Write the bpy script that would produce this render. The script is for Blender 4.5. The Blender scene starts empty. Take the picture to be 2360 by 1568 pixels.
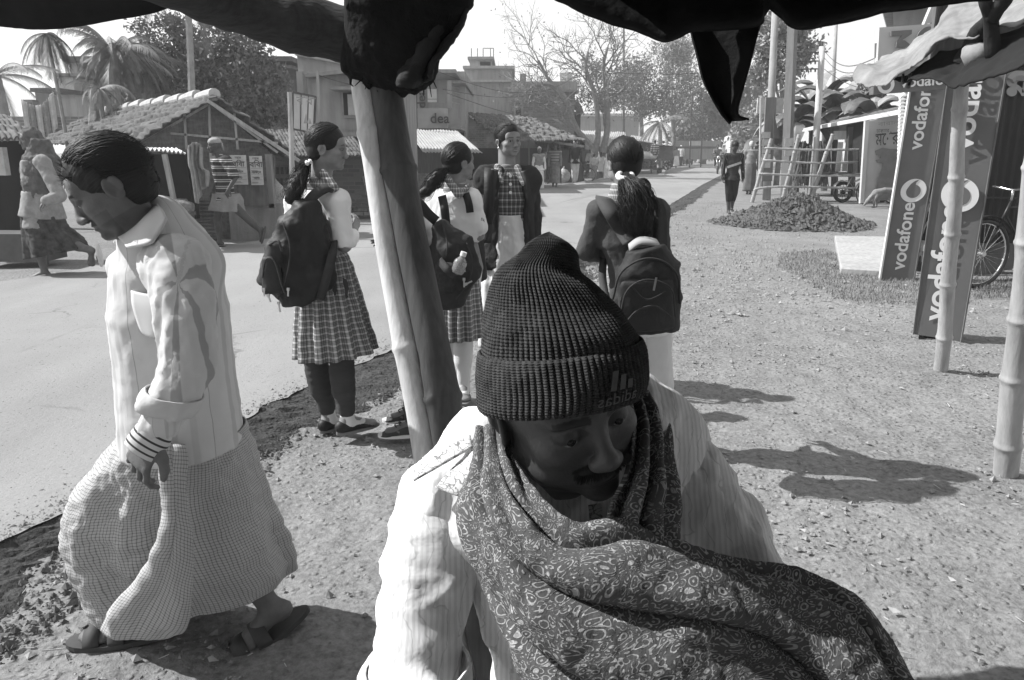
import bpy, bmesh, math, random
import numpy as np
from mathutils import Vector, Matrix
rnd = random.Random(7)
NR = np.random.RandomState(11)
C = bpy.context.scene.collection
F, PIT, CH = 1750.0, math.radians(13.84), 1.42      # focal length in the photo's pixels, camera pitch and height
CX, CY = 1179.5, 784.0
FW = np.array([0, math.cos(PIT), -math.sin(PIT)]); UP = np.array([0, math.sin(PIT), math.cos(PIT)]); RT = np.array([1., 0, 0])
CAM = np.array([0, 0, CH])
def Cc(x, y, d):                                    # point seen at pixel x, y at depth d along the view axis
    return CAM + d*(FW + RT*(x-CX)/F - UP*(y-CY)/F)
def G(x, y, z=0.0):                                 # ground point under a pixel
    r = FW + RT*(x-CX)/F - UP*(y-CY)/F
    return CAM + r*((z-CH)/r[2])
SY = 1.0
def PY(x, y, Y):                                    # point seen at pixel x, y at world distance Y
    Y = Y*SY
    r = FW + RT*(x-CX)/F - UP*(y-CY)/F
    return CAM + r*(Y/r[1])
def dep(p): return float(np.dot(np.array(p)-CAM, FW))
V = lambda *a: np.array(a, float)
def nrm(v):
    v = np.array(v, float); return v/(np.linalg.norm(v)+1e-12)
# ---------------------------------------------------------------- object bookkeeping
LOC = {}
def tag(o, label=None, cat=None, group=None, kind=None):
    if label: o['label'] = label
    if cat: o['category'] = cat
    if group: o['group'] = group
    if kind: o['kind'] = kind
    return o
def mk(name, verts, faces, mat=None, parent=None, origin=None, uvs=None, smooth=False, attr=None, sharp=None):
    verts = np.asarray(verts, float).reshape(-1, 3)
    if parent is not None: org = LOC[parent.name]
    else: org = np.array(origin if origin is not None else [0, 0, 0], float)
    me = bpy.data.meshes.new(name)
    lv = verts-org
    if isinstance(faces, np.ndarray) and faces.ndim == 2:
        n, k = faces.shape
        me.vertices.add(len(lv)); me.vertices.foreach_set('co', lv.ravel())
        me.loops.add(n*k); me.loops.foreach_set('vertex_index', faces.ravel().astype(np.int32))
        me.polygons.add(n); me.polygons.foreach_set('loop_start', np.arange(0, n*k, k, dtype=np.int32))
        me.update(calc_edges=True); me.validate()
    else:
        me.from_pydata([tuple(v) for v in lv], [], [tuple(int(i) for i in f) for f in faces])
    if uvs is not None:                             # per-vertex uv
        ul = me.uv_layers.new(name='UVMap'); idx = np.zeros(len(me.loops), np.int32)
        me.loops.foreach_get('vertex_index', idx)
        ul.data.foreach_set('uv', np.asarray(uvs, np.float32)[idx].ravel())
    if attr is not None:
        at = me.attributes.new('tone', 'FLOAT', 'POINT'); at.data.foreach_set('value', np.asarray(attr, np.float32))
    if smooth:
        me.polygons.foreach_set('use_smooth', np.ones(len(me.polygons), bool))
        if sharp: me.set_sharp_from_angle(angle=math.radians(sharp))
    if mat: me.materials.append(mat)
    o = bpy.data.objects.new(name, me); C.objects.link(o)
    if parent is not None:
        o.parent = parent
        LOC[o.name] = org
    else:
        o.location = org; LOC[o.name] = org
    return o
def empty(name, loc, label=None, cat=None, group=None):
    o = bpy.data.objects.new(name, None); C.objects.link(o); o.location = loc; o.empty_display_size = .1
    LOC[o.name] = np.array(loc, float)
    return tag(o, label, cat, group)
def dup(o, loc=None, rz=None, label=None, group=None, sc=None, parent=None):
    c = o.copy(); C.objects.link(c)
    if parent: c.parent = parent
    if loc is not None: c.location = loc
    if rz is not None: c.rotation_euler = (0, 0, rz)
    if sc: c.scale = (sc, sc, sc)
    if label: c['label'] = label
    if group: c['group'] = group
    for ch in o.children: dup(ch, parent=c)
    return c
class MB:                                            # collects shapes of ONE part
    def __init__(s): s.v = []; s.f = []; s.uv = []; s.n = 0
    def add(s, v, f, uv=None):
        v = np.asarray(v, float).reshape(-1, 3)
        s.v.append(v); s.f += [tuple(int(i)+s.n for i in q) for q in f]
        s.uv.append(np.asarray(uv, float) if uv is not None else v[:, :2]*0+v[:, [0, 2]]); s.n += len(v)
        return s
    def box(s, c, size, R=None):
        h = np.array(size, float)/2; c = np.array(c, float)
        v = np.array([[x, y, z] for x in (-1, 1) for y in (-1, 1) for z in (-1, 1)], float)*h
        if R is not None: v = v @ np.array(R).T
        return s.add(v+c, [(0, 1, 3, 2), (4, 6, 7, 5), (0, 4, 5, 1), (2, 3, 7, 6), (0, 2, 6, 4), (1, 5, 7, 3)])
    def bar(s, a, b, w, t=None, side=None):
        a, b = np.array(a, float), np.array(b, float); d = b-a; L = np.linalg.norm(d); z = d/L
        x = nrm(np.cross(z, side if side is not None else ([0, 1, 0] if abs(z[1]) < .9 else [1, 0, 0]))); y = np.cross(z, x)
        return s.box((a+b)/2, (w, t or w, L), np.array([x, y, z]).T)
    def tube(s, pts, rad, n=8, cap=True, uvs=None):
        v, f, uv = tube_geo(pts, rad, n, cap); return s.add(v, f, uv)
    def poly(s, pts, thick, nrml):                   # flat outline given thickness
        pts = np.array(pts, float); n = len(pts); o = np.array(nrml, float)*thick
        f = [tuple(range(n)), tuple(range(2*n-1, n-1, -1))]+[(i, i+n, (i+1) % n+n, (i+1) % n) for i in range(n)]
        return s.add(np.concatenate([pts, pts+o]), f)
    def grid(s, P, uv=None):
        P = np.asarray(P, float); nu, nv = P.shape[:2]
        f = [(i*nv+j, (i+1)*nv+j, (i+1)*nv+j+1, i*nv+j+1) for i in range(nu-1) for j in range(nv-1)]
        return s.add(P.reshape(-1, 3), f, None if uv is None else np.asarray(uv).reshape(-1, 2))
    def build(s, name, mat, parent=None, origin=None, smooth=False, sharp=None, bevel=0, thick=0):
        o = mk(name, np.concatenate(s.v), s.f, mat, parent, origin, np.concatenate(s.uv), smooth, sharp=sharp)
        if bevel:
            m = o.modifiers.new('b', 'BEVEL'); m.width = bevel; m.segments = 2; m.limit_method = 'ANGLE'
        if thick:
            m = o.modifiers.new('s', 'SOLIDIFY'); m.thickness = thick; m.offset = 0
        return o
def tube_geo(pts, rad, n=8, cap=True, asp=1.0, side=None):
    pts = np.array(pts, float); m = len(pts); rad = np.broadcast_to(np.array(rad, float), (m,))
    T = np.gradient(pts, axis=0); T /= np.linalg.norm(T, axis=1)[:, None]+1e-12
    x = nrm(np.cross(T[0], side if side is not None else ([0, 0, 1] if abs(T[0][2]) < .9 else [0, 1, 0])))
    v = []; uv = []; L = 0
    for i in range(m):
        x = nrm(x-T[i]*np.dot(x, T[i])); y = np.cross(T[i], x)
        if i: L += np.linalg.norm(pts[i]-pts[i-1])
        for k in range(n):
            a = 2*math.pi*k/n
            v.append(pts[i]+rad[i]*(x*math.cos(a)+y*asp*math.sin(a))); uv.append((k/n, L))
    f = [(i*n+k, i*n+(k+1) % n, (i+1)*n+(k+1) % n, (i+1)*n+k) for i in range(m-1) for k in range(n)]
    if cap: f += [tuple(range(n-1, -1, -1)), tuple((m-1)*n+k for k in range(n))]
    return np.array(v), f, np.array(uv)
def crm(P, n):                                       # Catmull-Rom along axis 0, n samples
    P = np.asarray(P, float); m = len(P)
    if m == 2: t = np.linspace(0, 1, n).reshape((-1,)+(1,)*(P.ndim-1)); return P[0]*(1-t)+P[1]*t
    t = np.linspace(0, m-1-1e-9, n); i = t.astype(int); u = (t-i).reshape((-1,)+(1,)*(P.ndim-1))
    Q = np.concatenate([[2*P[0]-P[1]], P, [2*P[-1]-P[-2]]]); a, b, c, d = Q[i], Q[i+1], Q[i+2], Q[i+3]
    return .5*(2*b+(c-a)*u+(2*a-5*b+4*c-d)*u*u+(3*b-a-3*c+d)*u**3)
def crv(pts, n): return crm(np.array(pts, float), n)
def patch(rows, nu, nv):                             # rows of control points -> dense grid of points
    R = np.array(rows, float); g = crm(R, nu); return np.swapaxes(crm(np.swapaxes(g, 0, 1), nv), 0, 1)
def griduv(P):                                       # arc-length uv of a grid
    du = np.linalg.norm(np.diff(P, axis=0), axis=2).mean(1); dv = np.linalg.norm(np.diff(P, axis=1), axis=2).mean(0)
    u = np.concatenate([[0], np.cumsum(du)]); v = np.concatenate([[0], np.cumsum(dv)])
    return np.stack(np.meshgrid(v, u), -1)
def gnormals(P):
    a = np.gradient(P, axis=0); b = np.gradient(P, axis=1); n = np.cross(a, b)
    return n/(np.linalg.norm(n, axis=2, keepdims=True)+1e-12)
def fbm(p, s=1.0, o=4, seed=0):                      # cheap vectorised noise from rotated sines
    r = np.random.RandomState(seed); p = np.asarray(p)*s; out = 0; a = 1; tot = 0
    for i in range(o):
        for k in range(4):
            d = r.randn(p.shape[-1]); d /= np.linalg.norm(d); d *= 2*math.pi*(.6+.8*r.rand())*1.0
            out = out+a*np.sin(p@d+r.rand()*7+1.5*np.sin(p@(r.randn(p.shape[-1])*3)+r.rand()*6)); tot += a
        p = p*2.03; a *= .55
    return out/tot*2
# ---------------------------------------------------------------- implicit surfaces (one continuous body)
def axes_for(lo, hi, h, fine=()):                    # fine = [(a, b, hf)] intervals
    xs = [lo]; x = lo
    while x < hi:
        s = h
        for a, b, hf in fine:
            if a-.01 <= x <= b+.01: s = min(s, hf)
        x += s; xs.append(x)
    return np.array(xs)
def smin(a, b, k):
    h = np.maximum(k-np.abs(a-b), 0)/k; return np.minimum(a, b)-h*h*k*.25
class SDF:
    def __init__(s): s.p = []
    def cone(s, a, b, ra, rb, k=.02, sub=False):
        a, b = np.array(a, float), np.array(b, float); r = max(ra, rb)
        def f(P):
            ab = b-a; t = np.clip(((P-a)@ab)/(ab@ab+1e-12), 0, 1)
            return np.linalg.norm(P-(a+t[..., None]*ab), axis=-1)-(ra+(rb-ra)*t)
        s.p.append((f, np.minimum(a, b)-r, np.maximum(a, b)+r, k, sub)); return s
    def chain(s, pts, rs, k=.02):
        for i in range(len(pts)-1): s.cone(pts[i], pts[i+1], rs[i], rs[i+1], k if i == 0 else min(k, .010))
        return s
    def ell(s, c, r, R=None, k=.02, sub=False):
        c = np.array(c, float); r = np.array(r, float); Rm = np.eye(3) if R is None else np.array(R); m = r.min()
        def f(P):
            q = (P-c)@Rm; k0 = np.linalg.norm(q/r, axis=-1); k1 = np.linalg.norm(q/(r*r), axis=-1)
            return k0*(k0-1)/(k1+1e-9)
        e = np.abs(Rm)@r
        s.p.append((f, c-e, c+e, k, sub)); return s
    def slab(s, a, b, ra, rb, xd, k=.03, rc=.02):    # elliptical section from a to b; ra = (half width, half depth); xd = width direction
        a, b = np.array(a, float), np.array(b, float); z = nrm(b-a); x = nrm(np.array(xd, float)-z*np.dot(xd, z)); y = np.cross(z, x)
        L = np.linalg.norm(b-a); ra, rb = np.array(ra, float), np.array(rb, float); mr = max(ra.max(), rb.max())
        def f(P):
            q = P-a; t = q@z; u = np.clip(t/L, 0, 1)[..., None]; r = ra+(rb-ra)*u
            X = np.stack([q@x, q@y], -1); k0 = np.linalg.norm(X/r, axis=-1); k1 = np.linalg.norm(X/(r*r), axis=-1)
            d2 = k0*(k0-1)/(k1+1e-9); dz = np.maximum(np.maximum(-t, t-L), 0)
            return np.where(dz > 0, np.sqrt(np.maximum(d2+rc, 0)**2+dz**2)-rc, d2)
        s.p.append((f, np.minimum(a, b)-mr, np.maximum(a, b)+mr, k, False)); return s
    def half(s, c, n, k=.004):                        # cut away everything on the n side of c
        c = np.array(c, float); n = nrm(n)
        s.p.append((lambda P: (P-c)@n, None, None, k, 'h')); return s
    def mesh(s, h=.01, fine=None, disp=None, pad=.02, post=None):
        B = [(q[1], q[2]) for q in s.p if q[1] is not None and not q[4]]
        lo = np.min([b[0] for b in B], 0)-pad; hi = np.max([b[1] for b in B], 0)+pad
        fine = fine or [(), (), ()]
        ax = [axes_for(lo[i], hi[i], h, fine[i]) for i in range(3)]
        D = np.full([len(a) for a in ax], .2, np.float32)
        for f, a, b, k, sub in s.p:
            if a is None: sl = [slice(0, len(x)) for x in ax]
            else:
                m = k+2.5*h+.012
                sl = [slice(max(0, np.searchsorted(ax[i], a[i]-m)-1), min(len(ax[i]), np.searchsorted(ax[i], b[i]+m)+1)) for i in range(3)]
                if any(x.start >= x.stop for x in sl): continue
            P = np.stack(np.meshgrid(*[ax[i][sl[i]] for i in range(3)], indexing='ij'), -1)
            d = f(P).astype(np.float32); c = D[tuple(sl)]
            if sub == 'h': D[tuple(sl)] = np.maximum(c, d)
            elif sub: D[tuple(sl)] = -smin(-c, d, k)
            else: D[tuple(sl)] = smin(c, d, k)
        v, fcs = nets(D, ax)
        if disp is not None and len(v): v = v+disp(v)
        return v, fcs
def nets(D, ax):
    ins = D < 0; n = D.shape
    c = [D[i:n[0]-1+i, j:n[1]-1+j, k:n[2]-1+k] for i in (0, 1) for j in (0, 1) for k in (0, 1)]
    s = sum((q < 0).astype(np.int8) for q in c); act = (s > 0) & (s < 8)
    I = np.argwhere(act); idx = np.full(act.shape, -1, np.int64); idx[act] = np.arange(len(I))
    val = np.stack([q[act] for q in c], 1).astype(float)
    off = np.array([[i, j, k] for i in (0, 1) for j in (0, 1) for k in (0, 1)], float)
    acc = np.zeros((len(I), 3)); cnt = np.zeros(len(I))
    for a, b in ((0, 1), (2, 3), (4, 5), (6, 7), (0, 2), (1, 3), (4, 6), (5, 7), (0, 4), (1, 5), (2, 6), (3, 7)):
        m = (val[:, a] < 0) != (val[:, b] < 0); t = val[m, a]/(val[m, a]-val[m, b])
        acc[m] += off[a]+(off[b]-off[a])*t[:, None]; cnt[m] += 1
    g = acc/cnt[:, None]; out = np.zeros_like(g)
    for i in range(3): out[:, i] = ax[i][I[:, i]]*(1-g[:, i])+ax[i][I[:, i]+1]*g[:, i]
    F_ = []
    A = ins[:-1, 1:-1, 1:-1]; Bx = ins[1:, 1:-1, 1:-1]
    for m, rev in ((A & ~Bx, 0), (~A & Bx, 1)):
        q = np.argwhere(m); i, j, k = q[:, 0], q[:, 1]+1, q[:, 2]+1
        w = np.stack([idx[i, j-1, k-1], idx[i, j, k-1], idx[i, j, k], idx[i, j-1, k]], 1); F_.append(w[:, ::-1] if rev else w)
    A = ins[1:-1, :-1, 1:-1]; Bx = ins[1:-1, 1:, 1:-1]
    for m, rev in ((A & ~Bx, 1), (~A & Bx, 0)):
        q = np.argwhere(m); i, j, k = q[:, 0]+1, q[:, 1], q[:, 2]+1
        w = np.stack([idx[i-1, j, k-1], idx[i, j, k-1], idx[i, j, k], idx[i-1, j, k]], 1); F_.append(w[:, ::-1] if rev else w)
    A = ins[1:-1, 1:-1, :-1]; Bx = ins[1:-1, 1:-1, 1:]
    for m, rev in ((A & ~Bx, 0), (~A & Bx, 1)):
        q = np.argwhere(m); i, j, k = q[:, 0]+1, q[:, 1]+1, q[:, 2]
        w = np.stack([idx[i-1, j-1, k], idx[i, j-1, k], idx[i, j, k], idx[i-1, j, k]], 1); F_.append(w[:, ::-1] if rev else w)
    return out, np.concatenate(F_)
def meshnormals(v, f):
    a = v[f[:, 2]]-v[f[:, 0]]; b = v[f[:, 3]]-v[f[:, 1]]; n = np.cross(a, b); N = np.zeros_like(v)
    for i in range(4): np.add.at(N, f[:, i], n)
    return N/(np.linalg.norm(N, axis=1, keepdims=True)+1e-12)
# ---------------------------------------------------------------- materials (black and white photograph: neutral greys)
MATS = {}
class NT:
    def __init__(s, name, rough=.8, spec=.3):
        s.m = bpy.data.materials.new(name); s.m.use_nodes = True; s.t = s.m.node_tree; s.b = s.t.nodes['Principled BSDF']
        s.b.inputs['Roughness'].default_value = rough; s.b.inputs['Specular IOR Level'].default_value = spec
    def n(s, typ, **kw):
        x = s.t.nodes.new(typ)
        for k, v in kw.items():
            if hasattr(x, k): setattr(x, k, v)
            else: x.inputs[k].default_value = v
        return x
    def l(s, a, b): s.t.links.new(a, b)
    def co(s, kind='Object', scale=(1, 1, 1), rot=(0, 0, 0)):
        c = s.n('ShaderNodeTexCoord'); m = s.n('ShaderNodeMapping'); m.inputs['Scale'].default_value = scale; m.inputs['Rotation'].default_value = rot
        s.l(c.outputs[kind], m.inputs[0]); return m.outputs[0]
    def noise(s, co, scale, detail=4, rough=.55, dist=0):
        x = s.n('ShaderNodeTexNoise'); x.inputs['Scale'].default_value = scale; x.inputs['Detail'].default_value = detail
        x.inputs['Roughness'].default_value = rough; x.inputs['Distortion'].default_value = dist; s.l(co, x.inputs['Vector']); return x.outputs[0]
    def ramp(s, fac, stops, interp='LINEAR'):
        r = s.n('ShaderNodeValToRGB'); e = r.color_ramp; e.interpolation = interp
        while len(e.elements) < len(stops): e.elements.new(.5)
        for q, (p, v) in zip(e.elements, stops): q.position = p; q.color = (v, v, v, 1)
        s.l(fac, r.inputs[0]); return r.outputs[0]
    def math(s, op, a, b=None, c=None):
        x = s.n('ShaderNodeMath', operation=op)
        for i, q in enumerate((a, b, c)):
            if q is None: continue
            if isinstance(q, (int, float)): x.inputs[i].default_value = q
            else: s.l(q, x.inputs[i])
        return x.outputs[0]
    def mix(s, fac, a, b, mode='MIX'):
        x = s.n('ShaderNodeMix', data_type='RGBA', blend_type=mode)
        for i, q in ((0, fac), (6, a), (7, b)):
            if isinstance(q, (int, float)): x.inputs[i].default_value = q if i == 0 else (q, q, q, 1)
            else: s.l(q, x.inputs[i])
        return x.outputs[2]
    def col(s, c):
        if isinstance(c, (int, float)): s.b.inputs['Base Color'].default_value = (c, c, c, 1)
        else: s.l(c, s.b.inputs['Base Color'])
    def bump(s, h, dist=.01, strength=1.0):
        x = s.n('ShaderNodeBump'); x.inputs['Distance'].default_value = dist; x.inputs['Strength'].default_value = strength
        s.l(h, x.inputs['Height'])
        old = s.b.inputs['Normal'].links
        if old: s.l(old[0].from_socket, x.inputs['Normal'])
        s.l(x.outputs[0], s.b.inputs['Normal'])
def M(name, base=.5, var=.25, scale=8, rough=.8, bump=0, bscale=40, kind='Object', spec=.3, stretch=(1, 1, 1), metal=0, streak=0):
    if name in MATS: return MATS[name]
    t = NT(name, rough, spec); co = t.co(kind, stretch)
    f = t.noise(co, scale, 6, .6)
    col = t.ramp(f, [(.25, base*(1-var)), (.75, base*(1+var))])
    if streak:
        g = t.noise(t.co(kind, (stretch[0]*6, stretch[1]*6, stretch[2]*.5)), scale, 4); col = t.mix(streak, col, t.ramp(g, [(.35, base*.3), (.65, base*1.15)]))
    t.col(col); t.b.inputs['Metallic'].default_value = metal
    if bump: t.bump(t.noise(co, bscale, 6, .6), bump)
    MATS[name] = t.m; return t.m
def text(name, s, size, mat, parent, pos, xdir, ydir, depth=.003, bold=0, font=None, flip=False, shear=0, align='LEFT', space=1.0):
    cu = bpy.data.curves.new(name, 'FONT'); cu.body = s; cu.size = size; cu.extrude = depth; cu.offset = bold*size; cu.align_x = align; cu.shear = shear; cu.space_character = space
    if font: cu.font = font
    ob = bpy.data.objects.new(name, cu); C.objects.link(ob)
    dg = bpy.context.evaluated_depsgraph_get(); me = bpy.data.meshes.new_from_object(ob.evaluated_get(dg))
    v = np.zeros(len(me.vertices)*3); me.vertices.foreach_get('co', v); v = v.reshape(-1, 3); fc = [tuple(p.vertices) for p in me.polygons]
    bpy.data.objects.remove(ob)
    if flip: v[:, 0] *= -1
    x = nrm(xdir); y = nrm(np.array(ydir)-x*np.dot(x, ydir)); z = np.cross(x, y)
    if callable(pos): w = pos(v)
    else: w = np.array(pos)+v[:, :1]*x+v[:, 1:2]*y+v[:, 2:]*z
    return mk(name, w, fc, mat, parent)
# ---------------------------------------------------------------- camera, light
cam = bpy.data.cameras.new('camera'); cam.lens = 36*F/2359; cam.sensor_width = 36; cam.clip_end = 3000; cam.clip_start = .02
co_ = bpy.data.objects.new('camera', cam); C.objects.link(co_); co_.location = CAM; co_.rotation_euler = (math.pi/2-PIT, 0, 0)
bpy.context.scene.camera = co_
SUN_AZ, SUN_EL = math.radians(-99), math.radians(43)          # direction towards the sun: left, a little behind the scene
SD = V(-math.cos(SUN_EL)*.985, math.cos(SUN_EL)*.17, math.sin(SUN_EL)); SD = nrm(SD)
sl = bpy.data.lights.new('sun', 'SUN'); sl.energy = 5.0; sl.angle = math.radians(.5); sl.color = (1, 1, 1)
so = bpy.data.objects.new('sun', sl); C.objects.link(so); so.rotation_euler = Vector(SD).to_track_quat('Z', 'Y').to_euler()
w = bpy.data.worlds.new('World'); bpy.context.scene.world = w; w.use_nodes = True
nt = w.node_tree; bg = nt.nodes['Background']; sk = nt.nodes.new('ShaderNodeTexSky'); sk.sky_type = 'NISHITA'; sk.sun_disc = False
sk.sun_elevation = SUN_EL; sk.sun_rotation = math.atan2(SD[0], SD[1]); sk.air_density = 1.0; sk.dust_density = 1.0
bw = nt.nodes.new('ShaderNodeRGBToBW'); nt.links.new(sk.outputs[0], bw.inputs[0]); bg.inputs[1].default_value = .12
tc = nt.nodes.new('ShaderNodeTexCoord'); sp = nt.nodes.new('ShaderNodeSeparateXYZ'); nt.links.new(tc.outputs['Generated'], sp.inputs[0])
cr = nt.nodes.new('ShaderNodeValToRGB'); nt.links.new(sp.outputs['Z'], cr.inputs[0])     # bright milky air low in the sky, thinner overhead
for e, (p, v) in zip([cr.color_ramp.elements[0], cr.color_ramp.elements[1], cr.color_ramp.elements.new(.26), cr.color_ramp.elements.new(.5)], [(0, 1), (1, .0), (.26, .93), (.5, .08)]): e.position = p; e.color = (v, v, v, 1)
sc_ = nt.nodes.new('ShaderNodeMath'); sc_.operation = 'MULTIPLY_ADD'; sc_.inputs[1].default_value = 5.6; nt.links.new(cr.outputs[0], sc_.inputs[0])
b2 = nt.nodes.new('ShaderNodeMath'); b2.operation = 'MULTIPLY'; b2.inputs[1].default_value = .25; nt.links.new(bw.outputs[0], b2.inputs[0]); nt.links.new(b2.outputs[0], sc_.inputs[2])
nt.links.new(sc_.outputs[0], bg.inputs[0])
vs = bpy.context.scene.view_settings; vs.view_transform = 'Standard'; vs.look = 'None'; vs.gamma = 1; vs.exposure = 0.6
bpy.context.scene.cycles.use_denoising = True
bpy.context.scene.cycles.max_bounces = 5; bpy.context.scene.cycles.transparent_max_bounces = 12
# ---------------------------------------------------------------- materials of the place
def brick_mat(name, base, mortar, sx=1.0, wash=0, bump=.01):
    if name in MATS: return MATS[name]
    t = NT(name, .95, .1); co = t.co('UV'); b = t.n('ShaderNodeTexBrick'); b.inputs['Scale'].default_value = 1
    b.inputs['Brick Width'].default_value = .25*sx; b.inputs['Row Height'].default_value = .085*sx; b.inputs['Mortar Size'].default_value = .012*sx
    b.inputs['Color1'].default_value = (base,)*3+(1,); b.inputs['Color2'].default_value = (base*.55,)*3+(1,); b.inputs['Mortar'].default_value = (mortar,)*3+(1,)
    t.l(co, b.inputs['Vector']); n = t.noise(t.co('Object'), 1.3, 6, .65)
    c = t.mix(t.ramp(n, [(.35, 0), (.7, .75)]), b.outputs[0], base*.8, 'MIX')
    if wash: c = t.mix(t.ramp(t.noise(t.co('Object'), 2.2, 5), [(.42, 0), (.55, wash)]), c, .62)
    t.col(c); t.bump(b.outputs[1], -bump); t.bump(t.noise(t.co('Object'), 30, 4), bump)
    MATS[name] = t.m; return t.m
def plaster(name, base, dirt=.5, scale=1.2):
    if name in MATS: return MATS[name]
    t = NT(name, .95, .1); o = t.co('Object'); n1 = t.noise(o, scale, 8, .65, .6); n2 = t.noise(t.co('Object', (5, 5, .6)), scale*1.2, 5)
    c = t.ramp(n1, [(.3, base*(1-dirt*.7)), (.62, base*1.05)]); c = t.mix(.55, c, t.ramp(n2, [(.3, base*(1-dirt)), (.6, base*1.1)]), 'MIX')
    t.col(c); t.bump(t.noise(o, 25, 6), .006); MATS[name] = t.m; return t.m
def asphalt():
    t = NT('asphalt', .9, .2); o = t.co('Object'); n = t.noise(o, 140, 4, .7); m = t.noise(t.co('Object', (1, .12, 1), (0, 0, -.3)), 1.6, 5)
    c = t.ramp(n, [(.3, .22), (.7, .37)]); c = t.mix(.5, c, t.ramp(m, [(.35, .25), (.7, .34)]), 'MIX')
    sp = t.ramp(t.noise(o, 60, 2), [(.28, .12), (.33, 1)]); c = t.mix(1.0, c, sp, 'MULTIPLY')
    v = t.n('ShaderNodeTexVoronoi', feature='DISTANCE_TO_EDGE'); v.inputs['Scale'].default_value = .55; wp = t.mix(.25, o, t.noise(o, 3, 5)); t.l(wp, v.inputs['Vector']); ck = t.ramp(v.outputs['Distance'], [(.003, .45), (.008, 1)]); c = t.mix(t.ramp(t.noise(o, .5, 3), [(.52, 0), (.6, .8)]), c, t.mix(1.0, c, ck, 'MULTIPLY'))
    c = t.mix(1.0, c, t.ramp(t.noise(o, .35, 6, .65), [(.3, .82), (.6, 1)]), 'MULTIPLY'); t.col(c); t.bump(n, .004); t.bump(t.noise(o, 30, 5), .004); return t.m
def dirt_mat(name, a, b, bump=.02):
    t = NT(name, .98, .1); o = t.co('Object'); n = t.noise(o, 1.1, 8, .7, .4); f = t.noise(o, 38, 8, .7)
    c = t.ramp(n, [(.3, a), (.65, b)]); c = t.mix(.6, c, t.ramp(f, [(.3, a*.45), (.5, (a+b)/2), (.75, b*1.25)]), 'MIX')
    v = t.n('ShaderNodeTexVoronoi', feature='F1'); v.inputs['Scale'].default_value = 26; t.l(o, v.inputs['Vector'])
    st = t.ramp(v.outputs['Distance'], [(.1, 1), (.35, 0)])
    t.col(c); t.bump(f, bump*.6); t.bump(t.noise(o, 9, 6, .65), bump*1.5); t.bump(st, bump*.5); return t.m
m_dirt = dirt_mat('dirt', .13, .31, .013); m_clod = dirt_mat('clod', .10, .19, .04); m_asph = asphalt(); m_edge = dirt_mat('edge_dirt_shade', .06, .15, .05)
m_stone = M('stone', .27, .5, 15, .95, .004, 60); m_straw = M('straw', .5, .3, 20, .8)
# ---------------------------------------------------------------- ground sheet
def rline(pts, z):
    q = np.array([G(x, y, z) for x, y in pts]); return q
RZ = .06
near = rline([(-150, 1345), (0, 1243), (130, 1182), (300, 1095), (450, 1018), (565, 955), (700, 893), (850, 825), (930, 786), (1100, 705), (1250, 636), (1340, 590), (1430, 540), (1500, 497), (1560, 461), (1620, 425)], RZ)
far = rline([(-150, 680), (0, 651), (270, 606), (500, 572), (700, 535), (860, 500), (1080, 463), (1240, 436), (1400, 409), (1520, 389.5)], RZ)
d = nrm(near[-1]-near[4]); near = np.vstack([near[0]-nrm(near[1]-near[0])*6, near, near[-1]+d*60, near[-1]+d*400])
d2 = nrm(far[-1]-far[4]); far = np.vstack([far[0]-nrm(far[1]-far[0])*6, far, near[-2]+V(-5.2, 1, 0), near[-1]+V(-5.2, 1, 0)])
def resample(P, ys): return np.array([[np.interp(y, P[:, 1], P[:, 0]), y, RZ] for y in ys])
ys = np.concatenate([np.arange(-2, 16, .05), np.arange(16, 45, .5), np.arange(45, 420, 8)])
nL, fL = resample(near, ys), resample(far, ys)
jag = np.array([.02*math.sin(y*9+2*math.sin(y*3.1))+.012*math.sin(y*23+1)+.03*rnd.random() for y in ys])*(ys < 30)
nL[:, 0] += jag; fL[:, 0] -= np.roll(jag, 5)
m = MB(); P = np.stack([nL+(fL-nL)*t for t in np.linspace(0, 1, 9)], 1); P[:, :, 2] += .012*np.sin(np.linspace(0, math.pi, 9))[None]
m.grid(P[:, ::-1]); road = m.build('road', m_asph, smooth=True); tag(road, kind='structure')
def roadx(y): return np.interp(y, near[:, 1], near[:, 0]), np.interp(y, far[:, 1], far[:, 0])
# crumbling dark shoulder between asphalt and dirt, slope shade put into its colour
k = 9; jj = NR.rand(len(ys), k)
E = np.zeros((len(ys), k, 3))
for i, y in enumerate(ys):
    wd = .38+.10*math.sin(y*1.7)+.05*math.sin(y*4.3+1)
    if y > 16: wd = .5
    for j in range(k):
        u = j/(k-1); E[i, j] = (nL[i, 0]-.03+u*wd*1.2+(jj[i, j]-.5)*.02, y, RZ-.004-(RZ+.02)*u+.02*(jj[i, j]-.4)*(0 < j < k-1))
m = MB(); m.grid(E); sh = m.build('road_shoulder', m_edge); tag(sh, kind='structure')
# dirt sheet
def gz(x, y): return .010*np.sin(x*2.1+y*.8)*np.sin(y*1.3-x*.4)+.006*np.sin(x*7+1.3*np.sin(y*5))*np.sin(y*6.1)
xs = np.concatenate([-np.geomspace(1500, 12, 14), np.arange(-11.5, -2.5, .5), np.arange(-2.4, 4.6, .05), np.arange(4.7, 12, .3), np.geomspace(12.5, 1500, 14)])
yy = np.concatenate([-np.geomspace(600, 3, 8), np.arange(-2, 1, .5), np.arange(1.0, 9, .05), np.arange(9.05, 20, .25), np.geomspace(21, 2500, 26)])
X, Y = np.meshgrid(xs, yy, indexing='ij'); q = np.stack([X, Y], -1)
Z = gz(X, Y)+.013*fbm(q, 4.0, 4, 3)*(np.abs(X) < 5)*(Y < 12)*(Y > .5)-.01
m = MB(); m.grid(np.stack([X, Y, Z], -1)[:, ::-1][:, ::-1]); gr = m.build('ground', m_dirt, smooth=True)
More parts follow.
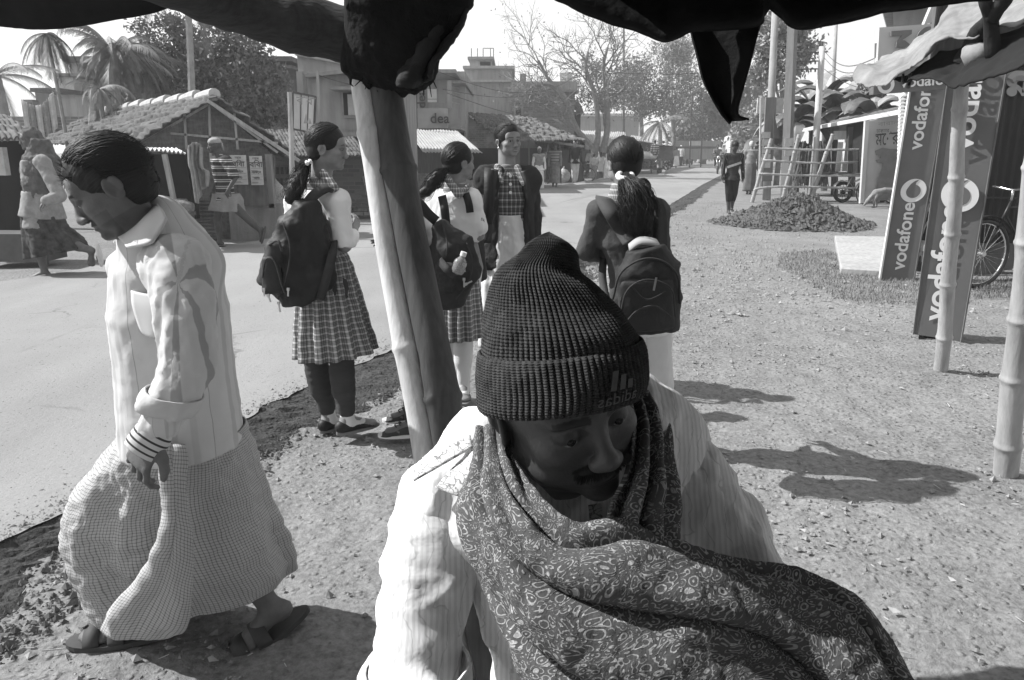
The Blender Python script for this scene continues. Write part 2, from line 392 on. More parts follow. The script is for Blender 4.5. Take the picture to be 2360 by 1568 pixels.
tag(gr, kind='structure')
if gr.data.polygons[0].normal.z < 0: gr.data.flip_normals()
# loose gravel and straw on the dirt: nobody could count it
def stones(n, area, smin_, smax, name, mat, flat=.6, seed=1, dens=None, z0=0):
    r = np.random.RandomState(seed); base = np.array([[1, 0, 0], [0, 1, 0], [-1, 0, 0], [0, -1, 0], [0, 0, 1], [0, 0, -1]], float)
    fc = np.array([[0, 1, 4, 4], [1, 2, 4, 4], [2, 3, 4, 4], [3, 0, 4, 4]])
    v = []; f = []; k = 0
    while k < n:
        x = area[0]+r.rand()*(area[1]-area[0]); y = area[2]+(r.rand()**1.6)*(area[3]-area[2])
        if dens is not None and r.rand() > dens(x, y): continue
        s = smin_*(smax/smin_)**(r.rand()**2.5); b = base*(1, .75, flat)*s*(1+.35*r.randn(6, 1)); a = r.rand()*6.3
        R = np.array([[math.cos(a), -math.sin(a), 0], [math.sin(a), math.cos(a), 0], [0, 0, 1]])
        v.append(b@R.T+(x, y, float(gz(x, y))*(z0 == 0)-.004+z0)); f += [(k*6+i[0], k*6+i[1], k*6+i[2]) for i in fc]; k += 1
    return tag(mk(name, np.concatenate(v), f, mat), kind='stuff')
def off_road(x, y): return 1.0 if x > roadx(y)[0]+.25 else 0.0
def dn(x, y):
    c = off_road(x, y); 
    return c*(.12+.88*(math.sin(x*1.9+y*.9)*math.sin(y*1.7-x)+.35*math.sin(x*5+y*3) > .15))*min(1, (11-y)/3)
stones(15000, (-2.6, 4.2, 1.2, 11), .0025, .02, 'gravel', m_stone, .6, 1, dn)
stones(5000, (-3, 7, 6, 20), .008, .035, 'gravel', m_stone, .6, 2, lambda x, y: off_road(x, y)*(.3 if x > 3.5 else 1)*min(1, max(0, (y-6)/3.5)))
def sh_d(x, y):
    e = roadx(y)[0]; return 1.0 if e+.0 < x < e+.5+.1*math.sin(y*3) else 0
stones(16000, (-3, 3.5, 1.3, 16), .004, .02, 'gravel', M('dark_crumb', .10, .6, 12, .95), .8, 4, sh_d)
stones(5000, (-3, 3, 1.3, 13), .003, .012, 'gravel', m_stone, .7, 6, lambda x, y: max(0, 1-(roadx(y)[0]-x)/.35)**3 if x < roadx(y)[0]+.02 else 0, RZ+.006)
m = MB()
for i in range(420):
    x, y = -2.2+rnd.random()*6.4, 1.3+rnd.random()**1.5*8
    if not off_road(x, y): continue
    a = rnd.random()*6.3; L = .012+.05*rnd.random()**2; z = float(gz(x, y))+.004
    m.bar((x, y, z), (x+L*math.cos(a), y+L*math.sin(a), z+.004*rnd.random()), .0022+.003*rnd.random()*(rnd.random() < .3), .0012)
tag(m.build('straw_litter', m_straw), kind='stuff')
m = MB()
for i in range(90):                                  # scraps of leaf and paper
    x, y = -1.5+rnd.random()*6, 1.6+rnd.random()**1.2*10
    if not off_road(x, y): continue
    a = rnd.random()*6.3; s = .008+.014*rnd.random(); z = float(gz(x, y))+.006; c, sn = math.cos(a)*s, math.sin(a)*s
    P = np.array([[[x-c, y-sn, z+.006], [x-sn*.5, y+c*.5, z]], [[x+sn*.4, y-c*.4, z+.008], [x+c, y+sn, z+.010]]]); m.grid(P)
tag(m.build('leaf_litter', M('litter', .4, .5, 9, .8), thick=.0012), kind='stuff')
# heap of earth clods
c0 = G(1850, 520); R0 = 1.5
a = np.linspace(0, 2*math.pi, 150); rr = np.linspace(0, 1, 60)
A, Rr = np.meshgrid(a, rr, indexing='ij'); px = c0[0]-.05+Rr*np.cos(A)*R0*(1+.12*np.sin(3*A)); py = c0[1]+.3+Rr*np.sin(A)*1.5
q = np.stack([px, py, Rr], -1); h = .60*np.clip(1-Rr**1.15, 0, 1)**1.15*(1+.18*fbm(q[..., :2], 1.1, 2, 5))
lump = np.abs(fbm(q[..., :2], 3.2, 5, 8)); h = h+(.16*lump-.05)*np.clip(1.1-Rr, 0, 1)**.5*np.clip(h*6, .1, 1)+.035*fbm(q[..., :2], 9, 3, 2)*np.clip(h*8, 0, 1)-.01
m = MB(); m.grid(np.stack([px, py, h], -1)[:, ::-1])
mound = m.build('earth_heap', m_clod, origin=c0); tag(mound, 'heap of dark loose earth clods on the roadside dirt', 'heap')
r = np.random.RandomState(5); v = []; f = []
for k in range(4500):
    aa = r.rand()*6.3; t = r.rand()**.6*1.08; x = c0[0]-.05+t*math.cos(aa)*R0*(1+.12*math.sin(3*aa)); y = c0[1]+.3+t*math.sin(aa)*1.5
    z = .60*max(0, 1-t**1.15)**1.15; s = .010+.06*r.rand()**4
    b = np.array([[1, 0, 0], [0, 1, 0], [-1, 0, 0], [0, -1, 0], [0, 0, .8], [0, 0, -.6]])*s*(1+.35*r.randn(6, 1))
    v.append(b+(x, y, z+.01)); f += [(k*6+i, k*6+(i+1) % 4, k*6+4) for i in range(4)]
tag(mk('clod', np.concatenate(v), f, m_clod, mound), kind='stuff')
# white slab by the sign
m = MB(); P0, P1, P2, P3 = G(1922, 553), G(2075, 556), G(2060, 640), G(1936, 632)
m.poly([P0+V(0, 0, .07), P3+V(0, 0, .07), P2+V(0, 0, .07), P1+V(0, 0, .07)], -.09, (0, 0, 1))
tag(m.build('concrete_slab', plaster('slab_white', .42, .5, 3), origin=P3, bevel=.01), 'pale flat concrete slab lying on the grass beside the signs', 'slab')
# grass patch
def grass(n, pts, hmin, hmax, mat, seed=3):
    r = np.random.RandomState(seed); v = []; f = []; k = 0; a = np.array(pts)
    lo, hi = a.min(0), a.max(0)
    from mathutils.geometry import intersect_point_line
    def inside(x, y):
        c = False
        for i in range(len(a)):
            x1, y1 = a[i][:2]; x2, y2 = a[i-1][:2]
            if (y1 > y) != (y2 > y) and x < (x2-x1)*(y-y1)/(y2-y1)+x1: c = not c
        return c
    while k < n:
        x, y = lo[0]+r.rand()*(hi[0]-lo[0]), lo[1]+r.rand()*(hi[1]-lo[1])
        if not inside(x, y): 
            if r.rand() > .12: continue
        an = r.rand()*6.3; hgt = hmin+(hmax-hmin)*r.rand(); w = .0035; dx, dy = math.cos(an), math.sin(an); l = hgt*(.3+.6*r.rand())
        v += [(x-dy*w, y+dx*w, 0), (x+dy*w, y-dx*w, 0), (x+dx*l, y+dy*l, hgt)]; f.append((3*k, 3*k+1, 3*k+2)); k += 1
    return tag(mk('grass', v, f, mat), kind='stuff')
m_grass = M('grass', .19, .6, 5, .8)
grass(8500, [G(*p) for p in [(1800, 585), (1900, 575), (2060, 640), (2140, 650), (2150, 700), (2050, 705), (1930, 690), (1840, 640), (1790, 615)]], .01, .05, m_grass)
grass(3000, [G(*p) for p in [(2250, 655), (2359, 640), (2359, 685), (2240, 690)]], .01, .05, m_grass, 4)
grass(2500, [G(*p) for p in [(1330, 600), (1420, 560), (1540, 490), (1600, 455), (1590, 475), (1450, 560), (1340, 625)]], .01, .06, M('dark_grass', .07, .5, 5, .9), 5)

hz = MB(); hz.box((0, 90, 13.5), (760, 200, 29)); hzo = hz.build('haze', None); tag(hzo, kind='stuff')
hm_ = bpy.data.materials.new('haze'); hm_.use_nodes = True; hm_.node_tree.nodes.clear(); ho = hm_.node_tree.nodes.new('ShaderNodeOutputMaterial'); hp_ = hm_.node_tree.nodes.new('ShaderNodeVolumePrincipled')
hp_.inputs['Color'].default_value = (.95, .95, .95, 1); hp_.inputs['Density'].default_value = .0024; hp_.inputs['Anisotropy'].default_value = .3; hm_.node_tree.links.new(hp_.outputs[0], ho.inputs['Volume']); hzo.data.materials.append(hm_); bpy.context.scene.cycles.volume_bounces = 0
# ================================================================= buildings and street furniture
m_bamboo = M('bamboo', .36, .35, 6, .55, .002, 30, spec=.4, stretch=(3, 3, .6)); m_oldwood = M('old_wood', .12, .5, 5, .9, .006, 40, stretch=(4, 4, .5), streak=.5)
m_dark = M('interior_shade', .02, .3, 4, .9); m_conc = plaster('concrete', .30, .4, 1.0); m_plast = plaster('plaster_grey', .34, .55, .8); m_white = plaster('plaster_white', .6, .35, 1.0)  # m_dark: shade of unlit interiors and openings painted near-black
m_tile = M('roof_tile', .12, .6, 3, .95, .01, 25); m_tin = M('tin_sheet', .38, .35, 2.5, .5, .004, 12, spec=.5, streak=.4); m_rust = M('rusty_tin', .13, .5, 4, .7, .004, 14, streak=.4)
m_brick = brick_mat('brick', .26, .34); m_brickw = brick_mat('brick_white', .42, .5, 1, .9); m_brickb = brick_mat('brick_stack', .34, .04, 1.3, bump=.02)
m_mat = M('woven_mat', .17, .45, 7, .9, .006, 35, stretch=(1, 1, 3), streak=.35); m_cloth = M('cloth_pale', .5, .25, 9, .9, .01, 8); m_cloth2 = M('cloth_mid', .25, .35, 9, .9, .01, 8)
m_metal = M('pole_metal', .10, .3, 6, .6); m_pale = M('pole_pale', .36, .3, 2, .9, .003, 30, streak=.3); m_black = M('black_paint', .015, .3, 5, .45, spec=.5); m_chrome = M('chrome', .6, .1, 5, .25, metal=1.0)
m_paint = M('board_white', .68, .12, 3, .7); m_glass = M('dark_glass', .03, .2, 3, .15, spec=.8)
def house(name, label, cat, p, Y, size=None, group=None):
    return empty(name, PY(p[0], p[1], Y)*(1, 1, 0), label, cat, group)
def bxp(mb, x0, x1, y0, y1, Y, dy, inset=0):         # box whose front face fills the pixels x0..x1, y0..y1 at distance Y, dy deep
    a = PY(x0, y0, Y); b = PY(x1, y1, Y); Y, dy = Y*SY, dy*SY; return mb.box(((a[0]+b[0])/2, Y+dy/2, (a[2]+b[2])/2), (abs(b[0]-a[0]), dy, abs(a[2]-b[2])))
def part(name, mat, parent, *boxes, **kw):
    m = MB()
    for b in boxes: bxp(m, *b)
    return m.build(name, mat, parent, **kw)
def down(p, z=0): q = np.array(p, float); q[2] = z; return q
def wall_quad(m, a, b, ztop_a, ztop_b, zb=-.3, t=.12):  # upright wall between plan points
    a, b = np.array(a, float), np.array(b, float); n = nrm(np.cross(b-a, [0, 0, 1]))
    P = [V(a[0], a[1], zb), V(b[0], b[1], zb), V(b[0], b[1], ztop_b), V(a[0], a[1], ztop_a)]
    m.poly(P, t, -n*(1 if n[1] < 0 else -1)); L = np.linalg.norm(b[:2]-a[:2])
    uv = np.array([[0, zb], [L, zb], [L, ztop_b], [0, ztop_a]]*2); m.uv[-1] = uv; return m
def tiles(A, B, Cq, D, cols, rows, hgt=.05, step=.04, jit=.01, seed=0):
    """tiled slope: A-B along the ridge, D-C along the eave (A above D)"""
    r = np.random.RandomState(seed); nu = cols*6+1; nv = rows*3+1; A, B, Cq, D = map(np.array, (A, B, Cq, D))
    u = np.linspace(0, 1, nu); v = np.linspace(0, 1, nv); Uu, Vv = np.meshgrid(u, v, indexing='ij')
    P = (A*(1-Uu[..., None])+B*Uu[..., None])*(1-Vv[..., None])+(D*(1-Uu[..., None])+Cq*Uu[..., None])*Vv[..., None]
    n = nrm(np.cross(B-A, D-A)); n = n if n[2] > 0 else -n
    fr = (Vv*rows) % 1.0; ci = np.clip((Uu*cols).astype(int), 0, cols-1); ri = np.clip((Vv*rows).astype(int), 0, rows-1); J = r.randn(cols+1, rows+1)
    h = hgt*np.abs(np.sin(math.pi*Uu*cols))+step*np.where(fr < .02, 0, fr)+jit*J[ci, ri]
    P = P+n*h[..., None]+nrm(D-A)*(J[ci, ri]*.03*(Vv > .96))[..., None]
    m = MB(); m.grid(P, griduv(P)); return m
def corr(A, B, Cq, D, waves, amp=.02, thick=.004, nv=6, seed=0):
    nu = waves*8+1; u = np.linspace(0, 1, nu); v = np.linspace(0, 1, nv); Uu, Vv = np.meshgrid(u, v, indexing='ij'); A, B, Cq, D = map(np.array, (A, B, Cq, D))
    P = (A*(1-Uu[..., None])+B*Uu[..., None])*(1-Vv[..., None])+(D*(1-Uu[..., None])+Cq*Uu[..., None])*Vv[..., None]
    n = nrm(np.cross(B-A, D-A)); n = n if n[2] > 0 else -n
    P = P+n*(amp*np.sin(2*math.pi*Uu*waves)+amp*.8*fbm(P, .8, 2, seed))[..., None]; m = MB(); m.grid(P, griduv(P)); return m
def bamboo(name, a, b, r, mat, parent=None, nodes=.32, label=None, cat=None, origin=None, bend=.01, n=14, group=None, seed=0, taper=.85):
    rr = np.random.RandomState(seed); a, b = np.array(a, float), np.array(b, float); L = np.linalg.norm(b-a); z = nrm(b-a); s = nrm(np.cross(z, [0, 1, .2]))
    ts = [0]; t = nodes*(.4+.5*rr.rand())
    pts = []; rs = []
    nd = []
    while t < L: nd.append(t); t += nodes*(.85+.3*rr.rand())
    key = sorted(set([0, L]+[x+e for x in nd for e in (-.03, -.012, -.004, .004, .012, .03) if 0 < x+e < L]+list(np.linspace(0, L, 14))))
    for t in key:
        q = min([abs(t-x) for x in nd]+[9]); bump = .12*math.exp(-(q/.009)**2)+.05*math.exp(-(q/.03)**2)-.03*(q > .05)
        pts.append(a+z*t+s*bend*math.sin(t/L*3.1+seed)*L+s*(.004*math.sin(t*7+seed))); rs.append(r*(1-(1-taper)*t/L)*(1+bump))
    m = MB(); m.tube(pts, rs, n); o = m.build(name, mat, parent, origin=None if parent else down(a, a[2]), smooth=True, sharp=60)
    return tag(o, label, cat, group)
# ---- thatched-style tiled hut with gable towards the road
hut = empty('tiled_hut', G(480, 560)*V(1, 1, 0)+V(0, 1.4, 0), 'low bamboo mat hut with curved clay tile roof and white ridge caps', 'hut')
A = PY(482, 228, 13.0); L_ = PY(292, 330, 12.7); R_ = PY(668, 362, 13.3); A2 = PY(223, 264, 18.2); dv = A2-A; L2 = L_+dv; R2 = R_+dv
o3 = nrm(dv)*-.35
m = tiles(A2, A+o3, L_+o3, L2, 26, 9, .045, .05, .014); m.build('roof', m_tile, hut, thick=.02)
m = tiles(A+o3, A2, R2, R_+o3, 26, 10, .045, .04, .014, 2); m.build('roof', m_tile, hut, thick=.02)
m = MB()
for i in range(9):                                     # whitewashed ridge caps
    p = A+o3*.7+dv*(i/9.3); q = A+o3*.7+dv*((i+.96)/9.3); up = V(0, 0, .09+.03*(i % 2))
    m.tube([p+up*.6, (p+q)/2+up*.5, q+up*.3], [.10, .095, .085], 10)
m.build('ridge_cap', M('ridge_cap', .42, .3, 6, .9), hut)
gp = [A+V(0, .1, -.06), L_+V(.12, .1, -.02), V(L_[0]+.25, 13, -.4), V(R_[0]-.35, 13.1, -.4), R_+V(-.3, .1, .02)]
m = MB(); m.poly(gp, .08, (0, 1, 0)); m.build('gable_wall', m_mat, hut)
m = MB()                                               # split bamboo battens
def hp(x, y): return PY(x, y, 12.95)
for a, b in (((373, 306), (640, 330)), ((482, 235), (486, 375)), ((425, 262), (430, 345)), ((540, 262), (548, 345)), ((330, 322), (345, 370)), ((482, 236), (640, 352)), ((482, 240), (300, 345))):
    m.bar(hp(*a), hp(*b), .035, .03)
m.build('batten', m_bamboo, hut)
m = MB(); m.bar(PY(478, 232, 12.7), PY(690, 372, 13), .05); m.build('barge_pole', m_bamboo, hut)
part('plinth_wall', plaster('mud_wall', .26, .5, 1.5), hut, (525, 655, 470, 565, 12.85, .12), (610, 632, 356, 480, 12.85, .1))
part('plank_panel', m_rust, hut, (545, 618, 425, 476, 12.75, .04))
m = MB(); bb = PY(420, 500, 12.6); m2 = corr(PY(447, 463, 12.6), PY(447, 560, 12.6), PY(500, 560, 12.6), PY(500, 463, 12.6), 12, .015); m2.build('tin_skirting', m_rust, hut, thick=.004)
# posters on the hut, in Bengali lettering
m_ink = M('poster_ink', .12, .3, 20, .9); m_paper = M('poster_paper', .52, .2, 12, .9)
def poster(x0, x1, y0, y1, Y, label, grp, lines, parent=None):
    p = PY(x0, y0, Y); q = PY(x1, y1, Y); W, H = q[0]-p[0], p[2]-q[2]
    m = MB(); m.box(((p[0]+q[0])/2, Y, (p[2]+q[2])/2), (W, .008, H)); o = m.build('poster', m_paper, parent, origin=None if parent else V((p[0]+q[0])/2, Y, q[2]))
    if not parent: tag(o, label, 'poster', grp)
    for i, (fy, sz, s) in enumerate(lines):
        t = text('lettering', s, H*sz, m_ink, o, (p[0]+W*.5, Y-.006, p[2]-H*fy), (1, 0, 0), (0, 0, 1), .001, .02, align='CENTER')
        t.scale = (1, 1, 1)
    m = MB()
    for fy in (.22, .42, .62, .82): m.box(((p[0]+q[0])/2, Y-.005, p[2]-H*fy), (W*.86, .003, H*.008))
    for fy in (.5, .53, .56, .72, .75, .9, .93): m.box((p[0]+W*(.3+.1*rnd.random()), Y-.005, p[2]-H*fy), (W*.5, .003, H*.012))
    m.build('printed_line', m_ink, o); return o
poster(529, 572, 358, 426, 12.7, 'left of two matching printed posters on the hut front', 'posters pasted on the hut', [(.13, .12, 'আন'), (.38, .24, 'বিবা'), (.6, .12, 'ওপেন'), (.8, .10, 'নাইট')])
poster(574, 608, 360, 427, 12.7, 'right of two matching printed posters on the hut front', 'posters pasted on the hut', [(.13, .12, 'আন'), (.38, .26, 'বিবা'), (.6, .13, 'ওপেন'), (.8, .10, 'নাইট')])
# ---- stall with corrugated awning at the hut side
st = empty('roadside_stall', PY(370, 500, 11.5)*V(1, 1, 0), 'dark roadside stall under a wavy pale tin awning', 'stall')
corr(PY(250, 338, 12.6), PY(405, 345, 12.6), PY(428, 352, 10.9), PY(270, 343, 10.9), 16, .022).build('awning', M('pale_tin', .6, .15, 3, .5), st, thick=.006)
part('back_wall', m_dark, st, (270, 455, 356, 505, 12.0, .1)); part('shade_sheet', m_dark, st, (275, 440, 357, 470, 11.2, .03))  # thin dark sheet stands for the shade inside the stall
m = MB(); m.bar(PY(379, 356, 10.9), PY(402, 470, 10.9), .06); m.build('post', m_bamboo, st)
m = MB()
m.tube(crv([PY(345, 478, 10.8), PY(390, 478, 10.8), PY(445, 478, 10.8)], 8), [.05, .10, .11, .12, .12, .11, .1, .06], 10); m.tube(crv([PY(345, 468, 10.9), PY(430, 470, 10.9)], 5), .07, 8)
m.build('straw_roll', M('straw_roll', .2, .5, 14, .95, .02, 50), st)
m = MB()
for x in (318, 340, 365, 405, 438, 300): m.bar(PY(x, 470, 10.9), PY(x+8, 575, 10.9), .07)
m.bar(PY(290, 492, 10.8), PY(450, 492, 10.8), .05); m.build('leg', m_oldwood, st)
P = patch([[PY(432, 345, 10.8), PY(441, 331, 10.8), PY(455, 329, 10.8), PY(466, 340, 10.8)], [PY(434, 380, 10.8), PY(442, 372, 10.7), PY(452, 378, 10.9), PY(468, 385, 10.8)], [PY(441, 400, 10.8), PY(448, 405, 10.7), PY(458, 395, 10.9), PY(482, 398, 10.8)], [PY(450, 455, 10.8), PY(456, 470, 10.7), PY(466, 440, 10.9), PY(480, 430, 10.8)]], 24, 24)
P[:, :, 1] += .05*np.sin(np.arange(24)*1.1)[None]; m = MB(); m.grid(P)
tag(m.build('hanging_cloth', m_cloth2, origin=PY(450, 470, 10.8), smooth=True, thick=.01), 'crumpled grey cloth hanging from the corner of the tin awning', 'cloth')
# ---- leftmost dark stall with tiles
ls = empty('tiled_stall', PY(20, 600, 9.2)*V(1, 1, 0), 'dark open stall with tiled eave at the left edge', 'stall')
tiles(PY(-70, 262, 11.5), PY(22, 274, 11.5), PY(88, 322, 9.6), PY(-40, 330, 9.2), 9, 4, .04, .05).build('roof', m_tile, ls, thick=.02)
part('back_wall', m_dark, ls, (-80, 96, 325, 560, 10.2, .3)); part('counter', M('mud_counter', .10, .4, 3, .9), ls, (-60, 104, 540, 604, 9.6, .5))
m = MB(); m.bar(PY(97, 330, 9.8), PY(104, 610, 9.6), .06); m.build('post', m_oldwood, ls)
part('cloth_bundle', m_cloth, ls, (-12, 14, 340, 405, 9.9, .1))
# ---- white plastered house with terrace and laundry
wh = empty('terrace_house', PY(120, 350, 24)*V(1, 1, 0), 'pale plastered house with a roofed terrace above a brick parapet', 'house')
part('parapet', m_brick, wh, (20, 232, 269, 330, 23.5, .3)); part('terrace_roof', m_rust, wh, (68, 136, 203, 212, 23.4, 3))
part('pillar', m_brick, wh, (52, 80, 230, 270, 23.6, .3)); part('wall', m_white, wh, (131, 182, 174, 290, 24.5, 4)); part('roof_slab', m_conc, wh, (124, 188, 169, 176, 24.2, 5))
part('inner_wall', plaster('inner', .2, .4, 1), wh, (80, 134, 212, 272, 26, .2))
tops = crv([PY(48, 229, 23.2), PY(75, 243, 23.2), PY(100, 238, 23.2), PY(123, 210, 23.2)], 30)
for i in range(5):
    a, b = i*6, min(29, i*6+5); P = np.stack([tops[a:b+1], tops[a:b+1]-V(0, 0, 1.0), ], 0); P = crm(P, 6); P[:, :, 1] += .06*np.sin(np.arange(P.shape[1])*2.0)[None]
    m = MB(); m.grid(P); tag(m.build('laundry_cloth', (m_cloth, m_cloth2)[i % 2], origin=P[-1, 0], smooth=True, thick=.01), ['leftmost pale cloth on the terrace washing line', 'second cloth from the left, greyer, on the terrace line', 'middle pale cloth sagging on the terrace line', 'fourth cloth from the left, greyer, on the terrace line', 'rightmost pale cloth on the terrace washing line'][i], 'laundry', 'cloths drying on the terrace line')
# ---- big house behind trees
bh = empty('tall_house', PY(420, 350, 27)*V(1, 1, 0), 'large dark rendered house with flat overhanging roof behind the leafy trees', 'house')
part('wall', plaster('dark_render', .17, .5, .8), bh, (205, 648, 142, 330, 27, 7)); part('wing_wall', m_plast, bh, (159, 208, 141, 300, 26, 6)); part('roof', M('roof_slab', .1, .4, 2, .9), bh, (142, 672, 130, 142, 25.6, 10), (590, 672, 150, 158, 25.0, 2))
for x in (250, 380, 520, 600):
    f = part('window', m_oldwood, bh, (x, x+34, 190, 250, 26.93, .1)); part('pane', m_glass, f, (x+4, x+30, 196, 246, 26.9, .02))
# ---- low dark tiled building
lt = empty('lattice_shed', PY(700, 450, 16)*V(1, 1, 0), 'low brick shed with small tiled roof and lattice openings', 'shed')
tiles(PY(610, 302, 18), PY(800, 302, 18), PY(850, 362, 15.6), PY(640, 362, 15.6), 26, 10, .03, .04, .012, 4).build('roof', m_tile, lt, thick=.02)
part('wall', brick_mat('brick_dark', .12, .12), lt, (608, 850, 358, 480, 16, .3))
m = MB()
for r_ in range(2):
    for c in range(8): bxp(m, 624+c*11, 630+c*11, 386+r_*26, 402+r_*26, 15.97, .06)
m.build('opening', m_dark, lt)
# sand heap
m = MB(); c = PY(640, 500, 14.2); A_, R_h = np.meshgrid(np.linspace(0, 2*math.pi, 60), np.linspace(0, 1, 24), indexing='ij')
hx = c[0]+R_h*np.cos(A_)*.75; hy = c[1]+R_h*np.sin(A_)*.9; hh = (1.05*(1-R_h)**1.0)+.05*fbm(np.stack([hx, hy], -1), 3, 4, 1); m.grid(np.stack([hx, hy, hh-.05], -1)[:, ::-1])
tag(m.build('sand_heap', dirt_mat('sand', .3, .5, .02), origin=down(c), smooth=True), 'heap of pale sand leaning at the hut corner', 'heap')
# ---- billboard
bb = empty('billboard', PY(670, 440, 12.4)*V(1, 1, 0), 'weathered white advertising board tied to a tall bamboo pole', 'signboard')
m = MB(); m.tube([PY(667, 213, 12.4), PY(671, 320, 12.4), PY(675, 470, 12.4)], [.035, .04, .045], 8); m.build('pole', m_bamboo, bb)
q = [PY(675, 213, 12.5), PY(728, 224, 12.9), PY(724, 308, 12.9), PY(675, 298, 12.5)]
m = MB(); m.poly(q, .03, (0, 1, 0)); brd = m.build('board', M('board_stained', .6, .2, 2, .8, streak=.15), bb)
m = MB()
for i in range(4): m.bar(q[i]+V(0, -.02, 0), q[(i+1) % 4]+V(0, -.02, 0), .03)
for t in (.36, .68): m.bar(q[0]*(1-t)+q[1]*t+V(0, -.015, 0), q[3]*(1-t)+q[2]*t+V(0, -.015, 0), .012)
m.build('frame', m_oldwood, bb)
text('lettering', 'বাবা', .17, M('faded_ink', .3, .3, 8, .9), brd, PY(683, 240, 12.45), (1, .35, -.05), (0, 0, 1), .002, .01)
m = MB()
m.poly([PY(700, 285, 12.55), PY(705, 262, 12.58), PY(710, 285, 12.6)], -.01, (0, 1, 0)); m.poly([PY(711, 286, 12.6), PY(714, 272, 12.6), PY(718, 286, 12.62)], -.01, (0, 1, 0)); m.build('printed_figure', M('faded_ink', .3), brd)
# ---- grey two-storey building
gb = empty('grey_house', PY(780, 480, 17.5)*V(1, 1, 0), 'stained grey two-storey plaster house with small shuttered window', 'house')
part('wall', m_plast, gb, (706, 905, 168, 505, 17.5, 5)); part('upper_wall', plaster('plaster_light', .42, .35, .9), gb, (684, 900, 124, 172, 20.5, 4), (682, 706, 165, 330, 20.4, 3))
m = MB(); m.poly([PY(678, 127, 20.3), PY(700, 111, 20.3), PY(905, 160, 20.3), PY(905, 170, 20.3)], 4, (0, 1, 0)); m.build('gable', plaster('plaster_light', .42), gb)
m = MB(); m.poly([PY(701, 172, 17.2), PY(804, 158, 17.2), PY(905, 158, 17.2), PY(905, 168, 17.2), PY(804, 168, 17.2), PY(703, 179, 17.2)], 5.6, (0, 1, 0)); m.build('roof', m_conc, gb)
part('canopy', m_conc, gb, (760, 872, 200, 207, 16.9, .6)); f = part('window', M('shutter', .3, .3, 5), gb, (786, 838, 208, 272, 17.42, .1)); part('pane', m_dark, f, (790, 811, 214, 266, 17.4, .02)); part('shutter', M('shutter_pale', .45, .2, 5), f, (800, 832, 218, 266, 17.36, .02))
part('ledge', m_conc, gb, (700, 905, 305, 316, 17.2, .3)); part('canopy', m_rust, gb, (810, 905, 336, 346, 16.4, 1.1)); part('door', m_oldwood, gb, (848, 900, 350, 490, 17.44, .08))
m = MB(); m.bar(PY(731, 165, 16.4), PY(738, 300, 16.4), .05); tag(m.build('thin_pole', m_pale, origin=PY(738, 490, 16.4)), 'thin straight pole standing in front of the grey house', 'pole')
# brick stacks
def brickstack(x0, x1, y0, y1, Y, dy, label):
    p = PY(x0, y0, Y); q = PY(x1, y1, Y); nr = max(2, int((p[2]-max(q[2], 0))/.085)); m = MB(); r = np.random.RandomState(int(x0))
    z = max(q[2], 0); bw_ = .22
    for i in range(nr):
        x = p[0]+(.11 if i % 2 else 0)
        while x < q[0]-.05:
            w_ = .10 if r.rand() < .35 else bw_
            if not (i > nr-3 and r.rand() < .25): m.box((x+w_/2, Y*SY+dy/2+r.randn()*.012, z+.04), (w_-.014, dy, .072))
            x += w_
        z += .085
    tag(m.build('brick_stack', M('loose_brick', .32, .4, 9, .95, .004, 40), origin=V((p[0]+q[0])/2, Y*SY, 0)), label, 'bricks')
brickstack(786, 880, 430, 497, 16.3, .5, 'low stack of loose bricks before the grey house wall')
SY = 1.46
brickstack(948, 1035, 352, 445, 18.5, .5, 'tall stack of loose bricks behind the leaning pole')
brickstack(1010, 1110, 405, 440, 18.0, .4, 'longer low brick row between the schoolgirls')
# ---- shop with balcony and boards
SY = 1.3
sp_ = empty('balcony_shop', PY(1000, 440, 21)*V(1, 1, 0), 'two-storey shop with lettered balcony board and tin awning', 'shop')
part('wall', m_plast, sp_, (905, 1075, 165, 450, 23, 5)); part('roof', m_conc, sp_, (900, 1050, 160, 168, 21, 7), (1040, 1072, 186, 192, 22, 5)); part('balcony_floor', m_conc, sp_, (900, 1062, 292, 299, 21, 2.2))
part('pillar', m_conc, sp_, (1030, 1040, 186, 250, 21.1, .25)); part('pillar', M('dark_post', .08), sp_, (958, 962, 190, 296, 21.05, .1)); part('pillar', m_plast, sp_, (936, 955, 190, 296, 21.0, .2))
m_board = M('board_grey', .33, .2, 2, .7); b1 = part('name_board', m_board, sp_, (961, 1032, 250, 296, 20.95, .06))
part('side_board', M('board_dark', .18, .2, 2, .7), sp_, (965, 985, 186, 250, 20.95, .06))
text('lettering', 'dea', .47, M('board_ink', .06), b1, PY(991, 284, 20.9), (1, 0, 0), (0, 0, 1), .01, .012)
text('lettering', 'dea', .42, M('board_ink', .06), b1, PY(980, 250, 20.9), (0, 0, 1), (-1, 0, 0), .01, .012)
part('inner_screen', m_paint, sp_, (984, 1006, 206, 228, 22.2, .05), (984, 1006, 230, 236, 22.2, .05)); m = MB()
for i in range(5): m.bar(PY(985, 238+i*3, 21.3), PY(1032, 240+i*3, 21.3), .02)
for i in range(4): m.bar(PY(1040, 200+i*12, 22), PY(1075, 208+i*12, 24), .02)
m.build('railing', m_pale, sp_); part('room_wall', m_conc, sp_, (1045, 1078, 200, 262, 25, 3))
corr(PY(936, 298, 20.8), PY(1052, 302, 20.8), PY(1112, 352, 18.2), PY(975, 352, 18.2), 18, .02, nv=10).build('awning', m_tin, sp_, thick=.006)
part('shop_front', m_oldwood, sp_, (940, 1045, 345, 400, 20.6, .1)); part('shop_interior', m_dark, sp_, (930, 1070, 305, 345, 20.9, .1)); 
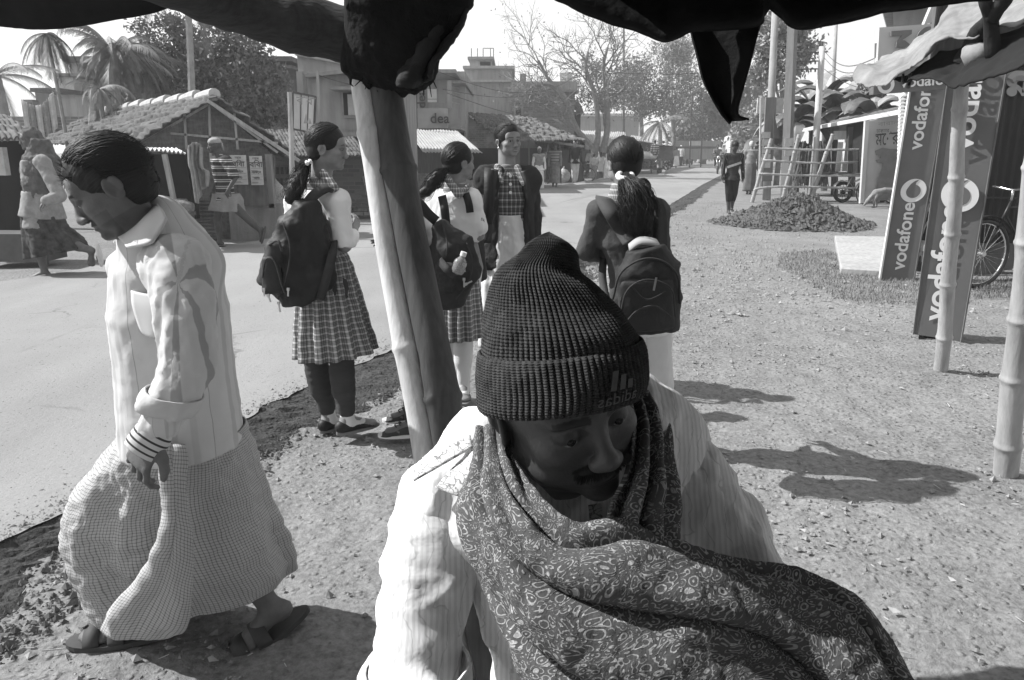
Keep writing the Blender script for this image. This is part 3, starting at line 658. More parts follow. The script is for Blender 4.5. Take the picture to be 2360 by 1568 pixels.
P = patch([[PY(937, 185, 20.7), PY(948, 200, 20.7)], [PY(934, 235, 20.7), PY(950, 238, 20.6)], [PY(938, 262, 20.7), PY(962, 255, 20.7)]], 10, 10); m = MB(); m.grid(P)
tag(m.build('checked_cloth', m_cloth2, origin=P[-1, 0], thick=.01), 'small checked cloth hanging from the balcony beside the pole', 'cloth')
# ---- whitewashed brick house with tiled roof
SY = 1.5
bw_ = empty('whitewashed_house', PY(1130, 440, 22)*V(1, 1, 0), 'whitewashed brick house under an uneven dark tiled roof', 'house')
m = MB(); m.poly([PY(1043, 300, 21.5), PY(1068, 274, 21.5), PY(1078, 268, 21.5), PY(1150, 310, 21.5), PY(1152, 450, 21.5), PY(1050, 450, 21.5)], .3, (0, 1, 0))
m.uv[-1] = np.array([[p[0]*1.0, p[2]] for p in m.v[-1]]); m.build('wall', m_brickw, bw_)
tiles(PY(1075, 262, 21.3), PY(1225, 275, 24), PY(1335, 325, 20.6), PY(1160, 330, 20.2), 34, 14, .06, .06, .03, 6).build('roof', m_tile, bw_, thick=.03)
tiles(PY(1225, 300, 27), PY(1300, 305, 29), PY(1352, 326, 25), PY(1250, 322, 24), 10, 5, .05, .06, .03, 8).build('roof', m_tile, bw_, thick=.03)
part('shop_wall', m_oldwood, bw_, (1140, 1345, 318, 428, 26.0, .2)); [part('door', m_dark, bw_, b_) for b_ in ((1070, 1152, 342, 430, 21.42, .05), (1198, 1250, 342, 424, 25.9, .08), (1270, 1290, 342, 422, 25.9, .08))]
m = MB()
for x in (1195, 1218, 1262, 1290, 1318, 1335): m.bar(PY(x, 322, 25.0), PY(x+2, 424, 25.0), .07)
m.build('post', m_oldwood, bw_)
# ---- flat roofed concrete house
ch_ = empty('flat_roof_house', PY(1120, 400, 33)*V(1, 1, 0), 'pale flat-roofed concrete house with a small stair room on top', 'house')
part('wall', m_conc, ch_, (1072, 1178, 186, 330, 32, 8)); part('upper_wall', plaster('conc_pale', .4, .3, 1), ch_, (1070, 1180, 155, 186, 31.9, 8.2)); part('roof', plaster('conc_pale', .4, .3, 1), ch_, (1066, 1186, 152, 158, 31.5, 9), (1074, 1178, 184, 189, 31.7, .5))
f = part('roof_room', plaster('conc_pale', .4, .3, 1), ch_, (1082, 1132, 136, 156, 34, 3)); part('roof_room_slab', m_conc, ch_, (1077, 1138, 131, 137, 33.6, 3.8)); part('opening', m_dark, f, (1106, 1130, 143, 152, 33.95, .05))
m = MB()
for x in (1086, 1100, 1113, 1130, 1137): m.bar(PY(x, 112, 34), PY(x, 134, 34), .06)
m.bar(PY(1113, 112, 34), PY(1137, 112, 34), .05); m.build('railing', m_pale, ch_); part('chimney', m_conc, ch_, (1198, 1212, 170, 192, 35, 1))
# ---- bare brick house
bk = empty('brick_house', PY(1260, 400, 30)*V(1, 1, 0), 'bare brick two-storey house with one small dark window', 'house')
part('wall', brick_mat('brick_old', .24, .26, 1.2), bk, (1178, 1322, 210, 345, 30, 8)); part('upper_wall', m_plast, bk, (1178, 1330, 188, 212, 30.5, 7)); part('roof', m_conc, bk, (1174, 1332, 207, 212, 29.8, 8.6))
f = part('window', m_plast, bk, (1184, 1206, 246, 270, 29.95, .05)); part('pane', m_dark, f, (1188, 1200, 249, 268, 29.9, .05)); part('stair_room', m_white, bk, (1290, 1318, 168, 215, 31, 3)); part('opening', M('sky_pane', .8, .05), bk, (1296, 1306, 176, 206, 30.95, .05))  # pale plate in the stair room opening paints the bright sky behind
tiles(PY(1318, 236, 33), PY(1332, 232, 34), PY(1345, 262, 31), PY(1328, 266, 30), 6, 6, .05, .05, .02, 1).build('side_roof', m_tile, bk, thick=.03)
part('side_wall', brick_mat('brick_dark', .12, .12), bk, (1322, 1336, 258, 345, 31, 5))
# ---- long market sheds along the far side
ms = empty('market_shed', PY(1400, 400, 33)*V(1, 1, 0), 'long low market shed with pale tin roof past the tree', 'shed')
corr(PY(1290, 300, 40), PY(1440, 305, 44), PY(1445, 335, 33), PY(1330, 340, 28), 30, .03).build('roof', m_tin, ms, thick=.01)
corr(PY(1455, 312, 46), PY(1545, 328, 54), PY(1552, 338, 48), PY(1448, 322, 33), 30, .03).build('roof', M('tin_light', .5, .2, 2, .5), ms, thick=.01)
part('wall', M('shed_dark', .06, .4, 3), ms, (1335, 1528, 325, 400, 46, .4)); m = MB()
for x in (1350, 1375, 1460, 1500): m.bar(PY(x, 330, 36), PY(x, 400, 36), .08)
m.build('post', m_oldwood, ms)
ms2 = empty('market_shed', PY(1300, 400, 33)*V(1, 1, 0), 'gabled plastered shed behind the bare tree trunk', 'shed')
m = MB(); m.poly([PY(1235, 345, 26), PY(1235, 304, 26), PY(1275, 292, 26), PY(1330, 318, 26), PY(1365, 345, 26)], .3, (0, 1, 0)); m.build('gable_wall', m_plast, ms2); m = MB(); m.bar(PY(1180, 316, 21.5), PY(1345, 338, 21.5), .09); m.build('ridge_pipe', m_pale, ms2)
ms3 = empty('pale_hall', PY(1400, 380, 60)*V(1, 1, 0), 'pale low hall seen between the tree trunks', 'hall')
part('wall', plaster('conc_pale', .4), ms3, (1325, 1470, 268, 350, 60, 6)); part('roof', m_white, ms3, (1318, 1480, 262, 268, 59, 8))
SY = 1.0
ms4 = empty('far_shops', PY(1640, 375, 75)*V(1, 1, 0), 'far row of low pale shop fronts at the end of the road', 'shops')
part('wall', m_conc, ms4, (1500, 1660, 325, 368, 85, 5)); part('awning', m_rust, ms4, (1545, 1650, 338, 343, 78, 3)); part('signboard', m_white, ms4, (1590, 1616, 326, 336, 77.5, .3))
# ================================================================= right side: signs, posts, stall, fence, poles
def fit(o, P, fn): return o
def sign_text(s, m, parent, p, xd, yd, L, H, depth=.002, bold=.02, font=None, bend=None, flip=False, name='lettering'):
    """lettering stretched to length L and height H, standing at p"""
    cu = bpy.data.curves.new('t', 'FONT'); cu.body = s; cu.offset = bold; cu.extrude = 0
    ob = bpy.data.objects.new('t', cu); C.objects.link(ob); me = bpy.data.meshes.new_from_object(ob.evaluated_get(bpy.context.evaluated_depsgraph_get()))
    v = np.zeros(len(me.vertices)*3); me.vertices.foreach_get('co', v); v = v.reshape(-1, 3); fc = [tuple(q.vertices) for q in me.polygons]; bpy.data.objects.remove(ob)
    v = v-v.min(0); mx = v.max(0); v[:, 0] *= L/mx[0]; v[:, 1] *= H/mx[1]
    if flip: v[:, 0] = L-v[:, 0]
    x = nrm(xd); y = nrm(np.array(yd)-x*np.dot(x, yd)); z = np.cross(x, y)*(-1 if flip else 1)
    if bend is not None: w_ = bend(v)
    else: w_ = np.array(p)+v[:, :1]*x+v[:, 1:2]*y+depth*z
    return mk(name, w_, fc, m, parent)
m_sign = M('sign_paint', .135, .12, 4, .55, spec=.4); m_signtext = M('sign_text', .72, .06, 5, .6); m_signside = M('sign_side', .15, .4, 5, .7)
def logo(parent, c, ex, ey, r, nz):
    m = MB(); n = 48; a = np.linspace(0, 2*math.pi, n, endpoint=False)
    m.poly([c+ex*r*math.cos(t)+ey*r*math.sin(t) for t in a], .002, nz); o = m.build('logo_disc', m_signtext, parent)
    m = MB(); pts = []
    for t in np.linspace(.45, 2*math.pi+.1, 40): pts.append((.60*math.cos(t+.6)*.92+.02, .58*math.sin(t+.6)-.08))
    pts += [(.30, .80), (.55, .93), (.15, .86), (-.2, .62)]
    q = [(.56*math.cos(t), .56*math.sin(t)-.06) for t in np.linspace(math.radians(58), math.radians(-215), 40)]+[(-.28, .58), (0, .82), (.35, .94), (.12, .68), (.1, .52)]
    m.poly([c+ex*r*x+ey*r*y+nz*.003 for x, y in q], .002, nz); m.build('logo_mark', m_sign, o); return o
def onpl(x, y, p0, n):
    r = FW + RT*(x-CX)/F - UP*(y-CY)/F; return CAM+r*(np.dot(p0-CAM, n)/np.dot(r, n))
def tall_sign(label, BL, BR, TR, TL, back, texts, logos, group='tall lettered shop signs'):
    o = empty('tall_sign', down((np.array(BL)+BR)/2), label, 'signboard', group)
    m = MB(); m.poly([BL, BR, TR, TL], 1, back); m.build('panel', m_sign, o, bevel=.004)
    ex = nrm(BR-BL); ey = nrm(TL-BL); n = nrm(np.cross(ex, ey)); n = n if n[1] < 0 else -n
    for (px_, py_), L, H in texts: sign_text('vodafone', m_signtext, o, onpl(px_, py_, BL, n)+n*.006, ey, -ex, L, H, .001)
    for (px_, py_), r in logos: logo(o, onpl(px_, py_, BL, n)+n*.005, ex, ey, r, n)
    m = MB()
    for a, b in ((BL, TL), (BR, TR)): m.bar(a+n*.004, b+n*.004, .012, .008)
    m.build('frame', m_signside, o); return o
BL, BR = PY(2104, 771, 5.86), PY(2214, 788, 5.72); TL, TR = PY(2193, 120, 5.9), PY(2330, 100, 5.78)
bigs = tall_sign('nearer tall grey sign on short wooden feet behind the bamboo post', BL, BR, TR, TL, V(.10, .17, 0),
    [((2176, 742), .90, .16), ((2240, 350), .90, .16)], [((2211, 450), .125)])
m = MB(); m.tube([PY(2143, 778, 5.85), PY(2140, 815, 5.85)], [.05, .055], 10); m.build('foot', m_oldwood, bigs)
m = MB(); m.tube([PY(2195, 790, 5.95), PY(2192, 815, 5.95)], [.075, .08], 10); m.build('foot', m_oldwood, bigs)
BL, BR = PY(2028, 648, 8.72), PY(2105, 648, 8.62); TL, TR = PY(2098, 205, 8.75), PY(2182, 200, 8.65)
sms = tall_sign('farther tall grey sign standing in the grass behind the white slab', BL, BR, TR, TL, V(.12, .2, 0),
    [((2083, 624), .765, .145), ((2123, 347), .77, .145)], [((2104, 440), .13)])
m = MB(); m.bar(PY(2026, 648, 8.7), PY(2096, 208, 8.73), .02, .03); m.build('trim', m_paint, sms)
# horizontal name board above
hb = empty('shop_name_board', PY(2100, 560, 8.9)*V(1, 1, 0), 'grey horizontal shop board lettered in white above the tall signs', 'signboard')
p0, p1, p2, p3 = PY(2012, 218, 8.55), PY(2183, 206, 8.55), PY(2190, 150, 8.55), PY(2014, 158, 8.55); m = MB(); m.poly([p0, p1, p2, p3], .1, (0, 1, 0)); m.build('panel', M('sign_paint_pale', .14, .12, 4, .55), hb)
sign_text('vodafone', m_signtext, hb, PY(2073, 203, 8.53), p1-p0, (0, 0, 1), .63, .12); logo(hb, PY(2041, 196, 8.54), V(1, 0, 0), V(0, 0, 1), .09, V(0, -1, 0))
# dark tin shop wall
dk = empty('dark_tin_shop', PY(2250, 600, 9.3)*V(1, 1, 0), 'dark painted tin shop wall with chalked letters at the right edge', 'shop')
w0 = PY(2085, 600, 9.3); w1 = V(9.5, 9.3, 0); zt = 3.2
corr(V(w0[0], 9.3, zt), V(w1[0], 9.3, zt), V(w1[0], 9.3, .35), V(w0[0], 9.3, .35), 46, .012, nv=4).build('wall', M('tin_dark', .028, .25, 3, .6), dk, thick=.01)
m = MB(); m.box(((w0[0]+w1[0])/2+.2, 9.25, .17), (w1[0]-w0[0]-.3, .2, .36)); m.build('plinth', M('plinth', .12, .4, 3, .9), dk)
wb0 = w0*V(1.22, 1.22, 0)+V(.25, 0, 0); m = MB(); m.poly([V(w0[0], 9.1, zt), V(w1[0], 9.1, zt), V(w1[0], wb0[1], zt), V(wb0[0], wb0[1], zt)], .08, (0, 0, 1)); m.build('roof', m_rust, dk)
m = MB(); wall_quad(m, V(w0[0]+.05, 9.35, 0), wb0, zt, zt, 0, .05); m.build('side_wall', m_tin, dk)
m = MB(); P = np.array([[PY(2072+6*(k % 2), 218+k*4.2, 9.2) for k in range(100)]])[0]
m.tube([PY(2078-(k*.12), 218+k*4.2, 9.22)+V(.025*(k % 2), 0, 0) for k in range(102)], [.035+.018*(k % 2) for k in range(102)], 6); m.build('rolled_edge', m_paint, dk)
ch = M('chalk', .30, .3, 12, .9); sign_text('গমনা', ch, dk, PY(2128, 620, 9.26), (.12, 0, 1), (-1, 0, 0), 1.35, .16, .01, 0); sign_text('ব', ch, dk, PY(2312, 222, 9.26), (1, 0, 0), (0, 0, 1), .3, .28, .01, 0.02)
m = MB()
for cx_, cy_ in ((2330, 212), (2330, 190)): m.poly([PY(cx_+12*math.cos(t), cy_+11*math.sin(t), 9.25) for t in np.linspace(0, 2*math.pi, 20, endpoint=False)], -.01, (0, 1, 0))
m.tube(crv([PY(2325, 186, 9.24), PY(2336, 176, 9.24), PY(2365, 177, 9.24)], 8), [.06]*8, 6); m.build('painted_mark', M('painted_grey', .28, .1), dk)
m = MB(); m.bar(PY(2240, 455, 9.2), PY(2359, 458, 9.2), .02); m.build('rail', m_black, dk)
# 3O board and tall building
tb = empty('corner_building', PY(2110, 560, 16)*V(1, 1, 0), 'tall pale building with angled balcony behind the numeral board', 'building')
m = MB(); m.poly([PY(2058, 60, 15.5), PY(2056, 8, 15.5), PY(2600, -40, 15.5), PY(2600, 400, 15.5), PY(2085, 400, 15.5), PY(2085, 60, 15.5)], 1, V(2.2, 4, 0)); m.build('wall', plaster('conc_pale2', .38, .3, 1), tb)
m = MB(); m.poly([PY(2030, 12, 14.8), PY(2026, 4, 14.8), PY(2600, -60, 14.8), PY(2600, -48, 14.8)], 1, V(2.6, 5, 0)); m.build('slab', m_conc, tb)
m = MB(); m.poly([PY(2115, 90, 14.6), PY(2215, 80, 14.6), PY(2270, -30, 14.6), PY(2165, -30, 14.6)], .1, (0, 1, 0)); m.build('balcony_panel', m_white, tb)
m = MB(); m.poly([PY(2150, 76, 14.5), PY(2215, 66, 14.5), PY(2225, 45, 14.5), PY(2165, 55, 14.5)], .06, (0, 1, 0)); m.poly([PY(2168, 48, 14.5), PY(2200, 10, 14.5), PY(2215, 8, 14.5), PY(2180, 46, 14.5)], .06, (0, 1, 0)); m.build('window_opening', m_glass, tb)
m = MB(); m.bar(PY(2140, 68, 14.3), PY(2260, 42, 14.3), .2, .1); m.build('ledge', m_conc, tb)
nb = empty('numeral_board', PY(2110, 560, 13.5)*V(1, 1, 0), 'large pale board with bold dark characters above the cloth awning', 'signboard')
m = MB(); m.poly([PY(2020, 178, 13.5), PY(2026, 64, 13.5), PY(2260, 48, 13.5), PY(2260, 178, 13.5)], -.12, (0, -1, 0)); m.build('panel', M('board_pale', .5, .08, 2, .7), nb)
md = M('numeral_grey', .16, .1, 3, .7)
m = MB(); g = lambda x, y: PY(1670.5+x/3.4, y/3.4, 13.46)
m.poly([g(1295, 248), g(1457, 237), g(1455, 270), g(1382, 318), g(1400, 320), g(1440, 350), g(1432, 362), g(1400, 380), g(1332, 372), g(1337, 345), g(1345, 318), g(1378, 284), g(1295, 287)], -.03, (0, 1, 0)); m.build('numeral', md, nb)
m = MB(); t = np.linspace(0, 2*math.pi, 40); P = np.stack([[g(1600+a_*math.cos(q), 330+b_*math.sin(q)) for q in t] for a_, b_ in ((105, 120), (55, 65))]); m.grid(P); m.build('numeral', md, nb, thick=.03)
m = MB(); m.bar(PY(2021, 100, 13.6), PY(2018, 215, 13.6), .06); m.build('post', m_metal, nb)
# ---- bamboo posts of the cloth awning
bamboo('bamboo_post', G(2168, 852), Cc(2216, 152, 4.3), .046, m_bamboo, nodes=.36, label='bamboo post with ringed joints in front of the nearer tall sign', cat='post', bend=.006, n=20, group='bamboo posts on the right', seed=3)
bamboo('bamboo_post', G(2312, 1092), Cc(2400, 330, 2.9), .052, m_bamboo, nodes=.30, label='bamboo post at the right edge rising from the dirt', cat='post', bend=.004, n=20, group='bamboo posts on the right', seed=5)
aw = empty('cloth_awning', G(2200, 852), 'ragged pale cloth awning spread over a forked branch above the signs', 'awning')
z3 = lambda x, y, d: Cc(1900.9+x/5.148, y/5.148, d)     # pixels of a close view of the awning
rows = [[z3(400, 1025, 4.9), z3(370, 915, 5.0), z3(440, 800, 5.1), z3(640, 725, 5.4), z3(860, 640, 5.6)],
        [z3(600, 1050, 4.7), z3(640, 890, 4.75), z3(760, 790, 4.9), z3(900, 650, 5.2), z3(1100, 480, 5.5)],
        [z3(790, 970, 4.5), z3(930, 860, 4.5), z3(980, 760, 4.7), z3(1080, 560, 5.0), z3(1290, 300, 5.3)],
        [z3(1120, 770, 4.3), z3(1180, 690, 4.35), z3(1220, 560, 4.5), z3(1290, 400, 4.8), z3(1400, 180, 5.1)],
        [z3(1300, 540, 4.2), z3(1440, 500, 4.2), z3(1420, 430, 4.4), z3(1450, 260, 4.7), z3(1520, 20, 5.0)],
        [z3(1720, 500, 4.0), z3(1740, 480, 4.1), z3(1780, 350, 4.3), z3(1800, 120, 4.6), z3(1850, -60, 4.9)],
        [z3(2000, 330, 3.9), z3(2030, 280, 4.0), z3(2060, 160, 4.2), z3(2100, 0, 4.5), z3(2150, -150, 4.8)],
        [z3(2420, 240, 3.7), z3(2430, 150, 3.8), z3(2440, 50, 4.0), z3(2460, -60, 4.3), z3(2480, -200, 4.7)]]
P = patch(rows, 90, 50); N_ = gnormals(P); P = P+N_*(.028*fbm(P, 1.6, 3, 12)+.006*fbm(P, 7, 3, 13))[..., None]
jg = np.convolve(NR.randn(94), np.ones(5)/5, 'valid')[:90]; P[:, 0] += .016*jg[:, None]*UP; m = MB(); m.grid(P, griduv(P)); m.build('cloth', M('awning_cloth', .22, .45, 4, .9, .01, 14), aw, smooth=True, thick=.008)
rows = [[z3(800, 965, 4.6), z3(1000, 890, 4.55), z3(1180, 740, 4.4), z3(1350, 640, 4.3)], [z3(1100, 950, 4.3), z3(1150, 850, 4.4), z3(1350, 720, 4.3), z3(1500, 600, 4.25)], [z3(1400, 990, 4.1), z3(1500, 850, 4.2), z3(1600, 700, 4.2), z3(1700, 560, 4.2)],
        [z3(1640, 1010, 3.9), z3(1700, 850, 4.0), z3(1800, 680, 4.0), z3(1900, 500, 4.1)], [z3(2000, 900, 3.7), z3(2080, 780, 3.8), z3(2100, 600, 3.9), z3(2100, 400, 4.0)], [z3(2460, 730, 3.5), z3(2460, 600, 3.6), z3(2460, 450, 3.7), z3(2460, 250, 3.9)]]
P = patch(rows, 60, 24); P = P+gnormals(P)*(.02*fbm(P, 3, 3, 4))[..., None]; m = MB(); m.grid(P, griduv(P)); m.build('shaded_underside', M('shaded_underside', .012, .3, 4, .9), aw, smooth=True, thick=.01)  # black sheet paints the shade on the awning's underside
m = MB()
m.tube(crv([z3(1990, 700, 3.95), z3(1975, 400, 3.9), z3(1960, 200, 3.85), z3(1900, 40, 3.8), z3(1870, -60, 3.8)], 12), np.linspace(.045, .03, 12)*.9, 9)
m.tube(crv([z3(1965, 230, 3.85), z3(2040, 110, 3.8), z3(2120, 20, 3.75), z3(2160, -80, 3.7)], 10), np.linspace(.04, .035, 10), 9)
m.tube(crv([z3(1640, 760, 4.2), z3(1720, 600, 4.15), z3(1820, 400, 4.0), z3(1960, 240, 3.9)], 10), [.06, .06, .055, .05, .05, .05, .05, .045, .04, .04], 9); m.build('forked_branch', M('dark_branch', .02, .4, 9, .9, .01, 30), aw, smooth=True)
m = MB(); m.tube(crv([z3(1700, 720, 4.1), z3(1790, 660, 4.05), z3(1900, 600, 3.95)], 8), [.03, .06, .075, .08, .075, .06, .05, .03], 10); m.build('tied_bundle', m_cloth2, aw, smooth=True)
m = MB(); m.tube(crv([z3(930, 880, 4.45), z3(915, 960, 4.45), z3(935, 1000, 4.45)], 6), .008, 5); m.tube(crv([z3(1005, 880, 4.45), z3(1010, 960, 4.45), z3(985, 1045, 4.45)], 6), .012, 5); m.build('string', m_black, aw)
# ---- bamboo fence, kiosk, doctor board
z4 = lambda x, y, Y: PY(1670.5+x/4.95, 259.2+y/4.95, Y)
fn = empty('bamboo_fence', z4(1100, 960, 23)*V(1, 1, 0), 'open bamboo rail fence on leaning posts behind the earth heap', 'fence')
for a, b, r_ in (((315, 1005), (525, 300), .062), ((645, 965), (850, 255), .066), ((960, 1000), (1240, 250), .072), ((1760, 890), (1940, 290), .055), ((975, 920), (1015, 280), .04), ((1915, 860), (1945, 290), .03)):
    bamboo('post', down(z4(*a, 22.8), 0), z4(*b, 22.6), r_, m_bamboo, fn, .5, n=8, seed=int(a[0]))
for pts in (((455, 408), (1000, 430), (1940, 420)), ((430, 548), (1100, 580), (1930, 543)), ((385, 702), (1100, 725), (1890, 713)), ((345, 876), (640, 850), (1570, 868)), ((1560, 862), (1850, 870))):
    m = MB(); c = crv([z4(*q, 22.5) for q in pts], 14); m.tube(c, [.032+.005*math.sin(i*2.3) for i in range(14)], 7); m.build('rail', m_bamboo, fn, smooth=True)
kk = empty('doctor_kiosk', z4(1700, 960, 21.5)*V(1, 1, 0), 'pale kiosk wall painted with dark script under a slanting roof', 'kiosk')
m = MB(); m.poly([z4(1640, 100, 21.2), z4(1990, 20, 21.2), z4(1990, 1000, 21.2), z4(1560, 1010, 21.2)], -.12, (0, -1, 0)); m.build('wall', M('kiosk_wall', .5, .15, 1.5, .9), kk)
m = MB(); m.poly([z4(1645, 98, 21.1), z4(1600, 100, 21.1), z4(1540, 1040, 21.1), z4(1582, 1035, 21.1)], .1, (0, 1, 0)); m.build('corner_post', m_white, kk)
m = MB(); m.poly([z4(890, 205, 25), z4(1990, -5, 20.3), z4(1990, 25, 20.3), z4(890, 222, 25)], .08, (0, 1, 0)); m.poly([z4(890, 205, 25), z4(1990, -5, 20.3), z4(1960, -30, 26), z4(1150, 140, 30)], .05, (0, 0, 1)); m.build('roof', M('fascia', .6, .2, 3, .8), kk)
m = MB(); m.poly([z4(1180, 150, 25), z4(1980, -15, 21), z4(1980, -40, 21.5), z4(1200, 118, 26)], .06, (0, 0, 1)); m.build('roof_sheet', m_rust, kk)
m = MB(); m.poly([z4(1390, 150, 23.5), z4(1640, 100, 22), z4(1580, 700, 22), z4(1395, 690, 23.5)], .05, (0, 1, 0)); m.build('interior', m_dark, kk)
m = MB(); m.poly([z4(1410, 170, 23), z4(1520, 160, 23), z4(1500, 690, 23), z4(1395, 690, 23)], .05, (0, 1, 0)); m.build('door', M('door_grey', .1, .3, 3), kk)
ink = M('painted_script', .07, .2, 6, .9); sign_text('ডাক্তার', ink, kk, z4(1720, 250, 21.1), (1, .0, .03), (0, 0, 1), .34, .13, .01, .0); sign_text('মোর', ink, kk, z4(1710, 385, 21.1), (1, 0, .09), (0, 0, 1), .62, .34, .01, .01); sign_text('বারান', M('faint_script', .3, .1), kk, z4(1740, 160, 21.1), (1, 0, .1), (0, 0, 1), .55, .1, .01, 0)
m = MB(); m.poly([z4(x, y, 21.15) for x, y in ((1710, 440), (1790, 405), (1880, 420), (1960, 420), (1965, 1000), (1700, 1000), (1740, 760), (1790, 640), (1790, 580), (1730, 575), (1715, 545), (1770, 525), (1760, 500), (1720, 490))], -.02, (0, 1, 0)); m.build('painted_shape', M('painted_mid', .2, .2, 6), kk)
part('plank', m_white, kk, (1933, 1936, 328, 396, 23.6, .08), (1949, 1953, 320, 395, 23.4, .08), (1930, 1952, 302, 322, 23.8, .3))
part('table', m_oldwood, kk, (1912, 1965, 398, 404, 23.3, .5)); 
# ---- utility poles and wires
def pole(name, label, pts, r0, r1, mat, group=None, n=10, sq=False):
    m = MB(); m.tube(pts, np.linspace(r0, r1, len(pts)), 4 if sq else n); o = m.build(name, mat, origin=down(pts[0], pts[0][2]), smooth=not sq); return tag(o, label, 'pole', group)
gp_ = 'utility poles along the road'
bs = down(PY(1768, 432, 24)); pa = pole('utility_pole', 'pale concrete pole with posters rising behind the fence corner', [bs, PY(1776, 250, 24), PY(1788, -20, 24)], .13, .10, m_pale, gp_)
m = MB(); m.bar(PY(1776, 225, 23.85), PY(1766, 418, 23.85), .32, .08); m.build('slab', plaster('slab_grey', .2, .3, 2), pa); m = MB(); m.bar(PY(1753, 225, 23.8), PY(1750, 400, 23.8), .05); m.build('trim', m_white, pa)
for i in range(5):
    m = MB(); m.box(PY(1765, 312+i*17, 23.78), (.26, .012, .19)); m.build('pasted_bill', m_paper, pa)
bs = down(PY(1812, 440, 23.5)); pb = pole('utility_pole', 'thick darker square pole beside the pale pole', [bs, PY(1815, 330, 23.5), PY(1829, -20, 23.5)], .17, .155, plaster('slab_grey', .2), gp_, sq=True)
for i in range(2):
    m = MB(); m.box(PY(1817, 328+i*22, 23.3), (.24, .012, .24)); m.build('pasted_bill', m_paper, pb)
pc = pole('utility_pole', 'slim whitewashed pole carrying wires above the banana leaves', [down(PY(1874, 415, 22.9)), PY(1885, 250, 24), PY(1894, 108, 24)], .11, .09, m_white, gp_)
m = MB(); m.bar(PY(1895, 97, 24), PY(1889, 300, 24.2), .04)
for y in (123, 143, 161): m.bar(PY(1828, y, 24), PY(1892, y-2, 24), .035)
m.build('cross_arm', m_metal, pc); m = MB()
for y in (123, 143, 161):
    for x in (1838, 1848, 1858, 1868, 1878): m.tube([PY(x, y-1, 24), PY(x, y+6, 24)], [.03, .02], 6)
m.build('insulator', m_metal, pc)
pole('lamp_pole', 'thin pale mast rising far behind the banana plants', [down(PY(1915, 380, 60)), PY(1921, 165, 60), PY(1927, 40, 60)], .16, .12, m_pale)
pole('utility_pole', 'dark slender steel pole above the long shed roof', [down(PY(1437, 378, 80)), PY(1437, 200, 80), PY(1437, 48, 80)], .13, .09, m_metal, gp_)
py = empty('lattice_mast', down(PY(1600, 372, 75)), 'pair of tall thin braced masts far down the road', 'mast'); m = MB()
A_, B_, C_, D_ = PY(1591, 335, 75), PY(1595, 220, 75), PY(1617, 335, 75), PY(1622, 212, 75); m.bar(down(A_), B_, .12); m.bar(down(C_), D_, .12)
for t in (.1, .35, .6, .85): m.bar(A_*(1-t)+B_*t, C_*(1-t)+D_*t, .07)
for t in (.1, .35, .6): m.bar(A_*(1-t)+B_*t, C_*(1-t-.25)+D_*(t+.25), .05); m.bar(C_*(1-t)+D_*t, A_*(1-t-.25)+B_*(t+.25), .05)
m.build('frame', m_metal, py)
m = MB(); q = PY(1750, 265, 23.9)
tag(part('notice_board', m_cloth, None, (1746, 1803, 226, 262, 24.3, .06), origin=down(PY(1774, 400, 24.3))), 'pale blank notice board fixed behind the concrete pole', 'board')
m = MB(); m.poly([PY(1782, 255, 23.6), PY(1797, 320, 23.6), PY(1783, 320, 23.6)], .02, (0, 1, 0)); tag(m.build('triangle_sign', m_metal, origin=down(PY(1790, 400, 23.6))), 'dark triangular plate hanging on the pale pole', 'sign')
def wire(pts, r=.008, label=None, grp='overhead wires'):
    a, b = np.array(pts[0]), np.array(pts[-1]); t = np.linspace(0, 1, 16)[:, None]; P = a*(1-t)+b*t-V(0, 0, 1)*np.linalg.norm(b-a)*.03*np.sin(t*math.pi)
    m = MB(); m.tube(P, r, 4); return tag(m.build('wire', m_black, origin=a), label, 'wire', grp)
wire([PY(1740, 160, 20), PY(1240, 130, 30)], .01, 'thin wire crossing left of the triangular flap')
for i, (a, b) in enumerate((((990, 158, 22), (1280, 204, 34)), ((1020, 206, 22), (1300, 192, 34)), ((1030, 215, 22), (1340, 260, 34)), ((730, 172, 17), (860, 205, 17)), ((1490, 85, 40), (1437, 105, 32)))):
    wire([PY(*a), PY(*b)], .009, ['upper wire running right from the balcony shop', 'middle wire running right from the balcony shop', 'lowest wire sagging right from the balcony shop', 'wire between thin pole and the shuttered window', 'short wire at the dark steel pole top'][i])
for i, y in enumerate((118, 134)): wire([PY(1899, y, 24), PY(2022, y+14, 15)], .009, ['upper of two wires from the whitewashed pole to the board', 'lower of two wires from the whitewashed pole to the board'][i])
wire([PY(1899, 160, 24), PY(1985, 205, 22)], .008, 'loose wire slanting down from the whitewashed pole')
# ================================================================= trees and plants
m_leaf = M('leaf', .17, .5, 3, .6); m_leafl = M('leaf_light', .26, .5, 3, .6); m_bark = M('bark', .22, .4, 6, .95, .01, 25, streak=.3); m_barkd = M('bark_dark', .12, .4, 6, .95, .01, 25)
def leaves(centres, sig, n, size, r, name, mat, parent, lo=.5, droop=0):
    c = centres[r.randint(0, len(centres), n)]; p = c+r.randn(n, 3)*np.array(sig); s = size*(lo+r.rand(n))[:, None]
    d = r.randn(n, 3); d[:, 2] -= droop; d /= np.linalg.norm(d, axis=1)[:, None]; e = np.cross(d, r.randn(n, 3)); e /= np.linalg.norm(e, axis=1)[:, None]+1e-9
    v = np.stack([p, p+d*s*.5+e*s*.22, p+d*s, p+d*s*.5-e*s*.22], 1).reshape(-1, 3)
    return mk(name, v, np.arange(4*n).reshape(-1, 4), mat, parent)
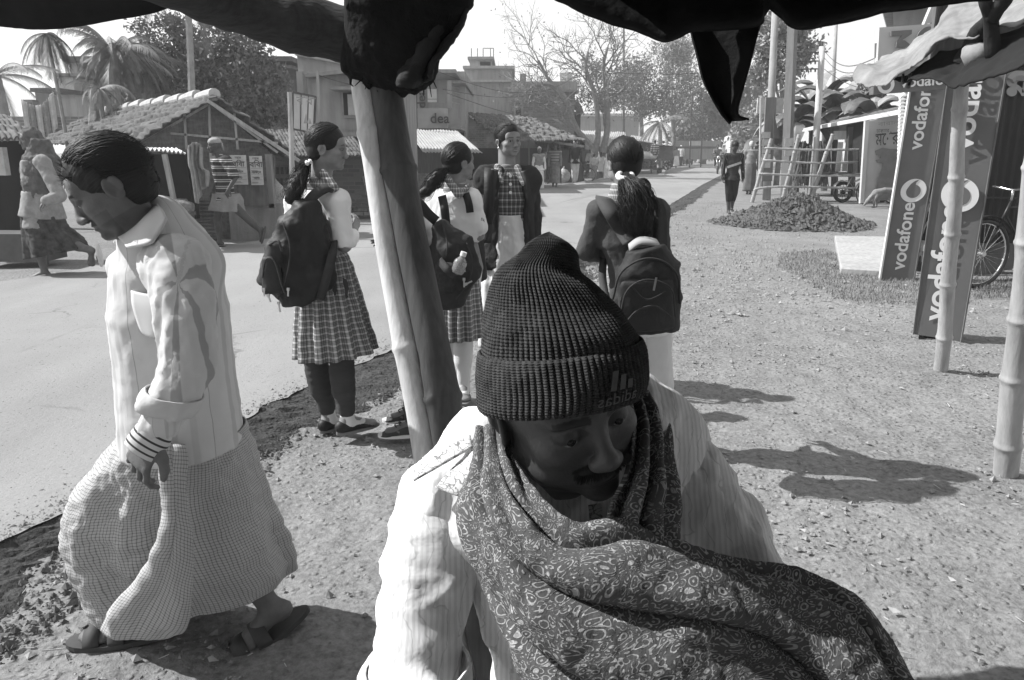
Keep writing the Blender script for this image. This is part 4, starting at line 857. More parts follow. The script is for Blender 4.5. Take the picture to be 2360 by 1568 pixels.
def tree(name, label, base, trunk, blobs, nl, ls, mat=None, bark=None, r0=.2, seed=1, cl=40, sig=.28, group=None, limbs=3):
    r = np.random.RandomState(seed); o = empty(name, base, label, 'tree', group); m = MB(); tp = crv([base]+trunk, 10); m.tube(tp, np.linspace(r0, r0*.5, 10), 8)
    top = np.array(trunk[-1]); cs = []
    for c, rad in blobs:
        c = np.array(c, float); rad = np.array(rad, float); m.tube(crv([tp[6+seed % 2], (tp[8]+c)/2+r.randn(3)*.15*rad, c], 8), np.linspace(r0*.5, r0*.12, 8), 6)
        for k in range(cl):
            d = r.randn(3); d /= np.linalg.norm(d); q = c+d*rad*(.35+.65*r.rand()**.5); cs.append(q)
            if k % 3 == 0: m.tube(crv([c-(0, 0, rad[2]*.3), (c+q)/2+r.randn(3)*.1*rad, q], 5), np.linspace(r0*.16, r0*.03, 5), 4)
    m.build('trunk', bark or m_bark, o, smooth=True); mr = np.mean([b[1] for b in blobs]); leaves(np.array(cs), [mr*sig]*3, nl, ls, r, 'crown', mat or m_leaf, o); return o
def px2m(px, Y): return px*Y/1750
def blob(x, y, rx, ry, Y, dy=None): return (PY(x, y, Y), (px2m(rx, Y), px2m(dy or rx, Y)*.8, px2m(ry, Y)))
tree('leafy_tree', 'broad loose leafy tree in front of the dark rendered house', down(PY(470, 400, 19)), [PY(475, 300, 19), PY(470, 240, 19)],
     [blob(*b, 19) for b in ((350, 120, 60, 55), (340, 175, 60, 45), (400, 90, 50, 40), (500, 105, 60, 50), (560, 130, 60, 50), (520, 185, 80, 55), (600, 190, 60, 50), (430, 200, 70, 50), (600, 240, 60, 40), (520, 250, 80, 35), (455, 150, 50, 50), (620, 280, 50, 30))], 15000, .12, r0=.16, seed=4, cl=22, sig=.2)
def palm(label, base, top, n, L, droop, r0, seed, leaf=.5, mat=None, fan=False, name='palm_tree', ring=True, up=.6, skirt=0):
    r = np.random.RandomState(seed); base, top = np.array(base, float), np.array(top, float); o = empty(name, down(base, base[2]), label, 'palm'); m = MB()
    k = 60; t = np.linspace(0, 1, k)[:, None]; P = base*(1-t)+top*t+V(.15, 0, 0)*np.sin(t*3.1)*np.linalg.norm(top-base)*.08
    m.tube(P, [r0*(1-.35*i/k)*(1+(.07 if i % 3 == 0 and ring else 0)) for i in range(k)], 8); m.build('trunk', M('palm_bark', .3, .3, 5, .9, .006, 20), o)
    v = []; f = []; q = 0
    for i in range(n):
        az = 2.4*i+r.rand()*.6; el = up-1.5*r.rand()**1.3+r.randn()*.1
        h = V(math.cos(az), math.sin(az), 0); pts = []; Lk = L*(.6+.6*r.rand()); dk = .4+.8*r.rand(); d = h*math.cos(el)+V(0, 0, math.sin(el)); p = top.copy()
        for s in range(13): pts.append(p.copy()); p = p+d*Lk/12; d = nrm(d-V(0, 0, droop*dk*.085*(1+s*.12)))
        pts = np.array(pts); sd = np.cross(h, [0, 0, 1])
        for s in range(13):
            w_ = .05*Lk*.5
            for j in range(4):
                a = pts[s]+(pts[min(s+1, 12)]-pts[s])*j/4; T = nrm(pts[min(s+1, 12)]-pts[max(s-1, 0)]); ll = leaf*Lk*.62*math.sin(.35+2.5*(s+j/4)/13)*(.8+.4*r.rand())
                if fan and s < 7: continue
                for sg in (-1, 1):
                    e = nrm(sd*sg*.8+T*.7+V(0, 0, -.55-.3*r.rand())); v += [a-T*w_*.35, a+T*w_*.35, a+e*ll*(.5+.6*r.rand())]; f.append((q, q+1, q+2)); q += 3
        for s in range(12):
            a, b = pts[s], pts[s+1]; u_ = V(0, 0, .012*L); v += [a, b, b+u_, a+u_]; f.append((q, q+1, q+2, q+3)); q += 4
    mk('fronds', v, f, mat or m_leaf, o); return o
palm('tall slim palm with drooping fronds left of the terrace house', down(PY(152, 300, 17))+V(0, 0, 0), PY(107, 78, 17), 20, .95, 2.0, .05, 1, .5, M('leaf_dark', .05, .4, 4, .7), up=.3)
palm('coconut palm cut by the left edge of the photo', down(PY(22, 320, 15)), PY(-12, 175, 15), 14, 1.35, .9, .15, 2, .4, m_leafl, up=.7)
palm('bushy palm with hanging dry fronds beside the leafy tree', down(PY(262, 330, 17.5)), PY(262, 125, 17.5), 70, 1.15, 1.5, .10, 3, .55, m_leaf, up=1.0)
palm('small drooping palm below the bushy palm', down(PY(235, 330, 16.5)), PY(228, 205, 16.5), 26, .75, 2.2, .07, 5, .5, m_leafl, up=.5)
palm('dark fan palm with broad hanging leaves behind the leafy tree', down(PY(335, 330, 18.5)), PY(330, 125, 18.5), 26, 1.1, 1.9, .08, 6, .6, m_leaf, up=.6)
o = palm('tall ringed palm trunk rising behind the tiled hut', down(PY(432, 400, 15.5)), PY(424, -120, 15.5), 12, 1.6, 1.2, .085, 7, .5, m_leaf, up=.5)
# bare tree over the market
def bare(name, label, stems, Y, r0, seed, nleaf, group=None, depth=4, ls=.12):
    r = np.random.RandomState(seed); o = empty(name, down(stems[0][0]), label, 'tree', group); m = MB(); tips = []
    def grow(p, d, L, rad, lv):
        n = 5; pts = [p]; dd = d.copy()
        for i in range(n): dd = nrm(dd+r.randn(3)*.16+V(0, 0, .04)); pts.append(pts[-1]+dd*L/n)
        m.tube(pts, np.linspace(rad, rad*.55, n+1), 5 if lv < 2 else 3, cap=False)
        if lv <= 1: tips.append(pts[-1]); tips.append(pts[3])
        if lv == 0: return
        for k in range(3):
            q = pts[2+k] if k < 3 else pts[-1]; ax = nrm(np.cross(dd, r.randn(3))); nd = nrm(dd*.75+ax*(.75+.3*r.rand())); grow(q, nd, L*.68, rad*.55, lv-1)
        grow(pts[-1], dd, L*.75, rad*.6, lv-1)
    for st_ in stems:
        c = crv(st_, 14); rr_ = np.linspace(r0, r0*.35, 14); m.tube(c, rr_, 8)
        for i in (5, 7, 9, 11, 13):
            d = nrm(c[i]-c[i-1]); ax = nrm(np.cross(d, r.randn(3))); grow(c[i], nrm(d*.8+ax*.7*(i < 13)), .14*np.linalg.norm(c[-1]-c[0])+.6, rr_[i]*.6, depth-1)
    m.build('trunk', m_bark, o); 
    if nleaf: leaves(np.array(tips), [.12*3]*3, nleaf, ls, r, 'crown', m_leaf, o, droop=1)
    return o
Yb = 43
q = lambda x, y, Y=Yb: PY(x, y, Y)
bare('bare_tree', 'nearly leafless spreading tree forking low above the market sheds', [[down(q(1372, 400)), q(1370, 350), q(1330, 300), q(1305, 240), q(1270, 195), q(1240, 140)], [q(1370, 350), q(1378, 300), q(1370, 220), q(1350, 160), q(1355, 120)], [q(1388, 352), q(1400, 290), q(1395, 200), q(1390, 150), q(1400, 110)], [q(1310, 245), q(1280, 200), q(1240, 195), q(1215, 210)]], Yb, .19, 3, 700)
tree('leafy_tree', 'thin crowned tree standing behind the bare tree', down(q(1400, 400, 56)), [q(1395, 300, 56), q(1390, 240, 56)], [blob(*b, 56) for b in ((1345, 190, 35, 40), (1365, 155, 30, 25), (1400, 200, 30, 35), (1375, 235, 40, 25))], 3200, .2, r0=.2, seed=9, cl=16)
tree('leafy_tree', 'broad grey-green tree left of the triangular flap', down(q(1475, 385, 75)), [q(1478, 300, 75), q(1475, 250, 75)], [blob(*b, 75) for b in ((1470, 170, 38, 26), (1440, 200, 40, 30), (1500, 210, 45, 30), (1465, 245, 50, 25), (1530, 250, 50, 22))], 9000, .26, r0=.28, seed=5, cl=30)
tree('leafy_tree', 'tall open tree reaching up behind the triangular flap', down(q(1550, 385, 80)), [q(1552, 320, 80), q(1545, 260, 80)], [blob(*b, 80) for b in ((1555, 110, 35, 25), (1535, 130, 40, 28), (1575, 120, 30, 25), (1560, 165, 45, 25), (1590, 200, 40, 25), (1595, 240, 35, 25))], 8000, .26, mat=m_leafl, r0=.25, seed=6, cl=30)
tree('leafy_tree', 'pale hazy tree right of the flap tip', down(q(1690, 375, 80)), [q(1690, 320, 80), q(1690, 280, 80)], [blob(*b, 80) for b in ((1700, 200, 45, 28), (1725, 230, 35, 28), (1660, 235, 50, 28), (1690, 265, 50, 22))], 9000, .4, r0=.4, seed=7, cl=26)
tree('leafy_tree', 'tall airy tree behind the utility poles', down(q(1790, 400, 34)), [q(1800, 300, 34), q(1805, 200, 34)], [blob(*b, 34) for b in ((1790, 60, 40, 22), (1830, 75, 40, 20), (1765, 110, 40, 22), (1850, 115, 40, 18), (1800, 150, 60, 18), (1840, 50, 30, 20), (1770, 175, 45, 14))], 7500, .2, mat=m_leafl, r0=.13, seed=8, cl=24)
tree('leafy_tree', 'low hazy roadside tree far down the road', down(q(1620, 372, 95)), [q(1622, 320, 95), q(1622, 300, 95)], [blob(*b, 95) for b in ((1600, 285, 40, 25), (1640, 270, 40, 30), (1660, 300, 35, 20), (1580, 310, 40, 15))], 9000, .45, r0=.4, seed=10, cl=26)
tree('leafy_tree', 'dense dark tree at the fence end by the road', down(q(1735, 375, 70)), [q(1735, 330, 70), q(1732, 300, 70)], [blob(*b, 70) for b in ((1730, 290, 45, 30), (1760, 270, 40, 30), (1740, 325, 40, 22))], 8000, .35, mat=m_leafl, r0=.3, seed=12, cl=26)
o = palm('small palm between the masts and the market', down(q(1520, 375, 58)), q(1520, 283, 58), 18, 2.2, 1.0, .2, 8, .5, m_leaf, up=.7)
part_ = tag(part('hedge', m_leaf, None, (1840, 2040, 300, 330, 30, 1), origin=down(PY(1900, 400, 30))), None)
bpy.data.objects.remove(part_)
# banana plants
def banana(label, x, y0, ytop, Y, n, L, seed):
    r = np.random.RandomState(seed); b = down(PY(x, y0, Y)); t = PY(x, ytop, Y); o = empty('banana_plant', b, label, 'plant', 'banana plants behind the kiosk'); m = MB(); m.tube([b, (b+t)/2, t], [.13, .11, .07], 8); m.build('stem', m_barkd, o)
    for i in range(n):
        az = 2.4*i+r.rand(); el = 1.45-1.1*(i/n)-.2*r.rand(); h = V(math.cos(az), math.sin(az), 0); s = np.cross(h, [0, 0, 1]); p = t.copy(); d = h*math.cos(el)+V(0, 0, math.sin(el)); g_ = []
        Lk = L*(.8+.4*r.rand())
        for k in range(12):
            w_ = L*.17*math.sin(.25+2.75*k/11)**.6*(k > 1)+.02; row = [p+s*w_*u+V(0, 0, -.35*abs(u)*w_-(.04 if (k+int(u*4)) % 3 == 0 else 0)*abs(u)*L*.3) for u in (-1, -.6, 0, .6, 1)]; g_.append(row); p = p+d*Lk/11; d = nrm(d-V(0, 0, .17+.02*k))
        m = MB(); m.grid(np.array(g_)); m.build('leaf', m_leafl if i % 3 == 0 else M('banana_leaf', .10, .5, 3, .5), o, thick=.004)
for i, a in enumerate(((1835, 420, 285, 27, 13, 1.6, 1), (1870, 420, 255, 28, 13, 1.8, 2), (1925, 420, 260, 27, 14, 1.8, 3), (1965, 420, 262, 26, 14, 1.7, 4), (2010, 400, 270, 25, 12, 1.5, 5), (1760, 400, 340, 34, 10, 1.6, 6), (1900, 420, 235, 30, 12, 1.9, 7))):
    banana(['leftmost banana plant behind the thick dark pole', 'banana plant right behind the whitewashed pole', 'banana plant over the fence middle with torn upright leaves', 'banana plant above the slanting kiosk roof', 'rightmost banana plant beside the horizontal shop board', 'low banana plant left of the pale pole by the road', 'tall banana plant at the back of the clump'][i], *a)
r = np.random.RandomState(9); m = MB()
for i in range(260):
    x = 1838+r.rand()*72; p = PY(x, 325+r.rand()*20, 26+r.rand()*1.5); m.tube([p, p-V(r.randn()*.08, 0, .6), p-V(r.randn()*.15, 0, 1.1+.3*r.rand())], [.03, .045, .01], 4)
tag(m.build('dry_leaf_clump', M('dry_leaf', .12, .7, 8, .9), origin=down(PY(1875, 420, 26)), smooth=False), kind='stuff')
tree('leafy_tree', 'flowering shrub at the tip of the cloth awning', down(q(2015, 420, 26)), [q(2010, 260, 26), q(2012, 230, 26)], [blob(*b, 26) for b in ((2005, 190, 18, 22), (2020, 225, 18, 15))], 1500, .13, mat=m_leafl, r0=.05, seed=14, cl=14)
# ================================================================= overhead: log, tarpaulins, leaning pole
m_tarp = M('black_tarp', .006, .5, 4, .75, .008, 12, spec=.2); m_log = M('dark_log', .045, .6, 5, .9, .008, 22, stretch=(1, 5, 5), streak=.4)
def sheet(name, label, rows, nu, nv, amp=.02, seed=1, parent=None, mat=None, thick=.006, rag=0, sc=3):
    P = patch(rows, nu, nv); P = P+gnormals(P)*(amp*fbm(P, sc, 4, seed)+amp*.3*fbm(P, sc*4, 3, seed+1))[..., None]
    if rag: P[0] += rag*NR.randn(nv)[:, None]*UP
    m = MB(); m.grid(P, griduv(P)); o = m.build(name, mat or m_tarp, parent, origin=P[0, 0], smooth=True, thick=thick); return tag(o, label, 'tarpaulin') if label else o
def R(y, x, z): return V(x, y, z)
e1 = [(-120, 66), (0, 62), (80, 68), (165, 66), (260, 49), (360, 28), (450, -10)]
sheet('tarpaulin', 'black tarpaulin edge hanging over the top left corner', [[Cc(x, y, 1.9) for x, y in e1], [Cc(x, y-60, 1.86) for x, y in e1], [Cc(x, y-230, 1.7) for x, y in e1]], 24, 60, .008, 2)
e2 = [(1262, -14), (1310, 12), (1345, 30), (1400, 53), (1440, 66), (1480, 78), (1536, 96), (1590, 74), (1665, 70), (1745, 60), (1758, 38), (1773, 22), (1800, 42), (1838, 66), (1900, 60), (1962, 50), (2040, 29), (2100, 22), (2145, 14), (2260, 1), (2420, -14)]
sheet('tarpaulin', 'long black tarpaulin hanging along the top right', [[Cc(x, y, 2.0-.0001*x) for x, y in e2], [Cc(x, y-40+.2*abs(y-40), 1.98-.0001*x) for x, y in e2], [Cc(x, -110, 1.9) for x, y in e2], [Cc(x, -330, 1.65) for x, y in e2]], 30, 220, .006, 3)
rows = [[(1586, 42), (1625, 45), (1665, 45), (1712, 40), (1760, 20)], [(1592, 76), (1626, 88), (1666, 92), (1710, 84), (1748, 58)], [(1606, 130), (1640, 140), (1672, 140), (1712, 125), (1738, 90)], [(1618, 180), (1645, 185), (1678, 185), (1708, 175), (1725, 140)], [(1640, 225), (1660, 228), (1682, 228), (1698, 220), (1708, 200)], [(1662, 262), (1675, 262), (1684, 262), (1690, 262), (1694, 262)], [(1682, 286), (1690, 280), (1697, 278), (1706, 278), (1721, 277)]]
P = patch([[Cc(x, y, 1.93) for x, y in rw] for rw in rows], 40, 24); P[:, :, 1] += .02*np.sin(np.linspace(0, 5, 24))[None]; m = MB(); m.grid(P, griduv(P))
tag(m.build('torn_flap', m_tarp, origin=P[-1, 0], smooth=True, thick=.006), 'dark pointed rag flap hanging down from the tarpaulin edge', 'tarpaulin')
m = MB(); c = crv([Cc(150, -125, 1.7), Cc(420, -40, 1.85), Cc(600, 30, 1.95), Cc(760, 72, 2.0), Cc(905, 118, 2.02)], 40); rr_ = .071*(1+.05*np.sin(np.arange(40)*.6)+.03*np.sin(np.arange(40)*1.7)); rr_[24:30] *= 1.08; rr_[-4:] *= .9
m.tube(c, rr_, 22); tag(m.build('log_beam', m_log, origin=c[0], smooth=True, sharp=70), 'thick dark wooden beam slanting down to the pole top', 'beam')
# leaning double bamboo pole: sunlight and shade put into the stem colours
lp = empty('leaning_pole', G(1120, 1610), 'pair of thick bamboo poles leaning together in the foreground, left coloured sunlit, right shaded', 'post')
bamboo('bamboo_stem', G(1150, 1640), Cc(868, 110, 2.02), .048, M('bamboo_shade_tone', .08, .6, 5, .6, .003, 26, stretch=(2, 2, .5), streak=.35), lp, .62, bend=.0, n=28, seed=11, taper=.93)
bamboo('bamboo_stem', G(1074, 1640)+V(0, .03, 0), Cc(826, 160, 2.02), .036, M('bamboo_sun_tone', .66, .3, 9, .55, .003, 26, stretch=(2, 2, .6), streak=.2), lp, .62, bend=.0, n=26, seed=12, taper=.88)
# knot of rag at the pole head
kn = SDF(); r = np.random.RandomState(4)
for x, y, d, s in ((850, 130, 1.98, .07), (900, 110, 1.95, .09), (935, 140, 1.98, .07), (880, 60, 1.95, .09), (940, 60, 1.95, .10), (960, 165, 1.99, .045), (825, 155, 2.0, .03), (985, 30, 1.93, .08), (905, 165, 2.0, .06), (1010, -20, 1.9, .09), (860, 0, 1.9, .07)):
    kn.ell(Cc(x, y, d), (s, s*.7, s*.8), k=.05)
v, f = kn.mesh(.008, disp=lambda v: v*0+(.012*fbm(v, 6, 4, 3)+.006*fbm(v, 22, 3, 5))[:, None]*UP)
tag(mk('rag_knot', v, f, M('rag', .005, .6, 9, .95, .01, 40), origin=Cc(900, 200, 2), smooth=True), 'wad of blackened rag tied round the pole head', 'rag')
rows = [[(1090, -20), (1060, -20), (1030, -25), (1000, -30)], [(1075, 30), (1045, 40), (1005, 60), (975, 50)], [(1045, 95), (1010, 110), (975, 120), (945, 115)], [(1003, 148), (985, 160), (945, 170), (925, 160)], [(992, 175), (975, 192), (935, 205), (915, 195)]]
sheet('hanging_rag', 'black folded rag hanging right of the pole head', [[Cc(x, y, 1.9+.04*(i % 2)) for i, (x, y) in enumerate(rw)] for rw in rows], 50, 30, .014, 7, sc=5, mat=M('rag2', .02, .5, 5, .8, .01, 20), rag=0, thick=.012)
m = MB(); r = np.random.RandomState(2)
for i in range(60):                                    # frayed threads round the pole head
    p = Cc(805+r.rand()*190, 160+r.rand()*25, 1.98); m.tube([p, p+r.randn(3)*.008-V(0, 0, .012), p+r.randn(3)*.014-V(0, 0, .025)], [.004, .003, .001], 4)
tag(m.build('frayed_fibre', m_tarp), kind='stuff')

# unseen stall roof and back matting, added to shade the seated man
sr = [[V(-.62, 1.9, 2.02), V(.3, 1.95, 2.0), V(1.4, 1.9, 1.98), V(2.6, 1.8, 1.95)], [V(-.66, 1.1, 2.06), V(.3, 1.1, 2.04), V(1.4, 1.1, 2.04), V(2.6, 1.1, 2.02)], [V(-.7, 0, 2.1), V(.3, 0, 2.08), V(1.4, 0, 2.1), V(2.6, 0, 2.08)], [V(-.9, -1.4, 2.15), V(.3, -1.4, 2.15), V(1.4, -1.4, 2.15), V(2.6, -1.4, 2.15)]]
sheet('added_shade_roof', 'unseen black cloth roof of the stall, added to shade the seated man', sr, 40, 40, .02, 9, sc=2)
bw2 = empty('added_fill_blocker', V(.6, -1.3, 0), 'unseen bamboo matting wall behind the stall, added to cut fill light', 'wall'); m = MB(); m.box((.8, -1.3, 1.05), (3.6, .04, 2.1)); m.build('matting', m_mat, bw2)
for x in (-.95, .8, 2.5): m = MB(); m.tube([V(x, -1.22, 0), V(x, -1.22, 2.1)], .045, 10); m.build('post', m_bamboo, bw2)
# ================================================================= people
def skin_mat(name, base, rough=.55):
    if name in MATS: return MATS[name]
    t = NT(name, rough, .35); a = t.n('ShaderNodeAttribute'); a.attribute_name = 'tone'; o = t.co('Object')
    c = t.ramp(t.noise(o, 26, 5), [(.3, base*.82), (.7, base*1.12)]); t.col(t.mix(1.0, c, a.outputs['Fac'], 'MULTIPLY')); t.bump(t.noise(o, 220, 4), .0008); MATS[name] = t.m; return t.m
def hair_mat(name, base=.009, rough=.5):
    if name in MATS: return MATS[name]
    t = NT(name, rough, .28); a = t.co('UV'); n = t.noise(a, 1.0, 4, .6); t.col(t.ramp(n, [(.3, base*.5), (.7, base*1.8)])); t.bump(n, .003, .8); MATS[name] = t.m; return t.m
def plaid_mat(name, base, dark, light, N=30, fine=True, rough=.9, warp=0):
    if name in MATS: return MATS[name]
    t = NT(name, rough, .15); uv = t.co('UV', (N, N, 1)); s = t.n('ShaderNodeSeparateXYZ'); t.l(uv, s.inputs[0]); g = []
    for ax in (0, 1):
        fr = t.math('FRACT', s.outputs[ax]); g.append(t.ramp(fr, [(0, 0), (.18, 1), (.30, .25), (.38, 1), (.55, .2), (.62, 1), (.80, 0)] if fine else [(0, 1), (.24, 0)], 'CONSTANT' if not fine else 'LINEAR'))
    mx = t.math('ADD', g[0], g[1]); c = t.ramp(t.math('MULTIPLY', mx, .5), [(0, light), (.5, base), (1, dark)]); n = t.noise(t.co('Object'), 6, 4); c = t.mix(.35, c, t.ramp(n, [(.3, .6), (.7, 1)]), 'MULTIPLY')
    t.col(c); t.bump(t.noise(t.co('Object'), 60, 3), .0012); MATS[name] = t.m; return t.m
def stripe_mat(name, a, b, N=20, axis=0, duty=.5, rough=.9, extra=None, kind='UV'):
    if name in MATS: return MATS[name]
    t = NT(name, rough, .15); uv = t.co(kind, (N, N, N)); s = t.n('ShaderNodeSeparateXYZ'); t.l(uv, s.inputs[0]); fr = t.math('FRACT', s.outputs[axis])
    c = t.ramp(fr, extra or [(0, a), (duty-.04, a), (duty, b), (.97, b), (1, a)]); t.col(t.mix(.3, c, t.ramp(t.noise(t.co('Object'), 9, 4), [(.3, .65), (.7, 1)]), 'MULTIPLY')); t.bump(t.noise(t.co('Object'), 12, 4, .5, .6), .004); MATS[name] = t.m; return t.m
sk1, sk2, sk3 = skin_mat('skin', .13), skin_mat('skin_light', .22), skin_mat('skin_dark', .075)
hm = hair_mat('hair'); m_eye = M('eye_white', .32, .05, 5, .25); m_iris = M('iris', .01, .1, 5, .1)
def frame(f, u=(0, 0, 1)):
    y = nrm(f); x = nrm(np.cross(y, u)); z = np.cross(x, y); return np.stack([x, y, z], 1)
CM = .01
def head(S, c, R, s=1.0, kind='f', ears=True, jaw=1.0, nose=1.0, lid=.38, lz=-.45):
    c = np.array(c, float); q = s*CM; p = lambda x, y, z: c+R@(np.array([x, y, z], float)*q); fem = kind == 'f'; jaw *= .86 if fem else 1; nose *= .97 if fem else 1
    E = lambda x, y, z, a, b, d, k=1.0, sub=False, Rr=None: S.ell(p(x, y, z), np.array([a, b, d])*q, R if Rr is None else R@Rr, k*q, sub)
    E(0, -1.3, 2.7, 7.5, 9.4, 8.6, 1); E(0, 1.0, -2.2, 6.0, 7.0, 7.6, 2.5); E(0, 3.6, -6.6, 4.5*jaw, 4.6, 4.0, 2.2); E(0, 7.0, -9.3, 2.1*jaw, 1.7, 1.6, 1.6)
    E(0, 6.4, 2.8, 5.4, 1.7, 3.0, 2.0); E(0, 7.9-.6*fem, 1.7, 4.6, 1.1, .8, 1.4)
    for sx in (-1, 1):
        E(sx*4.4, 5.3, -2.8, 2.1, 2.3, 1.8, 2.0); E(sx*3.9, 3.2, -6.3, 2.4*jaw, 3.2, 2.4, 2.0); E(sx*3.15, 8.9, -.3, 1.75, 1.25, 1.0, 1.4, True)
        E(sx*3.1, 7.0, -.25, 1.55, 1.45, 1.35, .5); E(sx*3.1, 8.55, lz, 1.25, .9, lid, .15, True); E(sx*1.25, 9.2*1, -4.2, .85, 1.0, .75, .6)
        if ears:
            Er = np.array(Matrix.Rotation(sx*-.35, 3, 'Z'))@np.array(Matrix.Rotation(-.2, 3, 'X')); E(sx*7.6, -1.2, -1.6, .75, 2.0, 3.1, .7, False, Er); E(sx*7.9, -2.6, -.6, .7, 1.1, 2.0, .6, False, Er); E(sx*8.3, -.9, -1.4, .55, 1.1, 1.9, .4, True, Er)
    S.cone(p(0, 8.0, 1.2), p(0, 9.9*nose, -3.4), (.75-.15*fem)*q, (1.0-.15*fem)*q, 1.5*q); E(0, 10.1*nose, -3.7, 1.05, 1.0, .95, .8)
    for sx in (-1, 1): E(sx*.65, 9.7, -4.75, .35, .5, .35, .3, True)
    E(0, 8.0, -6.0, 2.5, 1.0, .55, .9); E(0, 7.9, -7.25, 2.1, 1.05, .65, .8); E(0, 9.3, -6.6, 2.5, .75, .16, .35, True); E(0, 8.9, -8.2, 2.0, .5, .5, .8, True)
    return p
def tone(v, c, R, s=1.0, brow=.12, lip=.7, stubble=1.0, must=0, top=1.0):
    L = (v-c)@R/(s*CM); t = np.ones(len(v)); x, y, z = np.abs(L[:, 0]), L[:, 1], L[:, 2]
    inh = (np.abs(L) < 13).all(1) & (y > 3)
    b = inh & (np.abs(z-(1.9-.12*(x-2.8)**2*.5)) < (.55 if brow < .3 else .34)) & (x > 1.0) & (x < 5.0); t[b] = brow
    l = inh & (x < 2.4) & (z > -7.9+.15*x*x) & (z < -5.6-.1*x*x) & (y > 6.5); t[l] *= lip if brow < .3 else .85
    e = inh & (((x-3.1)/1.9)**2+((z+.3)/1.0)**2 < 1); t[e] *= .6
    sb = inh & (z < -4.5) & ~l; t[sb] *= stubble; sb2 = (np.abs(L) < 13).all(1) & (z < -7) & (z > -12); t[sb2] *= stubble
    if must: mm = inh & (x < 3.4) & (np.abs(z-(-5.25-.06*x*x)) < .75) & (y > 6.2); t[mm] = must
    return t
def eyes(parent, p, R, s, open_=True):
    for sx in (-1, 1):
        m = MB(); n = 10
        def ball(c, r, m=m):
            a, b = np.meshgrid(np.linspace(0, math.pi, n), np.linspace(0, 2*math.pi, 14), indexing='ij'); m.grid(c+r*np.stack([np.sin(a)*np.cos(b), np.sin(a)*np.sin(b), np.cos(a)], -1))
        ball(p(sx*3.1, 7.05, -.4), 1.32*s*CM); o = m.build('eye', m_eye, parent, smooth=True)
        m = MB(); c = p(sx*3.1+.15, 8.2, -.5); 
        a, b = np.meshgrid(np.linspace(0, math.pi, 8), np.linspace(0, 2*math.pi, 12), indexing='ij'); g_ = np.stack([np.sin(a)*np.cos(b)*.62, np.sin(a)*np.sin(b)*.3, np.cos(a)*.62], -1)*s*CM
        m.grid(c+g_@R.T); m.build('iris', m_iris, o, smooth=True)
def hair_cap(S, c, R, s=1.0, line=5.2, side=-2.0, nape=-6.5, thick=.45, noise=.1, tmp=(9.6, 7.6), face=None):
    """scalp of hair: shell over the skull, cut away over the face and ears"""
    q = s*CM; p = lambda x, y, z: c+R@(np.array([x, y, z], float)*q)
    S.ell(p(0, -1.6, 3.0), np.array([7.75+thick, 9.55+thick, 8.7+thick])*q, R, 1*q); S.ell(p(0, -4.6, -2.2), np.array([6.6+thick, 5.6+thick, 6.4])*q, R, 2*q)
    if face:
        S.ell(p(0, 8.6, face-7.2), np.array([5.9, 6.2, 7.2])*q, R, .4*q, True); S.ell(p(0, 2.2, -7.0), np.array([5.6, 6.0, 5.5])*q, R, .5*q, True); S.half(p(0, 0, nape), R@np.array([0, .0, -1.0])); return p
    S.ell(p(0, 7.3, line-5.6), np.array([6.3*(tmp[0]/9.6)**.6, 6.6, 5.6])*q, R, .5*q, True); S.ell(p(0, 8.5, line-8), np.array([tmp[0], tmp[1], 6.0])*q, R, .5*q, True); S.ell(p(0, 1.2, -6.2), np.array([12, 4.2, 5.3])*q, R, .5*q, True)
    S.half(p(0, 0, nape), R@np.array([0, .0, -1.0]))
    return p
def hair_uv(v, c, R, s, pole=(0, -9, -3), k=26):       # strands run from the forehead back to a gathering point
    L = (v-c)@R/(s*CM); d = L-np.array(pole); th = np.arctan2(d[:, 0], d[:, 2]+.01); r = np.linalg.norm(d, axis=1)
    return np.stack([th*k, r*.16], 1)
def hand(S, w, d, nrml, s=1.0, curl=.5, side=1, spread=.12, thumb=.6, cs=None):
    """palm from wrist w along d, fingers curling towards nrml"""
    w = np.array(w, float); y = nrm(d); z = nrm(np.array(nrml, float)-y*np.dot(nrml, y)); x = np.cross(y, z)*side; q = s*CM
    P = lambda a, b, c_: w+(x*a+y*b+z*c_)*q
    S.slab(P(0, -.5, 0), P(0, 4, .1), (2.6*q, 1.7*q), (3.9*q, 1.3*q), x, 1.2*q, .6*q); S.slab(P(0, 4, .1), P(0, 8.2, 0), (3.9*q, 1.3*q), (4.1*q, 1.05*q), x, 1*q, .8*q)
    for i, (fx, L, r) in enumerate(((3.1, 7.0, .86), (1.05, 7.9, .9), (-1.05, 7.3, .86), (-3.0, 5.8, .76))):
        cu = cs[i] if cs else curl*(1+.12*i); p0 = P(fx, 8.0-.25*abs(i-1.2), 0); ang = cu*.55; sp = spread*(1.5-i)
        for ph, fr in enumerate((.45, .31, .26)):
            dv_ = nrm(y*math.cos(ang)+z*math.sin(ang)+x*sp*.5); p1 = p0+dv_*L*fr*q; S.cone(p0, p1, r*q*(1-.1*ph), r*q*(.9-.1*ph), .45*q); p0 = p1; ang += cu*(1.05 if ph == 0 else .8)
    t0 = P(3.0, 1.8, .3); t1 = t0+(x*1.9+y*2.2+z*1.3*thumb)*q; t2 = t1+(x*.9+y*2.4+z*1.2*thumb)*q; t3 = t2+(x*.1+y*2.3+z*1.0*thumb)*q
    S.chain([t0, t1, t2, t3], [1.5*q, 1.15*q, .98*q, .82*q], .9*q)
